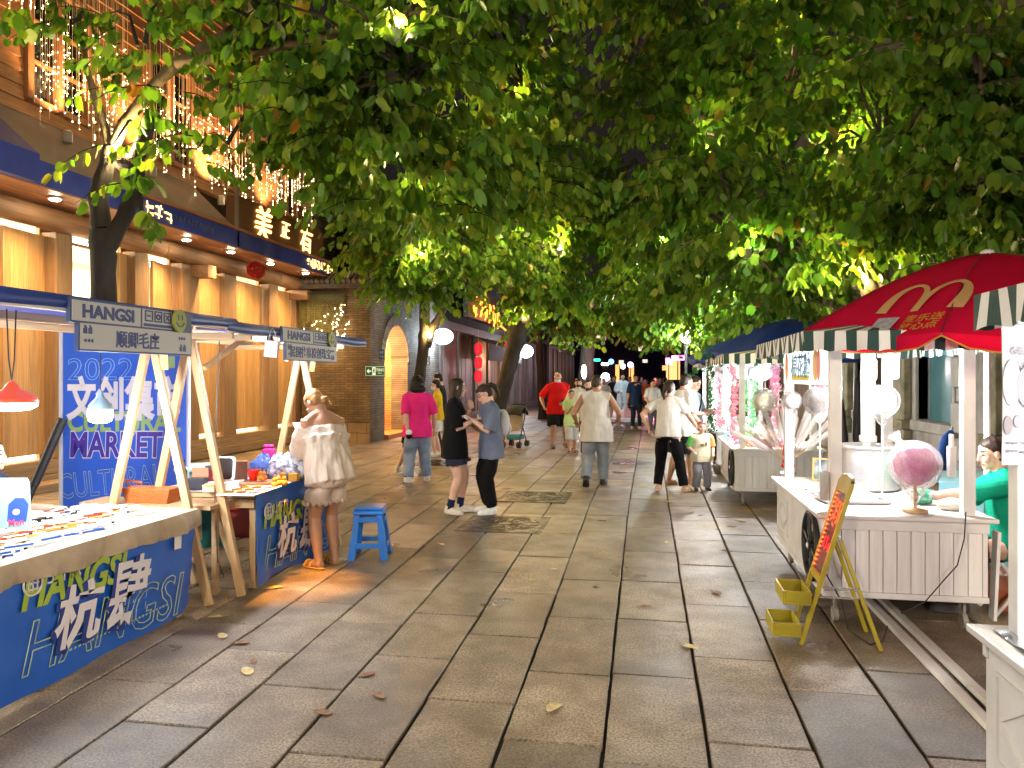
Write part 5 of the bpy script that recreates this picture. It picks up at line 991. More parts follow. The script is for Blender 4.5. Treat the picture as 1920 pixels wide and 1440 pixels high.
    c = W(285, 928, 5.9); t = thing('orange_bag', 'orange tote bag on the bench behind the pen table', 'bag', (c.x, c.y, c.z-.05)); b = MB(); b.box((0, 0, .05), (.34, .14, .12), top=1.2); b.tube([(-.17, 0, .1), (-.24, 0, .16), (-.1, .02, .14)], .012, 6); b.build('bag', mat('orange_cloth', (.5, .13, .02), (.4, .1, .02), rough=.7, scale=12, bump=.4), t, bev=.02)
    b = MB(); b.box((0, .05, -.02), (1.1, .3, .03)); b.bar((-.5, .05, -.035), (-.5, .05, -c.z+.05), .04); b.bar((.5, .05, -.035), (.5, .05, -c.z+.05), .04); w = b.build('bench', PINEY); w.location = (c.x, c.y, c.z-.05); tag(w, 'plain wooden bench behind the pen table holding the orange bag', 'bench')
    c = W(511, 640, 6.0); t = thing('paper_bag', 'small white paper bag dangling from the stall edge', 'paper bag', (c.x, c.y, c.z)); b = MB(); b.box((0, 0, -.06), (.11, .035, .13), Matrix.Rotation(.1, 4, 'Y')); b.build('bag', mat('white_paper', (.62, .58, .66), rough=.7), t, bev=.004); b = MB()
    for s in (-1, 1): b.tube([(-.03, .015*s, 0), (-.02, .0, .07), (0, 0, .105), (.02, 0, .07), (.03, .015*s, 0)], .002, 4)
    b.build('handle', mat('white_paper', (.62, .58, .66)), t)
    c = G(420, 1085); t = thing('loose_cable', 'thin grey cable hanging from the stall to the paving', 'cable', (c.x, c.y, 0)); e = W(412, 720, 5.9); b = MB(); b.tube([V((e.x, e.y, 2.0)), W(405, 800, 5.9), W(403, 950, 5.85), W(408, 1050, 5.8), V((c.x, c.y, .012)), V((c.x-.1, c.y-.08, .008)), V((c.x-.2, c.y+.02, .008))], .005, 6); b.build('cable', mat('grey_cable', (.12, .11, .1)), t, world=True)
goods()
def stool():
    c = G(690, 1046); t = thing('plastic_stool', 'bright blue plastic stool standing beside the woman in cream', 'stool', (c.x, c.y+.06, 0), R(12)); m = mat('blue_plastic', (.012, .17, .62), (.010, .15, .55), rough=.3, scale=3, coat=.2); H = .47
    b = MB(); b.box((0, 0, H-.012), (.265, .265, .024)); b.box((0, 0, H-.045), (.285, .285, .04), top=.96); b.build('seat', m, t, bev=.012)
    for sx in (-1, 1):
        for sy in (-1, 1):
            b = MB(); x0, x1 = .125*sx, .18*sx; y0, y1 = .125*sy, .18*sy; w0, w1 = .05, .065; z0, z1 = 0, H-.067
            vs = []; 
            for (x, y, z, w) in ((x1, y1, z0, w1), (x0, y0, z1, w0)): vs += [(x, y, z), (x-sx*w, y, z), (x-sx*w, y-sy*.012, z), (x-sx*.012, y-sy*.012, z), (x-sx*.012, y-sy*w, z), (x, y-sy*w, z)]
            fs = [tuple(range(6)), tuple(range(11, 5, -1))]+[(i, i+6, (i+1) % 6+6, (i+1) % 6) for i in range(6)]
            b.add(vs, fs); b.build('leg', m, t, bev=.003)
    for z, r in ((.13, .163), (.36, .138)):
        b = MB()
        for s in (-1, 1): b.box((0, s*r, z), (2*r-.1, .012, .045)); b.box((s*r, 0, z), (.012, 2*r-.1, .045))
        b.build('rail', m, t, bev=.003)
stool()
# ================================================================== the white carts on the right
CW = mat('cart_white', (.80, .79, .77), (.64, .62, .585), rough=.4, rough2=.6, scale=4, bump=.08, lo=.3, hi=.78, detail=8); CWP = wood('cart_plank', (.80, .785, .77), (.68, .66, .635), 'z', rough=.5, island=.05)
STRG = mat('stripe_green', (.008, .045, .038), rough=.7); STRW = mat('stripe_white', (.70, .69, .66), rough=.7); WHEELB = mat('wheel_black', (.012, .012, .013), rough=.45)
def cart(label, loc, w, L, roof=True, posts=True, ridge=.10, e=.16):
    t = thing('vendor_cart', label, 'vendor cart', loc); z0, zc = .2, .72
    n = 11
    for y, s in ((0, -1), (L, 1)):
        b = MB()
        for k in range(n): b.bb(.03+(w-.06)*k/n+.002, .03+(w-.06)*(k+1)/n-.002, y, y+.02*(-s), z0+.04, zc-.075)
        b.build('plank_end', CWP, t, bev=.0025)
    b = MB()
    for x in (0, w-.02): b.bb(x, x+.02, .021, L-.021, z0+.04, zc-.02)
    b.bb(-.006, w+.006, -.012, .022, z0, z0+.038); b.bb(-.006, w+.006, L-.022, L+.012, z0, z0+.038); b.bb(-.006, .016, .023, L-.023, z0, z0+.038); b.bb(w-.016, w+.006, .023, L-.023, z0, z0+.038)
    b.bb(-.008, w+.008, -.014, .02, zc-.073, zc-.003); b.bb(-.008, w+.008, L-.02, L+.014, zc-.073, zc-.003)
    for x in (0, w-.03):
        for y in (-.004, L-.026): b.bb(x, x+.03, y, y+.03, z0+.04, zc-.075)
    b.bb(.02, w-.02, .022, L-.022, z0+.003, z0+.02); b.build('body', CW, t, bev=.003)
    for sx, x in ((-1, -.001), (1, w+.001)):
        b = MB(); y0, y1, q0, q1 = L*.70, L*.95, z0+.12, zc-.10; ym, qm = (y0+y1)/2, (q0+q1)/2
        for a, c in (((y0, q0), (y1, q0)), ((y1, q0), (y1, q1)), ((y1, q1), (y0, q1)), ((y0, q1), (y0, q0)), ((y0+.03, qm), (ym, q1-.03)), ((ym, q1-.03), (y1-.03, qm)), ((y1-.03, qm), (ym, q0+.03)), ((ym, q0+.03), (y0+.03, qm))): b.bar((x, a[0], a[1]), (x, c[0], c[1]), .014, .016, up=(1, 0, 0))
        b.build('diamond_trim', CW, t)
        b = MB(); r = .23; yc, qc = L*.16, .47; xx = x+sx*.02
        pts = [(xx, yc+r*math.cos(a*PI/16), qc+r*math.sin(a*PI/16)) for a in range(33)]; b.tube(pts, .02, 8)
        for k in range(6): a = k*PI/3+.3; b.tube([(xx, yc, qc), (xx, yc+r*math.cos(a), qc+r*math.sin(a))], .014, 6)
        b.tube([(xx-.02, yc, qc), (xx+.02, yc, qc)], .04, 12); wh = b.build('cart_wheel', WHEELB, t, smooth=True)
        b = MB(); b.ell((xx+sx*.02, yc, qc), (.012, .022, .022)); b.build('hub', CW, wh)
    b = MB(); b.bb(-.05, w+.05, -.05, L+.05, zc, zc+.028); b.build('counter', mat('counter_white', (.74, .73, .72), (.68, .67, .66), rough=.3, scale=4), t, bev=.006)
    for x in (.1, w-.1):
        for y in (.12, L-.12): b = MB(); b.bb(x-.008, x+.008, y-.02, y+.02, .09, z0+.003); b.tube([(x-.016, y, .05), (x+.016, y, .05)], .05, 14); b.build('caster', mat('caster_cream', (.26, .24, .20), rough=.5), t, smooth=True)
    if posts:
        for x in (.09, w-.09):
            for y in (.08, L-.08): b = MB(); b.bb(x-.037, x+.037, y-.037, y+.037, zc+.029, 1.93); b.build('post', CW, t, bev=.004)
    if roof:
        x0, x1, y0, y1 = -e, w+e, -e, L+e; ze, zr = 1.95, 1.95+ridge; xm = w/2; ra, rb = y0+(x1-x0)/2, y1-(x1-x0)/2
        if ra > rb: ra = rb = (y0+y1)/2
        b = MB(); b.bb(0, w, .0, .04, 1.90, 1.945); b.bb(0, w, L-.04, L, 1.90, 1.945); b.bb(0, .04, .04, L-.04, 1.90, 1.945); b.bb(w-.04, w, .04, L-.04, 1.90, 1.945); b.build('roof_frame', CW, t)
        b = MB()
        def strip(p0, p1, q0, q1, n):      # stripes from eave edge p0-p1 up to ridge edge q0-q1, with a hanging valance
            p0, p1, q0, q1 = V(p0), V(p1), V(q0), V(q1)
            for k in range(n):
                b.cur = k % 2; a, c = k/n, (k+1)/n; A, B_, C_, D = p0.lerp(p1, a), p0.lerp(p1, c), q0.lerp(q1, c), q0.lerp(q1, a)
                b.quad(A, B_, C_, D); nn = (B_-A).cross(V((0, 0, 1))).normalized(); nv = 4
                for j in range(nv):
                    s0, s1 = a+(c-a)*j/nv, a+(c-a)*(j+1)/nv; f = lambda s: p0.lerp(p1, s); wv = lambda s: nn*(.018*math.sin(s*37))
                    lo0, lo1 = f(s0)-V((0, 0, .125+.006*math.sin(s0*60)))+wv(s0), f(s1)-V((0, 0, .125+.006*math.sin(s1*60)))+wv(s1)
                    b.quad(lo0, lo1, f(s1), f(s0))
        ny = round((y1-y0)/.066); nx = round((x1-x0)/.066)
        strip((x0, y1, ze), (x0, y0, ze), (xm, rb, zr), (xm, ra, zr), ny); strip((x1, y0, ze), (x1, y1, ze), (xm, ra, zr), (xm, rb, zr), ny)
        strip((x0, y0, ze), (x1, y0, ze), (xm, ra, zr), (xm, ra, zr), nx); strip((x1, y1, ze), (x0, y1, ze), (xm, rb, zr), (xm, rb, zr), nx)
        a = b.build('striped_awning', [STRG, STRW], t); sm = a.modifiers.new('s', 'SOLIDIFY'); sm.thickness = .003
    return t
c1 = cart('white wooden candy cart with black wheel under the red umbrella', (1.13, 5.40, 0), 1.0, 1.9)
c0 = cart('white plank cart with a menu banner, cut by the right edge', (1.19, 1.15, 0), 1.05, 1.88, e=.03)
c2 = cart('white cart hung with pink flower garlands under a blue umbrella', (1.07, 10.2, 0), 1.05, 2.0)
c3 = cart('white cart with green vine behind the light blue shirted man', (1.1, 13.3, 0), 1.05, 2.0)
c4 = cart('white cart farthest along the row on the right', (1.15, 16.6, 0), 1.05, 2.0)
def umbrella(label, c, Rr, zt, zr, m, tilt=0., rot=0., n=8, pole=True, name='market_umbrella', edge=None):
    t = thing(name, label, 'umbrella', (c[0], c[1], 0)); T = Matrix.Translation((c[0], c[1], zr)) @ Matrix.Rotation(tilt, 4, V((CT, ST, 0))); S = 8; b = MB()
    def pt(a, f, zo=0):       # f: 0 centre..1 rim
        k = a*n/(2*PI); fr = k-math.floor(k); dip = 1-.075*math.sin(PI*fr)*f; a2 = a+rot
        return T @ V((Rr*f*dip*math.cos(a2), Rr*f*dip*math.sin(a2), (zt-zr)*(1-f**1.55)-.035*math.sin(PI*fr)*f+zo))
    nr = 9; na = n*S; vs = [T @ V((0, 0, zt-zr))]; fs = []
    for i in range(1, nr+1):
        for j in range(na): vs.append(pt(2*PI*j/na, i/nr))
    for j in range(na): fs.append((0, 1+j, 1+(j+1) % na))
    for i in range(nr-1):
        for j in range(na): a0 = 1+i*na; fs.append((a0+j, a0+na+j, a0+na+(j+1) % na, a0+(j+1) % na))
    base = 1+(nr-1)*na; k0 = len(vs)
    for j in range(na):
        fr = (j % S)/S; vs.append(pt(2*PI*j/na, 1.0, 0)+V((0, 0, -.02-.075*min(1, (math.sin(PI*fr)*2.2)))))
    for j in range(na): fs.append((base+j, k0+j, k0+(j+1) % na, base+(j+1) % na))
    b.add(vs, fs); cn = b.build('canopy', m, t, world=True, smooth=True, angle=50); cn.modifiers.new('s', 'SOLIDIFY').thickness = .004
    b = MB()
    for k in range(n): b.tube([pt(2*PI*k/n, f/4, -.012) for f in range(5)], .007, 5)
    b.build('ribs', mat('rib_metal', (.3, .3, .3), rough=.3, metal=.8), t, world=True)
    if edge:
        b = MB(); b.tube([V(vs[k0+j % na])+V((0, 0, 0)) for j in range(na+1)], .006, 5); b.build('edge_binding', edge, t, world=True)
        b = MB()
        for k in range(n): b.tube([pt(2*PI*k/n, f/8, .004) for f in range(9)], .005, 5)
        b.build('seams', mat('dark_red_seam', (.15, .004, .01), rough=.6), t, world=True)
    b = MB(); b.tube([(c[0], c[1], 0), (c[0], c[1], zt-.02)], .022, 10); b.ell((c[0], c[1], zt+.01), (.05, .05, .03)); b.build('pole', CW, t, world=True)
    return t, T, pt
RED = mat('red_canvas', (.66, .008, .055), (.56, .007, .045), rough=.85, scale=2.5, bump=.5, bscale=5, spec=.08)
_N = RED.node_tree.nodes; _L = RED.node_tree.links; _t = _N.new('ShaderNodeBsdfTranslucent'); _t.inputs[0].default_value = (.75, .01, .03, 1); _m = _N.new('ShaderNodeMixShader'); _m.inputs[0].default_value = .35
_L.new(_N['Principled BSDF'].outputs[0], _m.inputs[1]); _L.new(_t.outputs[0], _m.inputs[2]); _L.new(_m.outputs[0], _N['Material Output'].inputs[0])
um, UT, upt = umbrella('large red umbrella with a golden arched letter over the candy cart', (2.45, 6.22), 1.42, 2.56, 1.97, RED, tilt=R(2.5), rot=R(14), edge=mat('gold_binding', (.45, .22, .04), rough=.6))
def on_umbrella():
    a0 = PI*1.25+R(2)-R(14); 
    def P(x, y, lift=.012):     # x along the rim, y up the panel, in metres
        f = 1-y/1.45; a = a0+x/(1.42*max(f, .3)); p = upt(a % (2*PI), f); q = upt((a+.02) % (2*PI), f)-p; r = upt(a % (2*PI), f-.02)-p; nn = q.cross(r).normalized(); nn = nn if nn.z > 0 else -nn; return p+nn*lift
    gm = mat('faded_gold', (.50, .29, .12), rough=.6); b = MB()
    L = []
    for k in range(25):
        s = k/24; x = -.30+.30*s; y = .30+.34*math.sin(PI*min(1, s*.5+.0))**.9 if s < .5 else .30+.34*math.sin(PI*(.25+.0)+(0))
    def arch(x0, x1, wd0, wd1, wd2):
        O, I = [], []
        for k in range(17):
            th = PI-PI*k/16; x = (x0+x1)/2+(x1-x0)/2*math.cos(th); y = .26+.36*max(0, math.sin(th))**.72; w = wd0+(wd1-wd0)*math.sin(th) if k <= 8 else wd2+(wd1-wd2)*math.sin(th)
            O.append((x, y)); I.append(w)
        for k in range(16):
            (xa, ya), (xb, yb) = O[k], O[k+1]; tx, ty = xb-xa, yb-ya; l = math.hypot(tx, ty); nx, ny = -ty/l, tx/l
            b.quad(P(xa-nx*I[k]/2, ya-ny*I[k]/2), P(xb-nx*I[k+1]/2, yb-ny*I[k+1]/2), P(xb+nx*I[k+1]/2, yb+ny*I[k+1]/2), P(xa+nx*I[k]/2, ya+ny*I[k]/2))
    arch(-.26, .0, .085, .03, .055); arch(.0, .26, .055, .03, .085)
    o = b.build('arch_emblem', gm, um, world=True); o.modifiers.new('s', 'SOLIDIFY').thickness = .003
    for row, s in ((.135, '麦乐送'), (.05, '放心点')):
        me = text_mesh(s, .085, ext=0, bold=.001, sx=1.0)
        for v in me.vertices: v.co = P(-.02+v.co.x*1.05, row+v.co.y, .012)
        link('lettering', me, mat('orange_print', (.55, .22, .02), rough=.6), um, world=True)
    b = MB(); b.quad(P(-.26, .06), P(-.09, .06), P(-.07, .20), P(-.24, .20)); b.build('patch', mat('grey_patch', (.4, .42, .46), (.3, .25, .3), rough=.6, scale=30), um, world=True)
on_umbrella()
BLM = mat('blue_umbrella', (.01, .04, .22), (.012, .05, .28), rough=.6, scale=3, bump=.1)
umbrella('wide blue umbrella over the flower garland cart', (1.95, 11.4), 1.12, 2.48, 2.02, BLM, tilt=R(3), rot=R(10))
umbrella('smaller blue umbrella behind the wide blue one', (1.75, 14.4), 1.1, 2.4, 2.0, BLM, tilt=R(4), rot=R(30))
# ---- lamps in the carts
def box_lamp(x, y, z, w, label, col=(1, .98, .95)):
    t = thing('hanging_lamp', label, 'hanging lamp', (x, y, z)); b = MB(); b.lathe([(.001, -.09), (.045, -.085), (.05, -.07), (.05, .06), (.03, .08)], n=16); b.build('bulb', emat('cart_bulb', (.97, .99, 1), 22), t, smooth=True); b = MB(); b.tube([(0, 0, .08), (0, 0, .16)], .022, 10); b.tube([(0, 0, .16), (0, 0, 1.93-z)], .006, 5); b.build('socket', mat('white_socket', (.6, .6, .6), rough=.4), t)
    lamp('POINT', V((x, y, z-.16)), w, col, .06, t)
box_lamp(1.60, 6.10, 1.72, 36, 'left of two white bulbs hanging in the candy cart'); box_lamp(1.74, 6.05, 1.73, 36, 'right of two white bulbs hanging in the candy cart')
box_lamp(2.0, 1.75, 1.72, 36, 'white bulb hanging in the menu banner cart'); box_lamp(1.6, .9, 1.72, 40, 'white bulb hanging at the near end of the menu banner cart')
box_lamp(1.55, 11.0, 1.74, 55, 'white bulb hanging in the flower garland cart'); box_lamp(1.2, 11.9, 1.62, 55, 'glaring white bulb at the street side of the flower garland cart'); box_lamp(1.5, 14.2, 1.74, 80, 'white bulb hanging in the vine cart'); box_lamp(1.6, 17.5, 1.74, 80, 'white bulb hanging in the farthest cart')
t = thing('red_lamp', 'small red glowing lamp on the menu banner cart counter', 'lamp', (2.19, 3.0, .75)); b = MB(); b.ell((0, 0, .08), .05); b.build('bulb', emat('red_bulb', (1, .08, .12), 12), t); b = MB(); b.lathe([(.06, 0), (.05, .03)], n=12); b.build('base', BLK, t); lamp('POINT', (2.24, 3.1, .86), 5, (1, .1, .18), .05, t)
# ---- sign of the candy cart
def cart_sign():
    t = thing('light_box', 'white sweet shop light box sign under the candy cart roof', 'lit sign', (1.2, 6.3, 1.75)); x = 1.165; y0, y1, z0, z1 = 7.14, 5.56, 1.60, 1.88
    M = frameM((x, y0, z0), (0, -1, 0), (0, 0, 1)); w, h = y0-y1, z1-z0; b = MB(); b.prism([(0, 0), (w, 0), (w, h), (0, h)], .03, M @ Matrix.Translation((0, 0, -.03))); b.build('box', emat('box_glow', (1, .97, .92), .75, 'd8d4cc'), t, world=True)
    for k, (a, c, col) in enumerate(((.06, .16, (.9, .35, .08)), (w-.35, .2, (.9, .5, .12)), (w-.2, .12, (.85, .25, .2)))): 
        b = MB(); b.prism([(a+c*.5*(1+math.cos(q*PI/8)), h*.5+h*.42*math.sin(q*PI/8)) for q in range(16)], .001, M @ Matrix.Translation((0, 0, .001+.001*k))); b.build('colour_patch', mat('sweet_patch_%d' % k, col, rough=.5), t, world=True)
    b = MB(); b.prism([(.4, h*.1), (1.1, h*.1), (1.1, h*.25), (.4, h*.25)], .001, M @ Matrix.Translation((0, 0, .002))); b.build('yellow_band', mat('sweet_yellow', (.8, .65, .05)), t, world=True)
    text('lettering', '棉花糖', M @ Matrix.Translation((.36, .07, .004)), .2, mat('sweet_blue', (.12, .32, .5), rough=.5), t, width=.8, bold=.003, shear=.1)
    b = MB(); glyphs(b, frameM((x-.002, 6.55, 1.9), (0, -1, 0), (0, 0, 1)), 4, .06, .05, .004, 12); b.build('top_lettering', mat('orange_print', (.55, .22, .02)), t, world=True)
cart_sign()
# ---- goods on the candy cart
PLASTIC = None
def film():
    m = bpy.data.materials.new('clear_bag'); m.use_nodes = True; N = m.node_tree.nodes; L = m.node_tree.links
    tr = N.new('ShaderNodeBsdfTransparent'); gl = N.new('ShaderNodeBsdfGlossy'); gl.inputs['Roughness'].default_value = .12; df = N.new('ShaderNodeBsdfTranslucent'); df.inputs[0].default_value = (.9, .9, .92, 1)
    m1 = N.new('ShaderNodeMixShader'); m1.inputs[0].default_value = .35; L.new(gl.outputs[0], m1.inputs[1]); L.new(df.outputs[0], m1.inputs[2])
    lw = N.new('ShaderNodeLayerWeight'); lw.inputs[0].default_value = .35; mp = N.new('ShaderNodeMapRange'); mp.inputs[3].default_value = .16; mp.inputs[4].default_value = .95; L.new(lw.outputs['Facing'], mp.inputs[0])
    nz = N.new('ShaderNodeTexNoise'); nz.inputs['Scale'].default_value = 22; bp = N.new('ShaderNodeBump'); bp.inputs['Strength'].default_value = .9; bp.inputs['Distance'].default_value = .02; L.new(nz.outputs['Fac'], bp.inputs['Height']); L.new(bp.outputs[0], gl.inputs['Normal']); L.new(bp.outputs[0], lw.inputs['Normal'])
    mx = N.new('ShaderNodeMixShader'); L.new(mp.outputs[0], mx.inputs[0]); L.new(tr.outputs[0], mx.inputs[1]); L.new(m1.outputs[0], mx.inputs[2]); L.new(mx.outputs[0], N['Material Output'].inputs[0]); return m
FILM = film(); SLEEVE = mat('sleeve_film', (.8, .8, .8), rough=.3, alpha=.45); STICK = mat('stick_wood', (.5, .33, .17), (.4, .25, .12), rough=.6, scale=12)
def puff(name, label, px, py, d, r, zb, col, col2, base=True, ear=1, seed=1, heart=False, hang=False):
    c = W(px, py, d); t = thing(name, label, 'cotton candy', (c.x, c.y, zb)); h = c.z-zb; rd = random.Random(seed)
    b = MB(); b.ell((0, 0, h), (r*.80, r*.80, r*.78), n=26, k=16, jit=.07); o = b.build('candy', mat('candy_'+name+str(seed), col, col2, rough=.9, scale=9, bump=.35, bscale=70, sub=.3), t, smooth=True, angle=180)
    b = MB(); pr = []
    for k in range(14): a = PI*k/13; pr.append((max(.012, r*math.sin(a)*(1+.0)), h-r*math.cos(a)))
    pr = [(r*.1, h-r*1.45), (r*.3, h-r*1.2)]+[(max(.02, q), z) for q, z in pr[2:-1]]; b.lathe(pr, n=30, fold=(9, .05, 0)); e = V((-.55, 0, .85)).normalized()
    if ear: b.tube([V((0, 0, h))+e*r*.8, V((0, 0, h))+e*r*1.15, V((0, 0, h))+e*r*1.5], [r*.5, r*.12, r*.28], 12, cap=False)
    b.build('bag', FILM, t, smooth=True, angle=180)
    b = MB(); b.tube([(0, 0, h+r*.3), (.02, 0, 1.93-zb)] if hang else [(0, 0, .0 if not base else .012), (0, 0, h-r*.3)], .002 if hang else .011 if base else .006, 8); b.build('stick' if not hang else 'string', STICK if base else CW, t)
    if base: b = MB(); b.lathe([(.075, 0), (.08, .004), (.08, .02), (.06, .026), (.02, .03)], n=20); b.build('base', STICK, t)
    if heart:
        b = MB(); ol = []
        for k in range(24): a = 2*PI*k/24; ol.append((.0048*16*math.sin(a)**3, .0048*(13*math.cos(a)-5*math.cos(2*a)-2*math.cos(3*a)-math.cos(4*a))))
        b.prism(ol, .03, Matrix.Translation((0, 0, h+r*1.35)) @ Matrix.Rotation(TH, 4, 'Z') @ Matrix.Rotation(R(90), 4, 'X')); b.build('heart_topper', mat('pink_heart', (.5, .1, .14), (.4, .07, .1), rough=.25, scale=9), t, bev=.006)
    return t
puff('cotton_candy', 'large pink cotton candy in a clear bag on a wooden stand', 1716, 872, 5.15, .165, .749, (.55, .11, .30), (.72, .30, .45), seed=2)
puff('cotton_candy', 'bagged grey cotton candy with a pink heart topper beside the cart post', 1537, 752, 5.75, .118, .749, (.5, .5, .52), (.38, .37, .4), base=False, ear=0, seed=3, heart=True)
puff('cotton_candy', 'bagged pale yellow and blue cotton candy hanging left of the cart sign', 1433, 752, 6.85, .112, .749, (.55, .62, .68), (.6, .52, .3), base=False, ear=1, seed=4, hang=True)
puff('cotton_candy', 'glaring white bagged cotton candy before the white column', 1654, 752, 5.9, .128, .749, (.8, .8, .82), (.75, .72, .74), base=False, ear=1, seed=5)
puff('cotton_candy', 'small bagged white candy left of the heart topped one', 1484, 752, 6.6, .085, .749, (.8, .78, .78), (.7, .6, .6), base=False, ear=1, seed=6)
def candy_goods():
    zc = .749
    t = thing('candy_machine', 'round steel cotton candy machine with a tall white column', 'candy machine', (1.74, 6.62, zc)); b = MB(); b.lathe([(.2, 0), (.22, .02), (.225, .33), (.24, .345), (.24, .36), (.21, .36), (.2, .08), (.001, .06)], n=40); b.build('basin', mat('brushed_steel', (.6, .6, .61), (.5, .5, .51), rough=.28, metal=.75, scale=20, stretch=(1, 1, 12)), t, smooth=True)
    b = MB(); b.lathe([(.05, .06), (.05, .2), (.03, .25)], n=20); b.build('spinner', mat('steel_plain', (.6, .6, .6), rough=.3, metal=.8), t, smooth=True)
    b = MB(); b.bb(.0, .1, .2, .28, .0, 1.17); b.bb(-.01, .11, .19, .29, .36, .42); b.build('column', mat('column_white', (.78, .78, .78), rough=.35), t, bev=.01)
    c = G(1478, 888, zc); v = thing('candy_vase', 'red heart patterned vase holding candy skewers', 'vase', (c.x, c.y, zc)); vm = mat('red_glass', (.55, .008, .02), rough=.25, coat=.4)
    b = MB(); b.lathe([(.075, 0), (.07, .008), (.012, .016), (.012, .05)], n=20); b.build('foot', mat('silver', (.6, .6, .62), rough=.25, metal=.8), v, smooth=True)
    b = MB(); b.lathe([(.02, .05), (.06, .06), (.066, .08), (.05, .1), (.055, .13)], n=20); b.ell((-.02, 0, .2), (.03, .03, .11)); b.ell((.028, 0, .17), (.026, .03, .08)); b.ell((0, .02, .16), (.035, .03, .07)); b.build('bowl', vm, v, smooth=True)
    rd = random.Random(5); labs = ['candy skewer in a clear sleeve leaning left out of the red vase', 'candy skewer in a clear sleeve standing upright in the red vase', 'candy skewer in a clear sleeve leaning right out of the red vase']
    for k in range(19):
        a = -1.15+2.2*k/18+rd.uniform(-.06, .06); dirn = V((CT*math.sin(a), ST*math.sin(a)+rd.uniform(-.25, .35), math.cos(a)*.92+.12)).normalized(); L = rd.uniform(.40, .56); o = V((c.x, c.y, zc+.1))
        s = thing('candy_skewer', labs[0 if a < -.3 else 1 if a < .3 else 2], 'candy skewer', o+dirn*.05, 0, 'candy skewers in the red vase')
        b = MB(); b.tube([o+dirn*.03, o+dirn*L], .003, 5); b.build('stick', STICK, s, world=True)
        b = MB(); col = rd.choice(('o', 'o', 'p', 'r', 'w'))
        for q in range(rd.randint(2, 4)): b.ell(o+dirn*(L-.02-.055*q), rd.uniform(.015, .022), n=10, k=6)
        b.build('fruit', mat('fruit_'+col, {'o': (.7, .2, .02), 'p': (.7, .12, .25), 'r': (.55, .02, .02), 'w': (.8, .7, .6)}[col], rough=.2), s, world=True, smooth=True)
        b = MB(); b.tube([o+dirn*.2, o+dirn*.26, o+dirn*(L+.03), o+dirn*(L+.06)], [.008, .022, .026, .014], 8, cap=False); b.build('sleeve', SLEEVE, s, world=True, smooth=True)
    c = G(1543, 905, zc); t = thing('photo_frame', 'small yellow framed card leaning on the candy cart counter', 'picture frame', (c.x, c.y+.1, zc), R(-25)); M = Matrix.Rotation(R(78), 4, 'X'); b = MB()
    for (x0, x1, y0, y1) in ((-.07, .07, 0, .014), (-.07, .07, .186, .2), (-.07, -.056, .014, .186), (.056, .07, .014, .186)): b.prism([(x0, y0), (x1, y0), (x1, y1), (x0, y1)], .014, M)
    b.build('frame', mat('yellow_wood', (.6, .4, .1), (.5, .3, .08), rough=.5, scale=12), t); b = MB(); b.prism([(-.056, .014), (.056, .014), (.056, .186), (-.056, .186)], .006, M); b.build('card', mat('dark_card', (.05, .07, .08), (.5, .55, .6), rough=.4, scale=9), t); b = MB(); glyphs(b, M @ Matrix.Translation((-.03, .03, .007)), 1, .05, .05, .002, 3); b.build('lettering', mat('card_green', (.05, .3, .1)), t)
    c = G(1605, 945, zc); t = thing('steel_tray', 'shallow steel tray with an empty clear bag on the candy cart', 'tray', (c.x, c.y+.12, zc), .1); b = MB(); b.box((0, 0, .006), (.42, .28, .008)); 
    for s in (-1, 1): b.box((s*.215, 0, .018), (.02, .30, .024)); b.box((0, s*.145, .018), (.41, .02, .024))
    b.build('tray', mat('steel_plain', (.6, .6, .6)), t, bev=.004); b = MB(); b.sheet(lambda a, q: (-.17+.34*a, -.1+.22*q, .02+.09*math.sin(PI*q)*math.sin(PI*a)+.02*math.sin(a*17+q*11)), 24, 16, .001); b.build('clear_bag', FILM, t, smooth=True)
    c = G(1735, 953, zc); t = thing('plastic_bottle', 'clear plastic bottle with a green label lying on the counter', 'bottle', (c.x+.05, c.y+.17, zc+.055), R(15)); M = Matrix.Rotation(R(90), 4, 'Y'); b = MB(); b.lathe([(.001, -.14), (.045, -.14), (.05, -.12), (.05, .06), (.02, .12), (.018, .15)], n=20, M=M); b.build('bottle', FILM, t, smooth=True); b = MB(); b.lathe([(.0515, -.07), (.0515, .03)], n=20, M=M, cap=False); b.build('label_band', mat('green_label', (.02, .22, .12), (.5, .6, .55), rough=.4, scale=14, lo=.5, hi=.7), t, smooth=True)
    c = G(1802, 962, zc); t = thing('folded_towel', 'folded white towel beside the right cart post', 'towel', (c.x, c.y+.12, zc)); b = MB(); b.ell((0, 0, .035), (.11, .08, .045), n=16, k=9, jit=.06); b.build('towel', mat('towel', (.62, .58, .52), rough=.9, bump=.5), t, smooth=True)
    t = thing('power_box', 'small white switch box fixed beside the right cart post', 'switch box', (1.95, 5.47, 1.0)); b = MB(); b.bb(-.03, .01, -.03, .03, 0, .2); b.bb(-.02, 0, -.02, .02, .2, .28); b.build('box', mat('white_gloss', (.75, .74, .72)), t, bev=.004)
    t = thing('order_tablet', 'clear card holder strapped to the near left cart post', 'card holder', (1.175, 5.45, 1.0)); b = MB(); b.bb(-.055, .0, -.02, .02, -.17, .02); b.build('holder', mat('frosted', (.5, .5, .5), rough=.35), t, bev=.004)
    t = thing('price_cards', 'pink and white price cards lying on the candy cart', 'price cards', (1.35, 6.5, zc)); b = MB(); rdc = random.Random(4)
    for k in range(5): b.box((rdc.uniform(-.1, .1), rdc.uniform(-.2, .2), .004+.003*k), (.14, .1, .0025), rz=rdc.uniform(-.5, .5))
    b.build('cards', mat('pink_cards', (.7, .45, .55), (.8, .75, .75), rough=.5, scale=9), t)
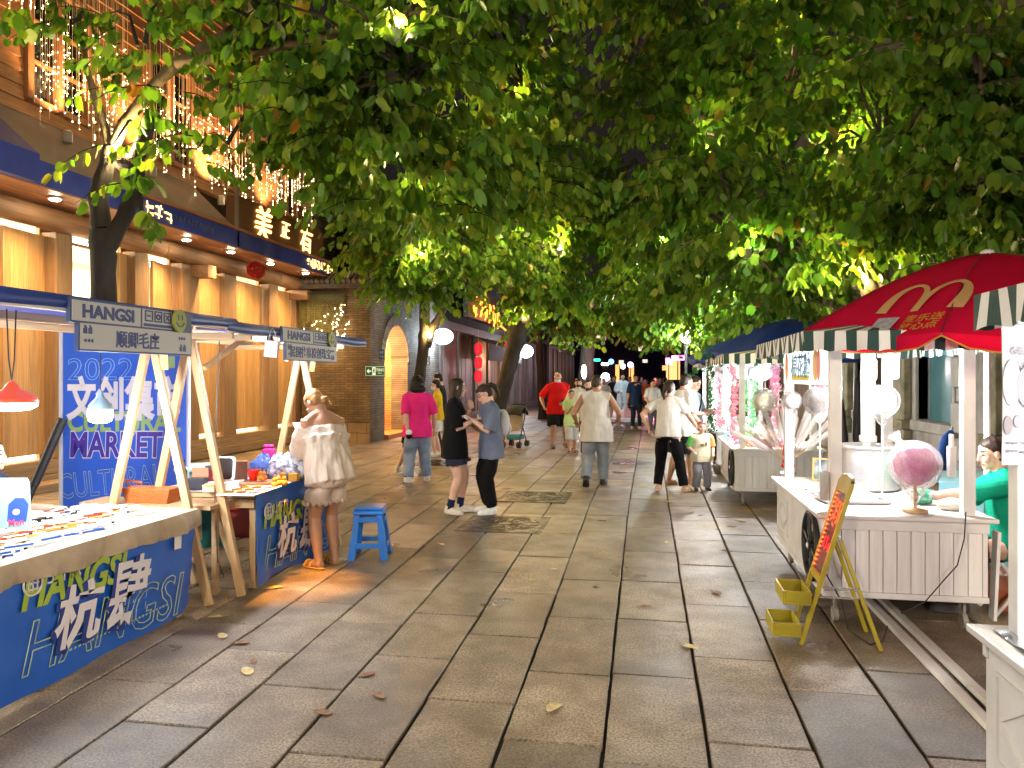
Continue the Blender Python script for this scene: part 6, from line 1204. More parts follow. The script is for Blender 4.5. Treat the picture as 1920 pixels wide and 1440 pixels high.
    t = thing('power_cable', 'thin black cable draped down the plank end of the candy cart', 'cable', (1.95, 5.37, .5)); b = MB(); b.tube([W(1811, 960, 4.9), W(1808, 1010, 4.86), W(1795, 1060, 4.86), W(1768, 1090, 4.87), W(1735, 1128, 4.9), V((1.6, 5.36, .12))], .004, 6); b.build('cable', mat('black_cord', (.02, .02, .02)), t, world=True)
candy_goods()
# ---- behind and beside the candy cart
t = thing('draped_table', 'low table under a pale blue cloth behind the candy cart', 'table', (2.75, 7.3, 0)); b = MB(); b.sheet(lambda a, c: (2.3+.85*a, 6.75+.02*math.sin(a*30)*(1-c), .02+.78*c), 30, 6, .003); b.sheet(lambda a, c: (2.3+.85*a, 6.75+.9*c, .8+.004*math.sin(a*20+c*15)), 16, 12, .003); b.build('cloth', mat('pale_blue_cloth', (.25, .52, .62), (.2, .45, .55), rough=.7, scale=5, bump=.3), t, world=True, smooth=True); b = MB(); b.bb(2.35, 3.1, 6.82, 7.6, 0, .79); b.build('frame', mat('pine_dark', (.2, .14, .08)), t, world=True)
for px, lab, dx in ((1598, 'left of two dark folded parasols leaning behind the candy cart', -.12), (1608, 'right of two dark folded parasols leaning behind the candy cart', .02)):
    p = W(px, 900, 7.9); t = thing('folded_parasol', lab, 'folded parasol', (p.x, p.y, 0)); q = V((dx, .1, 1.65)); b = MB(); b.tube([V((0, 0, 0)), q], .018, 8); b.build('pole', mat('silver', (.6, .6, .62)), t); b = MB(); b.tube([q*.55, q*.62, q*.95, q], [.03, .05, .035, .02], 10); b.build('cover', mat('black_padding', (.012, .012, .013)), t, smooth=True)
for k, (px, dx, lab) in enumerate(((1745, .28, 'blue folded parasol leaning on the stone wall'), (1757, .16, 'shorter blue bundle beside the folded blue parasol'))):
    p = W(px, 900, 9.6); t = thing('folded_parasol', lab, 'folded parasol', (p.x, p.y, .0)); h = (.98, .85)[k]; b = MB(); b.tube([V((0, 0, .1)), V((dx*.2, .02, h*.4)), V((dx*.8, .1, h*.9)), V((dx, .12, h))], [.05, .075, .07, .03], 10); b.build('canopy', mat('royal_cloth', (.01, .09, .42), (.01, .06, .3), rough=.6, scale=6), t, smooth=True); b = MB(); b.tube([V((0, 0, 0)), V((dx*1.05, .12, h*1.05))], .015, 8); b.build('pole', mat('silver', (.6, .6, .62)), t)
p = G(1893, 1148); p.x += .02
for k, lab in ((0, 'lower orange plastic tub on the paving by the candy cart'), (1, 'upper orange plastic tub stacked in the lower one')):
    t = thing('plastic_tub', lab, 'tub', (p.x, p.y+.12, .10*k), 0); b = MB(); b.lathe([(.11, 0), (.14, .14), (.152, .145), (.152, .155), (.135, .155), (.105, .01), (.001, .008)], n=24); b.build('tub', mat('orange_tub_%d' % k, ((.55, .16, .06), (.6, .27, .16))[k], rough=.4), t, smooth=True)
t = thing('leaning_board', 'grey board leaning against the right end of the candy cart', 'board', (2.2, 5.5, 0)); b = MB(); b.bar((2.19, 5.48, .08), (2.2, 5.44, .66), .08, .02); b.build('board', CW, t, world=True)
def folding_stool():
    t = thing('folding_stool', 'white cross legged stool under the seller in green', 'stool', (2.5, 5.95, 0)); b = MB(); b.box((0, 0, .43), (.34, .30, .03)); b.build('seat', mat('white_gloss', (.75, .74, .72)), t, bev=.008)
    for y in (-.13, .13):
        for s in (-1, 1): b = MB(); b.bar((-.16*s, y, 0), (.15*s, y, .414), .02, .02); b.build('leg', mat('white_gloss', (.75, .74, .72)), t)
folding_stool()
# ---- menu banner and clutter of the near cart
def menu():
    d = 2.62; k = d/FPX; o = W(1878, 872, d); t = thing('menu_banner', 'white hanging gelato menu with grey drawings on the near right cart', 'menu banner', (o.x, o.y, CH)); M = frameM((o.x, o.y, 0), (CT, ST, 0), (0, 0, 1)); zb, zt = CH-164*k, CH+100*k; w = .32; X = lambda px: (px-1878)*k; Z = lambda py: CH-(py-HY)*k
    b = MB(); b.sheet(lambda a, c: M @ V((w*a+.012*(1-c)*0, zb+(zt-zb)*c, .006*math.sin(a*7+c*3))), 10, 12, .003); b.build('cloth', mat('menu_white', (.42, .41, .44), (.37, .36, .40), rough=.6, scale=3), t, world=True, smooth=True)
    g1 = mat('menu_grey', (.30, .29, .33), rough=.6); g2 = mat('menu_brown', (.25, .2, .22), rough=.6); L = lambda px, py, z=.009: M @ Matrix.Translation((X(px), Z(py), z))
    text('heading', 'GELATO', L(1893, 665), 19*k, g1, t, bold=.0006, ext=.0005); text('subheading', 'FLAVOURS', L(1903, 690), 15*k, g1, t, bold=.0004, ext=.0005)
    for px, py, rx, ry, m, z in ((1894, 718, 17, 44, mat('menu_tan', (.42, .39, .40), rough=.6), .009), (1925, 725, 22, 40, g1, .010), (1887, 797, 8, 18, g2, .010), (1906, 790, 9, 12, g1, .010), (1930, 800, 9, 16, g2, .010)):
        b = MB(); b.prism([(rx*k*math.cos(a*PI/10), ry*k*math.sin(a*PI/10)) for a in range(20)], .0008, L(px, py, z)); b.build('drawing', m, t, world=True)
    for i, (px, py) in enumerate(((1883, 833), (1910, 833), (1883, 848), (1908, 850))): b = MB(); glyphs(b, L(px, py), 5, 4*k, 5*k, .001, i+3); b.build('lettering', g1, t, world=True)
menu()
t = thing('foil_sheet', 'crumpled silvery foil on the near right cart counter', 'foil', (1.4, 2.6, .75)); b = MB(); b.sheet(lambda a, c: (1.2+.5*a, 2.1+.9*c, .7525+.012*abs(math.sin(a*13+c*7)*math.sin(c*19-a*5))), 40, 50, .001); b.build('foil', mat('foil', (.5, .53, .6), rough=.22, metal=.9), t, world=True)
# ---- the yellow easel
def easel():
    YW = mat('yellow_paint', (.42, .34, .012), (.34, .27, .015), rough=.45, scale=7, bump=.12); t = thing('easel_sign', 'yellow wooden easel with a red LED board and two planter boxes', 'easel', (1.0, 5.15, 0))
    F = lambda v, z, off=0: V((.915+.30*z+off, v, z)); va, vb = 5.0, 5.27
    for v in (va, vb): b = MB(); b.bar(F(v, 0), F(v, 1.0), .026, .026, up=(0, 1, 0)); b.build('stile', YW, t, world=True, bev=.003)
    b = MB(); b.bar(F(va+.013, .40), F(vb-.013, .40), .02, .05); b.build('rail', YW, t, world=True, bev=.003)
    b = MB(); n = 10; vs = [(va+(vb-va)*k/n, 1.015+.02*math.sin(PI*k/n)+.012*abs(math.sin(k*PI*.3))) for k in range(n+1)]; lo, hi = [], []
    P0 = [F(v, z, -.011) for v, z in vs]; P1 = [F(va+(vb-va)*k/n, .93, -.011) for k in range(n+1)]; Q0 = [F(v, z, .011) for v, z in vs]; Q1 = [F(va+(vb-va)*k/n, .93, .011) for k in range(n+1)]
    for k in range(n): b.quad(P1[k], P1[k+1], P0[k+1], P0[k]); b.quad(Q1[k+1], Q1[k], Q0[k], Q0[k+1]); b.quad(P0[k], P0[k+1], Q0[k+1], Q0[k])
    b.build('crest', mat('crest_wood', (.42, .36, .14), (.34, .28, .1), rough=.6, scale=8), t, world=True)
    M = frameM(F(vb-.014, .43, -.004), (0, -1, 0), (.30, 0, 1)); w, h = vb-va-.028, .52; b = MB(); b.prism([(0, 0), (w, 0), (w, h), (0, h)], .012, M @ Matrix.Translation((0, 0, -.012))); pn = b.build('led_panel', mat('led_panel', (.03, .02, .02), (.09, .06, .06), rough=.25, scale=7), t, world=True)
    b = MB()
    for k in range(17): b.ell(M @ V((.016, .02+.48*k/16, .004)), .0055, n=6, k=4)
    b.build('led_dots', emat('led_red', (1, .06, .02), 5), pn, world=True)
    b = MB(); glyphs(b, M @ Matrix.Translation((.05, .30, 0)), 3, .055, .17, .003, 5); b.build('orange_lettering', emat('led_orange', (1, .11, .012), .55), pn, world=True); b = MB(); glyphs(b, M @ Matrix.Translation((.05, .13, 0)), 3, .055, .13, .003, 8); b.build('red_lettering', emat('led_red_soft', (1, .012, .02), .5), pn, world=True)
    lamp('AREA', M @ V((w*.5, h*.5, .06)), .3, (1, .06, .04), (.2, .45), t, aim=M @ V((w*.5, h*.5, 0)))
    for v, fx, fv in ((va+.03, 1.37, 4.97), (vb-.03, 1.38, 5.33)): b = MB(); b.bar((fx, fv, 0), F(v, .66, .035), .024, .024, up=(0, 1, 0)); b.build('rear_leg', YW, t, world=True, bev=.003)
    b = MB(); b.tube([F(va, .66, .03), F(vb, .66, .03)], .012, 8); b.build('hinge', mat('silver', (.6, .6, .62)), t, world=True)
    for z in (.30, .36): b = MB(); b.bar(F(va, z, .02), V((1.37-.33*z, 4.99, z+.0)), .008, .012); b.build('stay', mat('silver', (.6, .6, .62)), t, world=True)
    for z in (.245, .045):
        f = F(5.135, z); b = MB(); x1 = f.x-.012; x0 = x1-.17; y0, y1 = 4.985, 5.29
        b.bb(x0, x1, y0, y1, z, z+.012); b.bb(x0, x0+.012, y0, y1, z+.0125, z+.085); b.bb(x1-.012, x1, y0, y1, z+.0125, z+.085); b.bb(x0+.0125, x1-.0125, y0, y0+.012, z+.0125, z+.085); b.bb(x0+.0125, x1-.0125, y1-.012, y1, z+.0125, z+.085); b.build('planter_box', YW, t, world=True, bev=.003)
    t2 = thing('easel_cable', 'black cable looping under the easel to the cart', 'cable', (1.2, 5.2, 0)); b = MB(); b.tube([F(vb, .45, .03), V((1.22, 5.3, .2)), V((1.25, 5.25, .03)), V((1.33, 5.05, .008)), V((1.42, 5.12, .008)), V((1.5, 5.3, .05))], .005, 6); b.build('cable', mat('black_cord', (.02, .02, .02)), t2, world=True)
easel()
# ---- flowers of the farther carts
def garland(px, py0, py1, d, c1, c2, label, w=.05, n=60, seed=1):
    a = W(px, py0, d); z1 = W(px, py1, d).z; t = thing('flower_garland', label, 'garland', a); rd = random.Random(seed); b = MB()
    for k in range(n):
        f = k/(n-1); c = V((a.x+rd.gauss(0, w*.5), a.y-.05+rd.gauss(0, w*.5), a.z+(z1-a.z)*f)); b.cur = 0 if rd.random() < .7 else 1; r = rd.uniform(.018, .036)
        for q in range(5):
            th = q*2*PI/5+rd.random(); e = V((math.cos(th), math.sin(th)*.6, math.sin(th)+rd.uniform(-.3, .3))); e2 = e.cross(V((.3, 1, .1))).normalized(); b.quad(c, c+e*r+e2*r*.5, c+e*r*1.5, c+e*r-e2*r*.5)
    b.build('blossoms', [mat('petal_'+label[:9], c1, rough=.6), mat('petal2_'+label[:9], c2, rough=.6)], t, world=True); b = MB(); b.tube([a, V((a.x, a.y, z1))], .006, 5); b.build('vine', mat('vine_green', (.05, .16, .03)), t, world=True)
PK, PK2, GR, GR2 = (.75, .28, .40), (.8, .5, .55), (.015, .11, .025), (.03, .2, .05)
garland(1373, 685, 815, 10.15, PK, PK2, 'pink garland on the near left post of the flower cart', seed=1)
garland(1452, 685, 800, 10.4, PK, PK2, 'pink garland on the near right post of the flower cart', seed=2)
garland(1346, 700, 800, 12.1, PK, PK2, 'pink garland on the far post of the flower cart', seed=3)
garland(1333, 655, 810, 12.9, GR, GR2, 'green vine hanging behind the man in light blue', .09, 80, 4)
garland(1394, 680, 790, 11.4, GR, GR2, 'green vine hanging inside the flower cart, left one', .07, 50, 5)
garland(1412, 690, 800, 11.8, GR, GR2, 'green vine hanging inside the flower cart, right one', .06, 50, 6)
garland(1300, 690, 760, 15.9, GR, GR2, 'green vine on the farther cart', .1, 50, 7)
for k, (px, py, c, lab) in enumerate(((1386, 832, PK, 'pink flower heap at the left corner of the flower cart'), (1402, 836, (.8, .3, .1), 'orange flower heap on the flower cart'), (1432, 838, PK2, 'pale pink flower heap in the middle of the flower cart'), (1470, 838, PK, 'pink flower heap at the right of the flower cart'), (1365, 812, (.1, .5, .6), 'teal flower bunch at the far end of the flower cart'), (1400, 800, (.1, .35, .08), 'green leafy heap at the back of the flower cart'), (1440, 805, (.75, .3, .25), 'coral flower heap at the back of the flower cart'))):
    p = G(px, py, .749) if py > 830 else W(px, py, 11.6); p.z = .749; t = thing('flower_heap', lab, 'flowers', p); rd = random.Random(k); b = MB()
    for q in range(40):
        o = V((rd.gauss(0, .07), rd.gauss(0, .07), abs(rd.gauss(.04, .05)))); b.ell(o, rd.uniform(.014, .028), n=6, k=4, jit=.2)
    b.build('blooms', mat('bloom_%d' % k, c, tuple(min(1, x*1.5+.05) for x in c), rough=.6, scale=20), t)
for k, (px, py, d, s, lab) in enumerate(((1395, 697, 11.2, .2, 'left white bagged plush hanging in the flower cart'), (1425, 700, 11.0, .2, 'right white bagged plush hanging in the flower cart'))):
    p = W(px, py, d); t = thing('bagged_plush', lab, 'hanging bag', p); b = MB(); b.ell((0, 0, 0), (s*.8, s*.5, s*.55), n=14, k=9, jit=.1); b.build('bag', mat('plush_white', (.75, .75, .74), rough=.6, bump=.4), t, smooth=True); b = MB(); b.tube([(0, 0, s*.4), (0, 0, 1.95-p.z)], .005, 5); b.build('string', STICK, t)
def hanging_sign(px0, py0, px1, py1, d, seed, label, col=(.7, .66, .6)):
    a, c = W(px0, py1, d), W(px1, py0, d); t = thing('hanging_sign', label, 'sign', a); M = frameM(a, (CT, ST, 0), (0, 0, 1)); w, h = (px1-px0)*d/FPX, (py1-py0)*d/FPX; b = MB(); b.prism([(0, 0), (w, 0), (w, h), (0, h)], .015, M); b.build('board', mat('board_%d' % seed, col, rough=.6), t, world=True); b = MB(); glyphs(b, M @ Matrix.Translation((w*.25, h*.6, .015)), 2, w*.5, h*.25, .003, seed, vertical=True); b.build('lettering', NAVY if 'NAVY' in globals() else BLK, t, world=True); b = MB(); b.tube([M @ V((w/2, h, .007)), M @ V((w/2, h+.08, .007))], .005, 5); b.build('hook', BLK, t, world=True)
hanging_sign(1340, 676, 1361, 714, 12.4, 4, 'cream sign with dark writing hanging at the street corner of the flower cart')
c = G(1440, 840, .749); t = thing('red_torch', 'red cylindrical candy jar on the flower cart', 'jar', (c.x, c.y, .749)); b = MB(); b.lathe([(.05, 0), (.05, .14), (.03, .16), (.03, .2)], n=14); b.build('jar', vm_ if 'vm_' in globals() else mat('red_glass', (.55, .008, .02)), t, smooth=True)
# ================================================================== people
def vox(mb, vs, sm=3, fac=.5):
    me = mb.mesh(); o = bpy.data.objects.new('t', me); COL.objects.link(o)
    m = o.modifiers.new('r', 'REMESH'); m.mode = 'VOXEL'; m.voxel_size = vs
    if sm: s = o.modifiers.new('s', 'SMOOTH'); s.factor = fac; s.iterations = sm
    r = bake(o); bpy.data.objects.remove(o); bpy.data.meshes.remove(me); return r
def wrinkle(me, amp, seed, st=(9, 9, 4)):
    n = len(me.vertices); co = np.empty(n*3); me.vertices.foreach_get('co', co); co = co.reshape(-1, 3)
    nr = np.empty(n*3); me.vertices.foreach_get('normal', nr); nr = nr.reshape(-1, 3); q = np.empty(n)
    for i in range(n):
        x, y, z = co[i]; p = V((x*st[0]+seed, y*st[1], z*st[2])); q[i] = mnoise.noise(p)+.5*mnoise.noise(p*2.3)
    q = np.where(q > 0, q, q*1.6); co += nr*(q*amp)[:, None]; me.vertices.foreach_set('co', co.astype(np.float32).ravel()); me.update()
def loft(mb, rings, n=24):        # rings: (centre, x axis * rx, y axis * ry, fold count, fold depth)
    vs = []; fs = []
    for i, rg in enumerate(rings):
        c, X, Y = rg[:3]; fn, fa = (rg[3], rg[4]) if len(rg) > 3 else (0, 0)
        for j in range(n):
            a = 2*PI*j/n; f = 1+fa*math.sin(fn*a+i*.4) if fn else 1; vs.append(c+X*math.cos(a)*f+Y*math.sin(a)*f)
    k = len(rings)
    for i in range(k-1):
        for j in range(n): fs.append((i*n+j, i*n+(j+1) % n, (i+1)*n+(j+1) % n, (i+1)*n+j))
    fs += [tuple(range(n-1, -1, -1)), tuple((k-1)*n+j for j in range(n))]; mb.add(vs, fs)
def ik(a, c, l1, l2, pole):
    d = c-a; L = min(max(d.length, abs(l1-l2)+.001), (l1+l2)*.999); u = d.normalized(); x = (l1*l1-l2*l2+L*L)/(2*L); hh = math.sqrt(max(0, l1*l1-x*x))
    p = V(pole)-u*V(pole).dot(u); p = p.normalized() if p.length > 1e-6 else u.orthogonal().normalized(); return a+u*x+p*hh, a+u*L
SKINS = {'fair': ((.58, .36, .26), (.52, .31, .22)), 'mid': ((.48, .28, .19), (.42, .235, .155)), 'tan': ((.40, .21, .125), (.34, .175, .10))}
def cloth(c, k=.8, sc=7): return mat('cloth_%.2f_%.2f_%.2f' % tuple(c[:3]), c, tuple(x*k for x in c), rough=.85, scale=sc, bump=.18, bscale=40, spec=.1)
def person(label, px, py, h, phi, skin='fair', top=None, bottom=None, hair='short', haircol=(.012, .010, .009), shoes=(.6, .58, .55), lh=None, rh=None, lf=(-.06, 0, 0), rf=(.06, 0, 0), lean=0, head=(0, 0), w=1.0, vs=.0075, hipz=None, seed=1, mask=None, glasses=False, loc=None, twist=0, shift=(0, 0), lcurl=.5, rcurl=.5, belly=0, sock=None, lpole=(0, 1, 0), rpole=(0, 1, 0), lel=None, rel=None, group=None, lite=False):
    c = loc or G(px, py); t = thing('person', label, 'person', (c.x, c.y, c.z if loc else 0), TH-R(phi), group)
    H = h; hz = (hipz if hipz else .518)*H; hip = V((shift[0]*H, shift[1]*H, hz)); sd = V((0, math.sin(R(lean)), math.cos(R(lean)))); fw = V((0, math.cos(R(lean)), -math.sin(R(lean)))); X = V((1, 0, 0)); Xs = V((math.cos(R(twist)), -math.sin(R(twist)), 0)); sp = lambda q: hip+sd*(q*H)
    ks = .98*(H/1.65 if H > 1.25 else H/1.65*1.28)    # head scale
    nb = sp(.335); nt = nb+sd*.026*H+fw*.008*H; HM = Matrix.Rotation(-R(head[0]), 4, 'Z') @ Matrix.Rotation(-R(head[1]), 4, 'X'); hc = nt+HM @ V((0, .014*ks, .088*ks)); HT = Matrix.Translation(hc) @ HM @ Matrix.Diagonal((ks, ks, ks, 1))
    b = MB()
    # torso
    rr = ((-.045, .05, .045), (-.02, .088, .066), (.02, .094, .068), (.11, .078+belly*.2, .058+belly), (.20, .090, .064), (.262, .098, .060), (.292, .086, .05), (.322, .05, .040), (.35, .033, .034))
    loft(b, [(sp(q)+fw*(belly*H*.5 if .05 < q < .15 else 0), (X if q < .1 else Xs)*rx*H*w, fw*ry*H*w) for q, rx, ry in rr])
    b.tube([nb-sd*.02*H, nt+sd*.03*H+fw*.004*H], [.038*H*(.9+.1*w), .034*H*(.9+.1*w)], 12)
    for s in (-1, 1): b.tube([nb+Xs*s*.015*H, sp(.318)+Xs*s*.055*H, sp(.292)+Xs*s*.098*H*w], [.026*H, .028*H, .026*H], 10)
    # head
    b.ell((0, 0, 0), 1, HT @ Matrix.Translation((0, -.004, .03)) @ Matrix.Diagonal((.074, .094, .086, 1)), 18, 12); b.ell((0, 0, 0), 1, HT @ Matrix.Translation((0, .022, -.046)) @ Matrix.Diagonal((.057, .066, .066, 1)), 16, 10)
    b.ell((0, 0, 0), 1, HT @ Matrix.Translation((0, .07, -.092)) @ Matrix.Diagonal((.026, .022, .02, 1)), 10, 6)
    b.tube([HT @ V(p) for p in ((0, .086, .018), (0, .099, -.012), (0, .103, -.03), (0, .09, -.04))], [.009*ks, .011*ks, .016*ks, .012*ks], 8)
    b.ell((0, 0, 0), 1, HT @ Matrix.Translation((0, .084, -.062)) @ Matrix.Diagonal((.026, .012, .012, 1)), 10, 6)
    for s in (-1, 1):
        b.ell((0, 0, 0), 1, HT @ Matrix.Translation((s*.075, -.008, -.008)) @ Matrix.Diagonal((.012, .02, .032, 1)), 10, 6)
        b.ell((0, 0, 0), 1, HT @ Matrix.Translation((s*.045, .062, -.03)) @ Matrix.Diagonal((.024, .022, .022, 1)), 10, 6)
    # legs
    feet = []; knees = []
    for s, f, pole in ((-1, lf, lpole), (1, rf, rpole)):
        hj = hip+X*s*.052*H*w+V((0, 0, -.005*H)); ank = V((f[0]*H, f[1]*H, .045*H+f[2]*H)); kn, an = ik(hj, ank, .245*H, .235*H, V(pole)); knees.append((hj, kn, an)); wl = (w+1)/2
        b.tube([hj+V((0, 0, .03*H)), hj.lerp(kn, .25), hj.lerp(kn, .6), kn, kn.lerp(an, .3), kn.lerp(an, .65), an, an+V((0, 0, -.02*H))], [x*H*wl for x in (.052, .056, .046, .035, .036, .028, .021, .024)], 12)
        toe = f[3] if len(f) > 3 else 0; fd = Matrix.Rotation(-R(f[4] if len(f) > 4 else s*8), 3, 'Z') @ V((0, math.cos(toe), math.sin(toe))); feet.append((an, fd))
        b.tube([an+V((0, 0, -.02*H))-fd*.022*H, an+fd*.03*H+V((0, 0, -.022*H)), an+fd*.085*H+V((0, 0, -.032*H)), an+fd*.105*H+V((0, 0, -.034*H))], [.022*H, .025*H, .018*H, .010*H], 10)
    # arms and hands
    arms = []
    for s, tg, cu, el in ((-1, lh, lcurl, lel), (1, rh, rcurl, rel)):
        sj = sp(.284)+Xs*s*.108*H*w; tg = tg or (s*.145*max(w, .9), .03, .44); wr = V((tg[0]*H, tg[1]*H, tg[2]*H)); ej, wr = ik(sj, wr, .172*H, .150*H, V(el or (s*.5, -1, -.25))); arms.append((sj, ej, wr)); wa = (w+1)/2
        b.tube([sp(.28)+Xs*s*.06*H, sj, sj.lerp(ej, .35), sj.lerp(ej, .8), ej, ej.lerp(wr, .3), ej.lerp(wr, .8), wr], [x*H*wa for x in (.034, .034, .030, .026, .024, .025, .019, .0165)], 10)
        fd = (wr-ej).normalized(); pn = V((-s, 0, 0)) if abs(fd.z) > .6 else V((0, 0, -1)) if len(tg) < 4 else V((-s, 0, .2)); ac = fd.cross(pn).normalized(); pn = ac.cross(fd).normalized(); k = H/1.65
        b.tube([wr-fd*.01*k, wr+fd*.03*k, wr+fd*.085*k], [.018*k, .031*k, .034*k], 10, sq=.5) if False else b.ell((0, 0, 0), 1, frameM(wr+fd*.048*k, ac, fd) @ Matrix.Diagonal((.037*k, .052*k, .016*k, 1)), 12, 8)
        for q, L in ((-1.5, .064), (-.5, .076), (.5, .072), (1.5, .056)):
            o = wr+fd*.085*k+ac*q*.0195*k; P = [o-fd*.02*k, o]; a = 0
            for sgm in (.45, .32, .25): a += cu*1.0; P.append(P[-1]+(fd*math.cos(a)+pn*math.sin(a))*L*sgm*k)
            b.tube(P, [.0095*k, .0095*k, .0088*k, .008*k, .0065*k], 7)
        th = ac*(-1 if (ac.dot(V((0, 1, 0)))+ac.z*.5) < 0 else 1); o = wr+fd*.03*k+th*.03*k
        b.tube([o-th*.015*k, o+(th*.5+fd*.8)*.026*k, o+(th*.35+fd*.9+pn*.5*cu)*.052*k], [.0115*k, .0105*k, .0075*k], 7)
    me = vox(b, vs, 2); me.materials.append(mat('skin_'+skin, *SKINS[skin], rough=.5, scale=9, sub=.12, bump=.05, bscale=60)); me.materials.append(mat('eye_dark', (.02, .015, .012), rough=.2)); me.materials.append(mat('lip', (.42, .13, .11), rough=.4)); me.materials.append(mat('brow', (.03, .022, .018), rough=.8))
    if not lite:
        n = len(me.polygons); ce = np.empty(n*3); me.polygons.foreach_get('center', ce); ce = np.c_[ce.reshape(-1, 3), np.ones(n)]; L = ce @ np.array(HT.inverted()).T; mi = np.zeros(n, np.int32); x, y, z = L[:, 0], L[:, 1], L[:, 2]; f = y > .045
        for s in (-1, 1): mi[f & (((x-s*.031)/.0145)**2+((z-.006)/.0068)**2 < 1)] = 1; mi[f & (((x-s*.032)/.023)**2+((z-.031)/.006)**2 < 1)] = 3
        mi[f & ((x/.025)**2+((z+.062)/.0095)**2 < 1)] = 2; me.polygons.foreach_set('material_index', mi)
    body = link('body', me, None, t, smooth=True, angle=180)
    # clothes
    cv = vs*1.25
    if top:
        b = MB(); ty = top.get('type', 'tee'); hem = top.get('hem', -.075); lo = top.get('loose', 1.0); fa = top.get('fold', .03)
        tr = [(hem, .118*lo, .090*lo+belly*.6, 7, fa*1.2), ((hem+.10)/2, .114*lo, .086*lo+belly, 7, fa*.8), (.10, .102*(lo*.5+.5)+belly*.2, .078*(lo*.5+.5)+belly, 6, fa*.6), (.20, .103, .077, 5, fa*.4), (.258, .110, .070, 0, 0), (.290, .098, .060, 0, 0), (.314, .072, .050, 0, 0), (.332, .048, .044, 0, 0), (.338, .042, .04, 0, 0)]
        if ty == 'off': tr = [(hem, .075, .062, 9, .05), (hem+.035, .125*lo, .105*lo, 11, .09), ((hem+.12)/2, .120*lo, .10*lo, 11, .08), (.10, .112*lo, .09*lo, 10, .07), (.165, .112*lo, .086, 9, .05), (.20, .140, .104, 15, .08), (.215, .124, .084, 12, .05), (.245, .120, .074, 9, .03), (.262, .108, .064, 0, 0)]
        loft(b, [(sp(q)+fw*(belly*H*.4 if q < .15 else 0), (X if q < .1 else Xs)*rx*H*w, fw*ry*H*w, fn, fd_) for q, rx, ry, fn, fd_ in tr], 40)
        if ty != 'off':
            for s in (-1, 1): b.tube([sp(.328)+Xs*s*.02*H, sp(.312)+Xs*s*.06*H, sp(.289)+Xs*s*.1*H*w], [.03*H, .034*H, .038*H], 12)
        sl = top.get('sleeve', .62)
        for s, (sj, ej, wr) in zip((-1, 1), arms):
            if sl <= 0: b.tube([sp(.30)+Xs*s*.05*H, sj+Xs*s*.004*H*w], [.046*H, .047*H], 12); continue
            A = [sp(.282)+Xs*s*.05*H, sj+V((0, 0, -.002*H))] if ty != 'off' else [sj.lerp(ej, .12)-Xs*s*.03*H, sj.lerp(ej, .22)]; RR = [.044*H, .043*H]
            if sl <= 1: A += [sj.lerp(ej, sl*.5), sj.lerp(ej, sl)]; RR += [.044*H*(.5+.5*lo), .046*H*(.45+.55*lo)]
            else: A += [sj.lerp(ej, .5), ej, ej.lerp(wr, (sl-1)*.6), ej.lerp(wr, sl-1)]; RR += [.05*H*lo, .052*H*lo, .05*H*lo, .026*H]
            b.tube(A, RR, 14)
        me = vox(b, cv, 2); wrinkle(me, .0055*H/1.6*top.get('wr', 1), seed); tp = link('top', me, cloth(top['col'], .88) if not top.get('mat') else top['mat'], t, smooth=True, angle=180)
        if top.get('sleevecol'):
            for s, cc in zip((0, 1), top['sleevecol']):
                sj, ej, wr = arms[s]; b = MB(); b.tube([sj+(ej-sj)*-.05, sj.lerp(ej, .3), sj.lerp(ej, sl+.03)], [.050*H, .050*H, .051*H], 14); link('sleeve', vox(b, cv, 2), cloth(cc), t, smooth=True, angle=180)
    if bottom:
        b = MB(); ty = bottom['type']; lo = bottom.get('loose', 1.0); ln = bottom.get('len', .95)
        loft(b, [(sp(-.05), X*.07*H*w, fw*.062*H*w), (sp(-.025), X*.094*H*w, fw*.074*H*w), (sp(.02), X*.094*H*w, fw*.071*H*w), (sp(.075), X*(.084+belly*.2)*H*w, fw*(.067+belly*.7)*H*w)])
        for s, (hj, kn, an) in zip((-1, 1), knees):
            wl = (w+1)/2*H
            if ty == 'pants': b.tube([hj+V((0, 0, .03*H)), hj.lerp(kn, .3), hj.lerp(kn, .7), kn, kn.lerp(an, .4), kn.lerp(an, .8), kn.lerp(an, ln)], [x*wl for x in (.055, .058, .053*lo, .046*lo, .043*lo, .040*lo, bottom.get('cuff', .038*lo))], 16)
            else: e = hj.lerp(kn, ln) if ln <= 1 else kn.lerp(an, ln-1); b.tube([hj+V((0, 0, .03*H)), hj.lerp(e, .4), e], [.056*wl, .062*wl*lo, .062*wl*lo if ln <= 1 else .052*wl*lo], 16)
        if ty == 'skirt': loft(b, [(hip+V((0, 0, -.20*H*ln)), X*.125*H*w*lo, fw*.105*H*w*lo, 9, .06), (hip+V((0, 0, -.06*H)), X*.106*H*w, fw*.085*H*w, 9, .02), (hip+V((0, 0, .04*H)), X*.09*H*w, fw*.07*H*w)], 40)
        me = vox(b, cv, 2); wrinkle(me, .006*H/1.6*bottom.get('wr', 1), seed+5, (11, 11, 6)); hem_z = sp(top.get('hem', -.075)).z if top else 9
        for v in me.vertices:
            f = min(1, max(0, (v.co.z-hem_z+.012*H)/(.02*H)))
            if f > 0: v.co.x = hip.x+(v.co.x-hip.x)*(1-.16*f); v.co.y = hip.y+(v.co.y-hip.y)*(1-.16*f)
        link(ty if ty != 'pants' else 'trousers', me, bottom.get('mat') or cloth(bottom['col'], .8), t, smooth=True, angle=180)
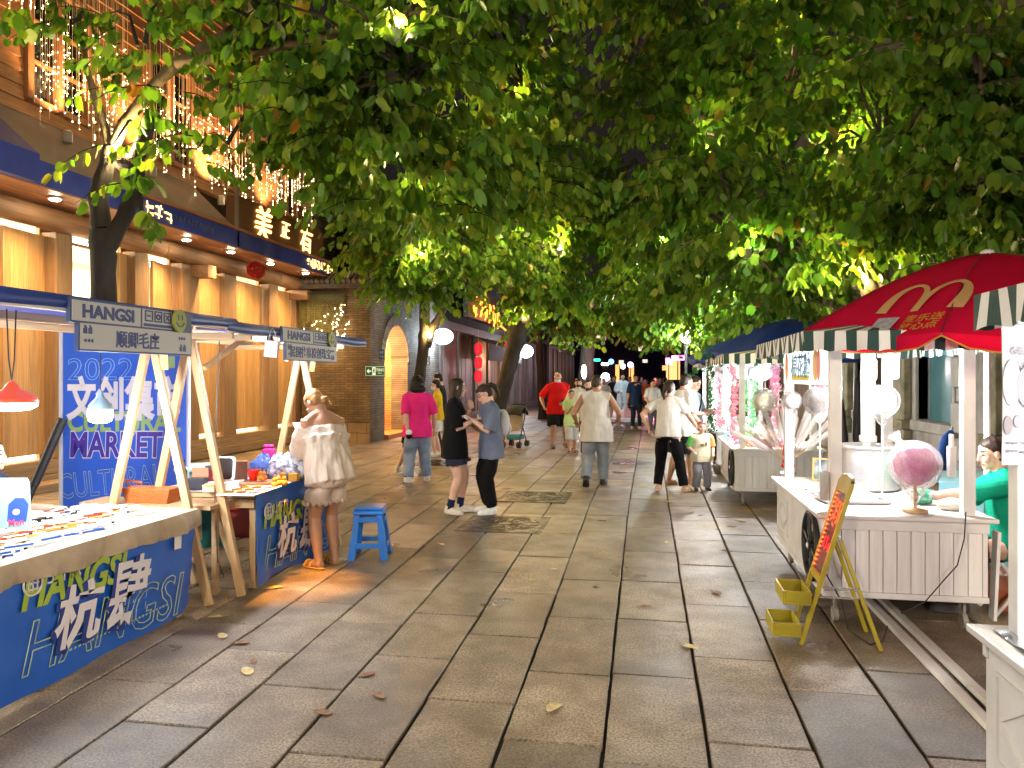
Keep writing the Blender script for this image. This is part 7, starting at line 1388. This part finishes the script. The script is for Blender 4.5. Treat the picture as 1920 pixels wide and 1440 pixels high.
    if shoes:
        for (an, fd) in feet:
            b = MB(); up = V((0, 0, 1)); sl = shoes if isinstance(shoes, dict) else {'col': shoes}; z0 = an+V((0, 0, -.022*H)); side = fd.cross(up).normalized(); up2 = side.cross(fd).normalized(); base = an-up2*.0445*H
            S = lambda y, zz: base+fd*y*H+up2*zz*H
            if sl.get('sandal'):
                loft(b, [(S(y, .006), side*r*H, fd*.012*H) for y, r in ((-.04, .018), (-.02, .022), (.03, .02), (.08, .027), (.118, .014))]) if False else b.ell((0, 0, 0), 1, frameM(S(.038, .006), side, fd) @ Matrix.Diagonal((.029*H, .083*H, .007*H, 1)), 18, 6)
                for y in (.045, .085): b.tube([S(y, .012)+side*.027*H, S(y-.005, .034)+side*.015*H, S(y-.008, .04), S(y-.005, .034)-side*.015*H, S(y, .012)-side*.027*H], .008*H, 6)
                me = b.mesh()
            else:
                b.tube([S(-.035, .02), S(-.02, .024), S(.03, .024), S(.075, .02), S(.105, .016), S(.122, .014)], [.018*H, .029*H, .029*H, .028*H, .024*H, .012*H], 12); b.tube([S(-.012, .03), S(-.006, .062)], [.026*H, .027*H], 12)
                b.ell((0, 0, 0), 1, frameM(S(.042, .008), side, fd) @ Matrix.Diagonal((.033*H, .088*H, .012*H, 1)), 16, 6); me = vox(b, .007, 2)
                for v in me.vertices:
                    if v.co.z < .002 and an.z < .09*H: v.co.z = .002
            link('shoe', me, mat('shoe_%.2f_%.2f_%.2f' % tuple(sl['col']), sl['col'], tuple(x*.8 for x in sl['col']), rough=.55, scale=18), t, smooth=True, angle=60)
    if sock:
        for (hj, kn, an) in knees: b = MB(); b.tube([an+V((0, 0, -.01*H)), an+(kn-an).normalized()*.07*H], [.026*H, .027*H], 12); b.build('sock', cloth(sock), t, smooth=True)
    # hair
    if hair:
        b = MB(); E = lambda c, r: b.ell((0, 0, 0), 1, HT @ Matrix.Translation(c) @ Matrix.Diagonal((r[0], r[1], r[2], 1)), 20, 14); Tb = lambda pp, rr: b.tube([HT @ V(p) for p in pp], [x*ks for x in rr], 12)
        hk = hair.split('+')
        E((0, -.018, .050), (.081, .097, .082) if hk[0] != 'crop' else (.0765, .090, .078)); E((0, -.045, .0), (.079, .066, .085) if hk[0] != 'crop' else (.074, .06, .075))
        if hk[0] == 'bob': E((0, -.035, .0), (.118, .100, .125)); E((0, -.05, -.08), (.135, .092, .075)); E((0, .0, .09), (.09, .09, .06))
        if hk[0] == 'long':
            E((0, -.045, -.03), (.090, .062, .12)); 
            D = V((0, 0, -1)); bk = HM @ V((0, -1, 0)); bk.z = 0; bk.normalize(); ax = V((-bk.y, bk.x, 0)); o = hc+bk*.055*ks
            loft(b, [(o+D*.02*ks, ax*.088*ks, bk*.05*ks, 9, .03), (o+D*.12*ks+bk*.012, ax*.095*ks, bk*.046*ks, 9, .05), (o+D*.24*ks+bk*.02, ax*.09*ks, bk*.04*ks, 9, .06), (o+D*.36*ks+bk*.02, ax*.07*ks, bk*.028*ks, 9, .06), (o+D*.42*ks+bk*.018, ax*.04*ks, bk*.015*ks)], 30)
            for s in (-1, 1): Tb([(s*.07, .03, .05), (s*.083, .02, -.04), (s*.085, .0, -.14), (s*.075, .02, -.24)], [.028, .03, .03, .014])
        if 'pony' in hk: Tb([(0, -.09, .07), (0, -.135, .07), (0, -.165, .02), (0, -.165, -.07), (0, -.15, -.14)], [.022, .03, .036, .03, .008])
        if 'low' in hk: Tb([(0, -.08, -.03), (0, -.125, -.045), (.01, -.15, -.10), (.01, -.155, -.19)], [.025, .03, .036, .012])
        if 'bun' in hk: E((0.02, -.105, -.045), (.046, .038, .042)); Tb([(.02, -.12, -.05), (.05, -.13, -.09), (.04, -.12, -.13)], [.02, .018, .008])
        if 'fringe' in hk: E((0, .058, .075), (.062, .034, .032))
        me = vox(b, .0085, 2); wrinkle(me, .004, seed, (26, 26, 9)); link('hair', me, mat('hair_%.2f' % haircol[0], haircol, tuple(x*1.6 for x in haircol), rough=.5, scale=34, stretch=(1, 1, .25), bump=.4, bscale=40, spec=.2), t, smooth=True, angle=180)
    if mask:
        b = MB(); dz = mask[3] if len(mask) > 3 else 0; b.ell((0, 0, 0), 1, HT @ Matrix.Translation((0, .036, -.05+dz)) @ Matrix.Diagonal((.062, .073, .046, 1)), 18, 10)
        for s in (-1, 1): b.tube([HT @ V((s*.05, .07, -.04+dz)), HT @ V((s*.078, .01, -.01))], .003*ks, 4)
        b.build('face_mask', mat('mask_%.2f' % mask[0], mask[:3], rough=.8), t, smooth=True, angle=180)
    if glasses:
        b = MB()
        for s in (-1, 1): b.tube([HT @ V((s*.032+.022*math.cos(a*PI/8), .100-.01*abs(s*.032+.022*math.cos(a*PI/8))*8, .004+.018*math.sin(a*PI/8))) for a in range(17)], .0022*ks, 5); b.tube([HT @ V((s*.055, .09, .006)), HT @ V((s*.078, .0, .004))], .002*ks, 4)
        b.tube([HT @ V((-.01, .1, .006)), HT @ V((.01, .1, .006))], .002*ks, 4); b.build('glasses', mat('glasses_frame', (.1, .03, .02), rough=.3), t)
    t['_'] = 0; del t['_']
    return t, dict(arms=arms, HT=HT, sp=sp, fw=fw, X=Xs, H=H, knees=knees, hc=hc)
def wpt(t, p): return wm(t) @ V(p)
def held(name, label, cat, t, p, builder, rot=None):
    M = wm(t); q = M @ V(p); o = thing(name, label, cat, q, t.rotation_euler.z); builder(o); return o
PHM = mat('phone_dark', (.015, .015, .018), rough=.2); PHW = mat('phone_pale', (.6, .6, .62), rough=.25); SCR = emat('phone_screen', (.75, .85, 1), 1.2)
def phone(label, t, p, pitch, col=PHM, yaw=0):
    def bl(o):
        M = Matrix.Rotation(R(yaw), 4, 'Z') @ Matrix.Rotation(R(pitch), 4, 'X'); b = MB(); b.box((0, 0, 0), (.075, .155, .008), M); b.build('case', col, o, bev=.003); b = MB(); b.box((0, 0, .0048), (.068, .145, .001), M); b.build('screen', SCR, o)
    return held('phone', label, 'phone', t, p, bl)
JEAN = mat('denim_blue', (.12, .17, .26), (.25, .31, .40), rough=.85, scale=5, bump=.3, bscale=50); JEANG = mat('denim_grey', (.20, .235, .29), (.32, .35, .40), rough=.85, scale=5, bump=.3, bscale=50); BLACKC = cloth((.006, .006, .007)); 
# 1 woman in cream
t, q = person('blonde woman in cream off shoulder blouse and lace shorts, yellow slippers, at the jewellery table', 618, 1062, 1.58, -48, 'tan', dict(type='off', hem=-.085, loose=1.12, sleeve=1.75, col=(.62, .52, .45), wr=1.9, mat=mat('cream_crepe', (.60, .50, .42), (.52, .43, .35), rough=.85, scale=14, bump=.35, bscale=30)), dict(type='shorts', len=.62, loose=1.12, col=(.56, .46, .38)), 'short+bun', (.19, .095, .035), dict(col=(.62, .33, .04), sandal=True), (-.035, .25, .705), (.06, .26, .70), (-.075, -.005, 0), (.055, .03, 0), 14, (-14, 40), 1.04, .0062, seed=3)
phone('white phone held by the blonde woman', t, (.0, .30*1.58, .745*1.58), 50, PHW)
# scalloped lace hem
b = MB()
for hj, kn, an in q['knees']:
    e = hj.lerp(kn, .62); r = .071*1.58*1.02
    for k in range(13): a = 2*PI*k/13; b.ell(e+V((r*math.cos(a), r*math.sin(a)*.98, -.012)), (.020, .020, .024), n=8, k=6)
b.build('lace_hem', mat('cream_lace', (.46, .36, .30), (.38, .28, .23), rough=.9, scale=60, lo=.45, hi=.55), t, smooth=True)
# 2 woman in black
t, q = person('long haired woman in an oversized black tee and navy shorts, cream sneakers, gesturing', 853, 962, 1.64, 92, 'fair', dict(hem=-.105, loose=1.14, sleeve=.95, col=(.006, .0065, .008)), dict(type='shorts', len=.62, loose=1.28, col=(.022, .024, .05)), 'long', (.018, .011, .008), (.55, .50, .43), (-.06, .10, .765), (.03, .15, .69), (-.05, .03, 0, 0, -4), (.055, -.035, 0, 0, 30), 0, (-14, 4), 1.0, .0062, seed=4, lel=(-.4, .1, -1), sock=(.015, .02, .07), lcurl=.15)
b = MB(); sj, ej, wr = q['arms'][1]; dd = (wr-ej).normalized(); b.tube([wr-dd*.035, wr-dd*.02], [.034, .034], 12); b.build('wristband', BLACKC, t)
# 3 woman in blue tee
t, q = person('woman in a washed blue tee, black wide trousers and glasses, looking down at her phone', 921, 962, 1.58, -112, 'fair', dict(hem=-.09, loose=1.12, sleeve=.95, col=(.085, .105, .16), mat=mat('washed_blue', (.075, .095, .15), (.12, .145, .21), rough=.85, scale=3, bump=.2, bscale=40)), dict(type='pants', loose=1.22, ln=.98, col=(.006, .006, .007), cuff=.034), 'short+pony+fringe', (.018, .012, .010), (.72, .72, .70), (-.04, .17, .725), (.06, .165, .715), (-.06, .015, 0), (.06, -.005, 0), 2, (8, 30), .98, .0062, seed=5, glasses=True)
phone('dark phone in the hands of the woman in the blue tee', t, (.01, .235*1.58, .745*1.58), 35)
L = wm(t)
b = MB(); P = lambda x, z: q['sp'](z)+q['X']*x*1.58+q['fw']*(.083*1.58)
b.prism([(-.03, -.022), (.03, -.022), (0, .03)], .004, frameM(P(.045, .23), (-1, 0, 0), (0, 0, 1))); b.build('triangle_print', mat('print_white', (.75, .75, .75), rough=.6), t)
b = MB(); b.prism([(-.03, -.014), (.03, -.014), (.03, .014), (-.03, .014)], .004, frameM(P(.055, -.065)+q['fw']*.018, (-1, 0, 0), (0, 0, 1))); b.build('hem_patch', mat('print_white', (.75, .75, .75)), t)
def backpack(o):
    b = MB(); b.ell((0, 0, 0), (.12, .075, .17), n=18, k=12); b.ell((0, -.06, -.06), (.085, .04, .08), n=14, k=8); b.build('pack', mat('pale_nylon', (.35, .38, .38), (.45, .42, .45), rough=.6, scale=6, bump=.2), o, smooth=True); b = MB()
    for s in (-1, 1): b.tube([(s*.07, .05, .14), (s*.085, .10, .19), (s*.09, .19, .17)], .011, 6)
    b.build('strap', mat('teal_strap', (.15, .4, .42), rough=.6), o)
held('backpack', 'pale backpack worn by the woman in the blue tee', 'backpack', t, (0, -.155, .66*1.58+.05), backpack)
# 4 woman in pink
t, q = person('woman in a bright pink tee and blue jeans with a black bob, seen from behind', 783, 905, 1.66, -14, 'fair', dict(hem=-.085, loose=1.14, sleeve=.92, col=(.78, .03, .22), wr=1.3), dict(type='pants', loose=1.2, col=(.15, .2, .3), mat=JEAN, cuff=.05), 'bob', (.012, .009, .008), (.62, .6, .58), (-.10, -.07, .49), (.17, .07, .50), (-.085, .0, 0), (.095, .06, 0), 0, (0, 6), 1.06, .007, seed=6)
def plush(o): b = MB(); b.ell((0, 0, 0), (.05, .05, .045)); b.cur = 1; b.ell((0, 0, -.06), (.05, .05, .04)); b.build('toy', [mat('plush_white', (.75, .75, .74)), BLACKC], o, smooth=True)
held('plush_toy', 'small black and white plush held behind the woman in pink', 'plush toy', t, (-.095*1.66, -.115*1.66, .485*1.66), plush)
# 5 hidden walker
person('person in dark shorts and white sneakers almost hidden behind the woman in pink', 777, 889, 1.60, 25, 'fair', dict(hem=-.07, col=(.05, .05, .055)), dict(type='shorts', len=.8, loose=1.1, col=(.015, .015, .017)), 'short', shoes=(.6, .56, .5), lf=(-.17, -.06, .02), rf=(.05, .05, 0), vs=.009, seed=7)
# 6 masked couple
t, q = person('man in black with a blue face mask looking at his phone near the arched wall', 826, 852, 1.74, -95, 'mid', dict(hem=-.08, col=(.02, .02, .024)), dict(type='pants', col=(.02, .02, .025)), 'short', lh=(-.05, .21, .70), rh=(.04, .22, .70), head=(-5, 18), vs=.0085, seed=8, mask=(.35, .52, .62))
phone('phone lit in the hand of the masked man in black', t, (0, .27*1.74, .73*1.74), 40)
t, q = person('woman in a yellow tee and white skirt shorts with a pale mask, hands raised', 820, 856, 1.60, -88, 'fair', dict(hem=-.04, loose=1.05, sleeve=.8, col=(.68, .42, .02)), dict(type='shorts', len=.72, loose=1.3, col=(.7, .66, .58)), 'short', shoes=(.68, .66, .63), lh=(-.04, .19, .74), rh=(.05, .18, .72), lf=(-.05, .02, 0), rf=(.06, -.03, 0), head=(0, 8), w=.95, vs=.008, seed=9, mask=(.55, .66, .70))
def strapbag(o): b = MB(); b.tube([(-.1, .09, .16), (0, .11, .02), (.1, .05, -.16)], .012, 6); b.box((.13, -.02, -.2), (.05, .14, .1)); b.build('bag', BLACKC, o, bev=.01)
held('shoulder_bag', 'black shoulder bag of the woman in yellow', 'bag', t, (0, 0, .72*1.6), strapbag)
# 7-10 group walking to the camera
t, q = person('heavy man in a red tee and black shorts walking up the street', 1046, 840, 1.79, 168, 'mid', dict(hem=-.07, loose=1.1, sleeve=.9, col=(.62, .012, .012)), dict(type='shorts', len=.92, loose=1.25, col=(.014, .014, .016)), 'crop', shoes=(.03, .03, .035), lh=(-.02, .17, .60, 1), rh=(.21, .06, .56), lf=(-.11, -.02, .015, -.2), rf=(.09, .06, 0), head=(30, -2), w=1.22, belly=.022, vs=.0085, seed=10, mask=(.7, .72, .74, -.035))
phone('dark phone held by the man in red', t, (-.0, .24*1.79, .62*1.79), 30)
person('boy in a lime green tee and pale trousers holding food to his mouth', 1071, 849, 1.37, 172, 'mid', dict(hem=-.09, loose=1.1, sleeve=.7, col=(.48, .66, .30)), dict(type='shorts', len=1.3, loose=1.1, col=(.5, .5, .48)), 'short', shoes=dict(col=(.05, .04, .04), sandal=True), lh=(-.10, .12, .66), rh=(.035, .15, .72), lf=(-.06, -.02, 0), rf=(.05, .07, 0), w=.98, vs=.008, seed=11)
person('woman with a black face mask and dark shorts behind the boy in green', 1084, 845, 1.63, 176, 'fair', dict(hem=-.05, loose=1.08, sleeve=.9, col=(.62, .60, .56)), dict(type='shorts', len=1.0, loose=1.2, col=(.02, .02, .024)), 'short+fringe', shoes=dict(col=(.12, .03, .04), sandal=True), lh=(-.12, .10, .60), rh=(.10, .14, .62), lf=(-.08, .02, 0), rf=(.06, -.02, 0), vs=.0085, seed=12, mask=(.02, .02, .024))
person('smiling woman with a black mask pulled under her chin, in a white top', 1102, 856, 1.60, 178, 'fair', dict(hem=-.05, sleeve=.9, col=(.62, .6, .58)), dict(type='pants', col=(.05, .05, .06)), 'short', shoes=(.3, .3, .3), lh=(-.14, .12, .66), rh=(.16, .06, .52), w=.95, vs=.008, seed=13, mask=(.02, .02, .024, -.04))
# 11 man in white vest
person('man in a loose white sleeveless vest and grey jeans walking away down the street', 1118, 911, 1.68, 10, 'tan', dict(hem=-.115, loose=1.16, sleeve=0, col=(.66, .63, .58), wr=1.3), dict(type='pants', loose=1.16, col=(.2, .23, .28), mat=JEANG, cuff=.046), 'crop', (.03, .022, .018), (.018, .017, .016), (-.19, .10, .58), (.19, .12, .60), (-.085, -.10, .03, -.7), (.055, .07, 0), 2, (32, 4), 1.12, .007, seed=14)
# 12-13
t, q = person('man in navy carrying a pink bag, one hand at his chin', 1192, 804, 1.76, 176, 'fair', dict(hem=-.09, loose=1.1, sleeve=.9, col=(.02, .045, .12)), dict(type='pants', loose=.95, col=(.025, .04, .075)), 'short+fringe', shoes=(.5, .48, .46), lh=(-.0, .10, .82), rh=(.17, .03, .43), lf=(-.06, .03, 0), rf=(.06, -.02, 0), vs=.009, seed=15)
def pbag(o): b = MB(); b.box((0, 0, -.17), (.2, .1, .28), top=.85); b.tube([(-.06, 0, -.04), (0, 0, .03), (.06, 0, -.04)], .008, 5); b.build('bag', mat('pink_bag', (.65, .42, .55), rough=.6, bump=.3), o, bev=.02)
held('shopping_bag', 'pale pink bag hanging from the hand of the man in navy', 'bag', t, (.175*1.76, .03*1.76, .39*1.76), pbag)
person('woman in a white wrap V neck top behind the woman in black trousers', 1224, 812, 1.58, 170, 'fair', dict(hem=-.05, sleeve=.8, col=(.66, .63, .6)), dict(type='pants', col=(.1, .09, .09)), 'short', lh=(-.1, .12, .55), rh=(.1, .12, .56), vs=.009, seed=16)
# 14 pointing woman
person('woman in white tee and black trousers pointing down at the toddler', 1252, 920, 1.60, 24, 'fair', dict(hem=-.03, loose=1.0, sleeve=.62, col=(.68, .65, .6)), dict(type='pants', loose=1.08, ln=.9, col=(.006, .006, .008)), 'short+low', (.016, .012, .010), dict(col=(.55, .40, .28), sandal=True), (-.17, -.02, .555), (.22, .26, .555), (-.09, -.02, 0), (.15, -.01, 0, 0, 20), 6, (22, 6), 1.02, .007, seed=17, lel=(-1, -.6, -.2), rcurl=.2)
person('man in white tee and dark shorts standing close behind the pointing woman', 1276, 910, 1.70, 62, 'tan', dict(hem=-.075, loose=1.08, sleeve=.85, col=(.70, .70, .70)), dict(type='shorts', len=.9, loose=1.2, col=(.03, .035, .05)), 'short', (.014, .011, .010), dict(col=(.5, .36, .26), sandal=True), (-.06, .16, .58), (.10, .14, .56), (-.07, -.08, 0), (.06, .07, 0), 5, (8, 18), 1.0, .0075, seed=18)
t, q = person('man in a pale blue tee and blue shorts reading his phone', 1297, 896, 1.68, 128, 'fair', dict(hem=-.07, loose=1.1, sleeve=.9, col=(.50, .62, .74)), dict(type='shorts', len=.95, loose=1.2, col=(.06, .16, .40)), 'short', (.016, .013, .012), (.5, .48, .47), (-.03, .20, .655), (.07, .17, .64), (-.06, .02, 0), (.07, -.03, 0), 0, (6, 24), 1.14, .0075, seed=19)
phone('dark phone in the hand of the man in pale blue', t, (.0, .27*1.68, .675*1.68), 25)
b = MB(); sp, fw, X = q['sp'], q['fw'], q['X']; b.tube([sp(a)+X*x*1.68+fw*y*1.68 for a, x, y in ((.335, -.06, -.03), (.34, -.06, .02), (.30, -.045, .088), (.2, .02, .105), (.08, .10, .102), (.05, .13, .04))], .013, 6); b.build('crossbody_strap', BLACKC, t)
t, q = person('toddler in a beige tee with green and orange sleeves and grey trousers, red headband', 1315, 919, .97, 178, 'fair', dict(hem=-.085, loose=1.2, sleeve=.85, col=(.62, .58, .42), sleevecol=((.75, .35, .12), (.12, .45, .10))), dict(type='pants', loose=1.25, col=(.28, .28, .31), cuff=.05), 'short', (.03, .02, .016), (.05, .045, .05), (-.14, .13, .56), (.15, .10, .60), (-.09, .0, 0), (.09, .02, 0), 0, (0, -4), 1.25, .0065, seed=20)
HT = q['HT']; b = MB(); b.lathe([(.084, .062), (.088, .07), (.086, .088), (.08, .094)], n=24, M=HT, cap=False); b.build('headband', mat('headband_red', (.45, .04, .05), rough=.8), t, smooth=True)
b = MB(); sp, fw = q['sp'], q['fw']; b.box(sp(.17)+fw*.088*.97*1.25+V((.02, 0, 0)), (.05, .006, .035)); b.box(sp(.19)+fw*.088*.97*1.25+V((-.04, 0, 0)), (.025, .006, .05)); b.build('chest_print', mat('print_dark_red', (.25, .03, .04), (.05, .2, .05), rough=.7, scale=30), t)
# 18 seller
person('seller in a green tee with a black ponytail, seated and reaching over the candy cart', 0, 0, 1.60, -72, 'fair', dict(hem=-.04, loose=1.1, sleeve=.8, col=(.005, .26, .16)), dict(type='pants', col=(.05, .05, .07)), 'short+low', (.016, .012, .012), (.1, .1, .1), (-.06, .36, .50), (.10, .30, .475), (-.07, .22, 0), (.08, .24, 0), 8, (-4, 12), 1.02, .0065, hipz=.29, seed=21, loc=V((2.50, 5.93, 0.0)), lel=(-.6, -.2, -1), rel=(.6, -.2, -1))
person('seated seller behind the pen table, cut by the left edge of the picture', 0, 0, 1.58, 80, 'fair', dict(hem=-.05, col=(.03, .05, .1)), dict(type='pants', col=(.03, .03, .04)), 'short', hipz=.29, lf=(-.07, .22, 0), rf=(.08, .24, 0), lh=(-.08, .24, .45), rh=(.08, .26, .45), seed=22, vs=.009, loc=W(-26, 1160, 5.35)*1.0-V((0, 0, W(-26, 1160, 5.35).z)))
t = thing('camp_stool', 'plain folding seat under the seller at the left edge', 'seat', W(-26, 1160, 5.35)-V((0, 0, W(-26, 1160, 5.35).z))); b = MB(); b.box((0, 0, .40), (.34, .34, .03)); b.build('seat', PINE, t, bev=.006)
for sx in (-.14, .14):
    for sy in (-.14, .14): b = MB(); b.bar((sx, sy, 0), (sx, sy, .383), .03); b.build('leg', PINE, t)
# background crowd
for i, (px, d, h, phi, tc, bc, bt, sk, lab) in enumerate(((1152, 30, 1.72, 180, (.015, .015, .018), (.2, .2, .22), 'shorts', 'fair', 'distant man in a black tee and grey shorts'), (1181, 33, 1.68, 178, (.12, .12, .14), (.05, .05, .06), 'pants', 'fair', 'distant person in grey left of the man in navy'), (1212, 31, 1.6, 180, (.6, .2, .06), (.1, .1, .12), 'shorts', 'mid', 'distant person in orange right of the man in navy'), (1236, 30, 1.66, 175, (.55, .2, .25), (.05, .05, .06), 'pants', 'fair', 'distant person in a pink top by the lit stalls'), (1247, 27, 1.66, 10, (.02, .02, .025), (.03, .03, .03), 'pants', 'fair', 'distant person in black seen from behind near the pink sign'), (1132, 27, 1.62, 172, (.66, .64, .6), (.03, .03, .04), 'shorts', 'fair', 'distant woman in a white top right of the man in the white vest'), (1143, 41, 1.7, 180, (.1, .12, .2), (.04, .04, .05), 'pants', 'fair', 'very distant person in dark blue beneath the small lamps'), (1203, 44, 1.7, 180, (.3, .3, .32), (.05, .05, .06), 'pants', 'fair', 'very distant person in pale grey by the orange doors'), (1118, 31, 1.7, 0, (.12, .14, .2), (.04, .04, .05), 'pants', 'fair', 'distant person in slate blue walking away left of the white vest'), (1228, 38, 1.65, 180, (.35, .08, .08), (.05, .05, .06), 'pants', 'mid', 'very distant person in dark red by the right shops'))):
    p = W(px, 700, d); rdq = random.Random(i)
    person(lab, 0, 0, h, phi+rdq.uniform(-15, 15), sk, dict(hem=-.07, col=tc), dict(type=bt, len=.9 if bt == 'shorts' else .95, loose=1.1, col=bc), 'short', lf=(-.07, rdq.uniform(-.06, .06), 0), rf=(.07, rdq.uniform(-.06, .06), 0), lh=(-.15, rdq.uniform(0, .12), .5), rh=(.15, rdq.uniform(0, .12), .48), vs=.014, seed=30+i, loc=V((p.x, p.y, 0)), lite=True)
p = W(1167, 700, 29); person('pale lit performer in a white robe on a low white platform', 0, 0, 1.66, 175, 'fair', dict(hem=-.18, loose=1.15, sleeve=1.6, col=(.62, .72, .78)), dict(type='pants', loose=1.1, col=(.66, .72, .76)), 'short', shoes=(.7, .7, .7), lh=(-.08, .12, .58), rh=(.08, .12, .6), vs=.014, seed=44, loc=V((p.x, p.y, .12)), lite=True)
t = thing('low_platform', 'low white platform under the performer in white', 'platform', (p.x, p.y, 0)); b = MB(); b.box((0, 0, .056), (1.9, .9, .11)); b.build('platform', CW, t, bev=.01)
lamp('SPOT', (p.x-.3, p.y-1.8, 3.6), 260, (.7, .88, 1), .1, t, aim=(p.x, p.y, .9), size=45)
# stroller
def stroller():
    c = G(966, 838); t = thing('stroller', 'folding baby stroller with a black hood and beige seat', 'stroller', (c.x, c.y, 0), TH+R(160)); k = mat('stroller_black', (.015, .015, .016), rough=.5)
    b = MB()
    for s in (-.2, .2): b.tube([(s, .30, .09), (s, .05, .45), (s, -.25, .95), (s*.9, -.33, 1.0)], .013, 8); b.tube([(s, -.28, .09), (s, .0, .45)], .012, 8); b.tube([(s, -.02, .30), (s, .3, .25)], .01, 6)
    b.tube([(-.18, -.33, 1.0), (0, -.36, 1.01), (.18, -.33, 1.0)], .016, 8); b.build('frame', k, t, smooth=True)
    for s in (-.2, .2):
        for y in (.30, -.28):
            b = MB()
            for e in (-.028, .028): b.tube([(s+e-.012, y, .075), (s+e+.012, y, .075)], .075, 18)
            b.build('wheel', k, t)
    b = MB(); b.sheet(lambda a, q: (-.17+.34*a, .18-.30*q, .42-.03*math.sin(PI*a)) if q < .5 else (-.17+.34*a, .03-.28*(q-.5)*1.2, .42+.75*(q-.5)), 8, 12, .02); b.build('seat', mat('beige_fabric', (.42, .33, .22), (.36, .28, .18), rough=.85, scale=8), t, smooth=True)
    b = MB(); b.sheet(lambda a, q: (-.20+.40*a, -.12+.34*math.cos(R(30+120*q))*.9, .60+.32*math.sin(R(25+130*q))+.05*math.sin(PI*a)), 10, 12, .015); b.build('hood', BLK, t, smooth=True)
    b = MB(); b.box((0, -.02, .24), (.34, .36, .12)); b.build('basket', mat('teal_fabric', (.05, .25, .3), rough=.8), t, bev=.03)
stroller()
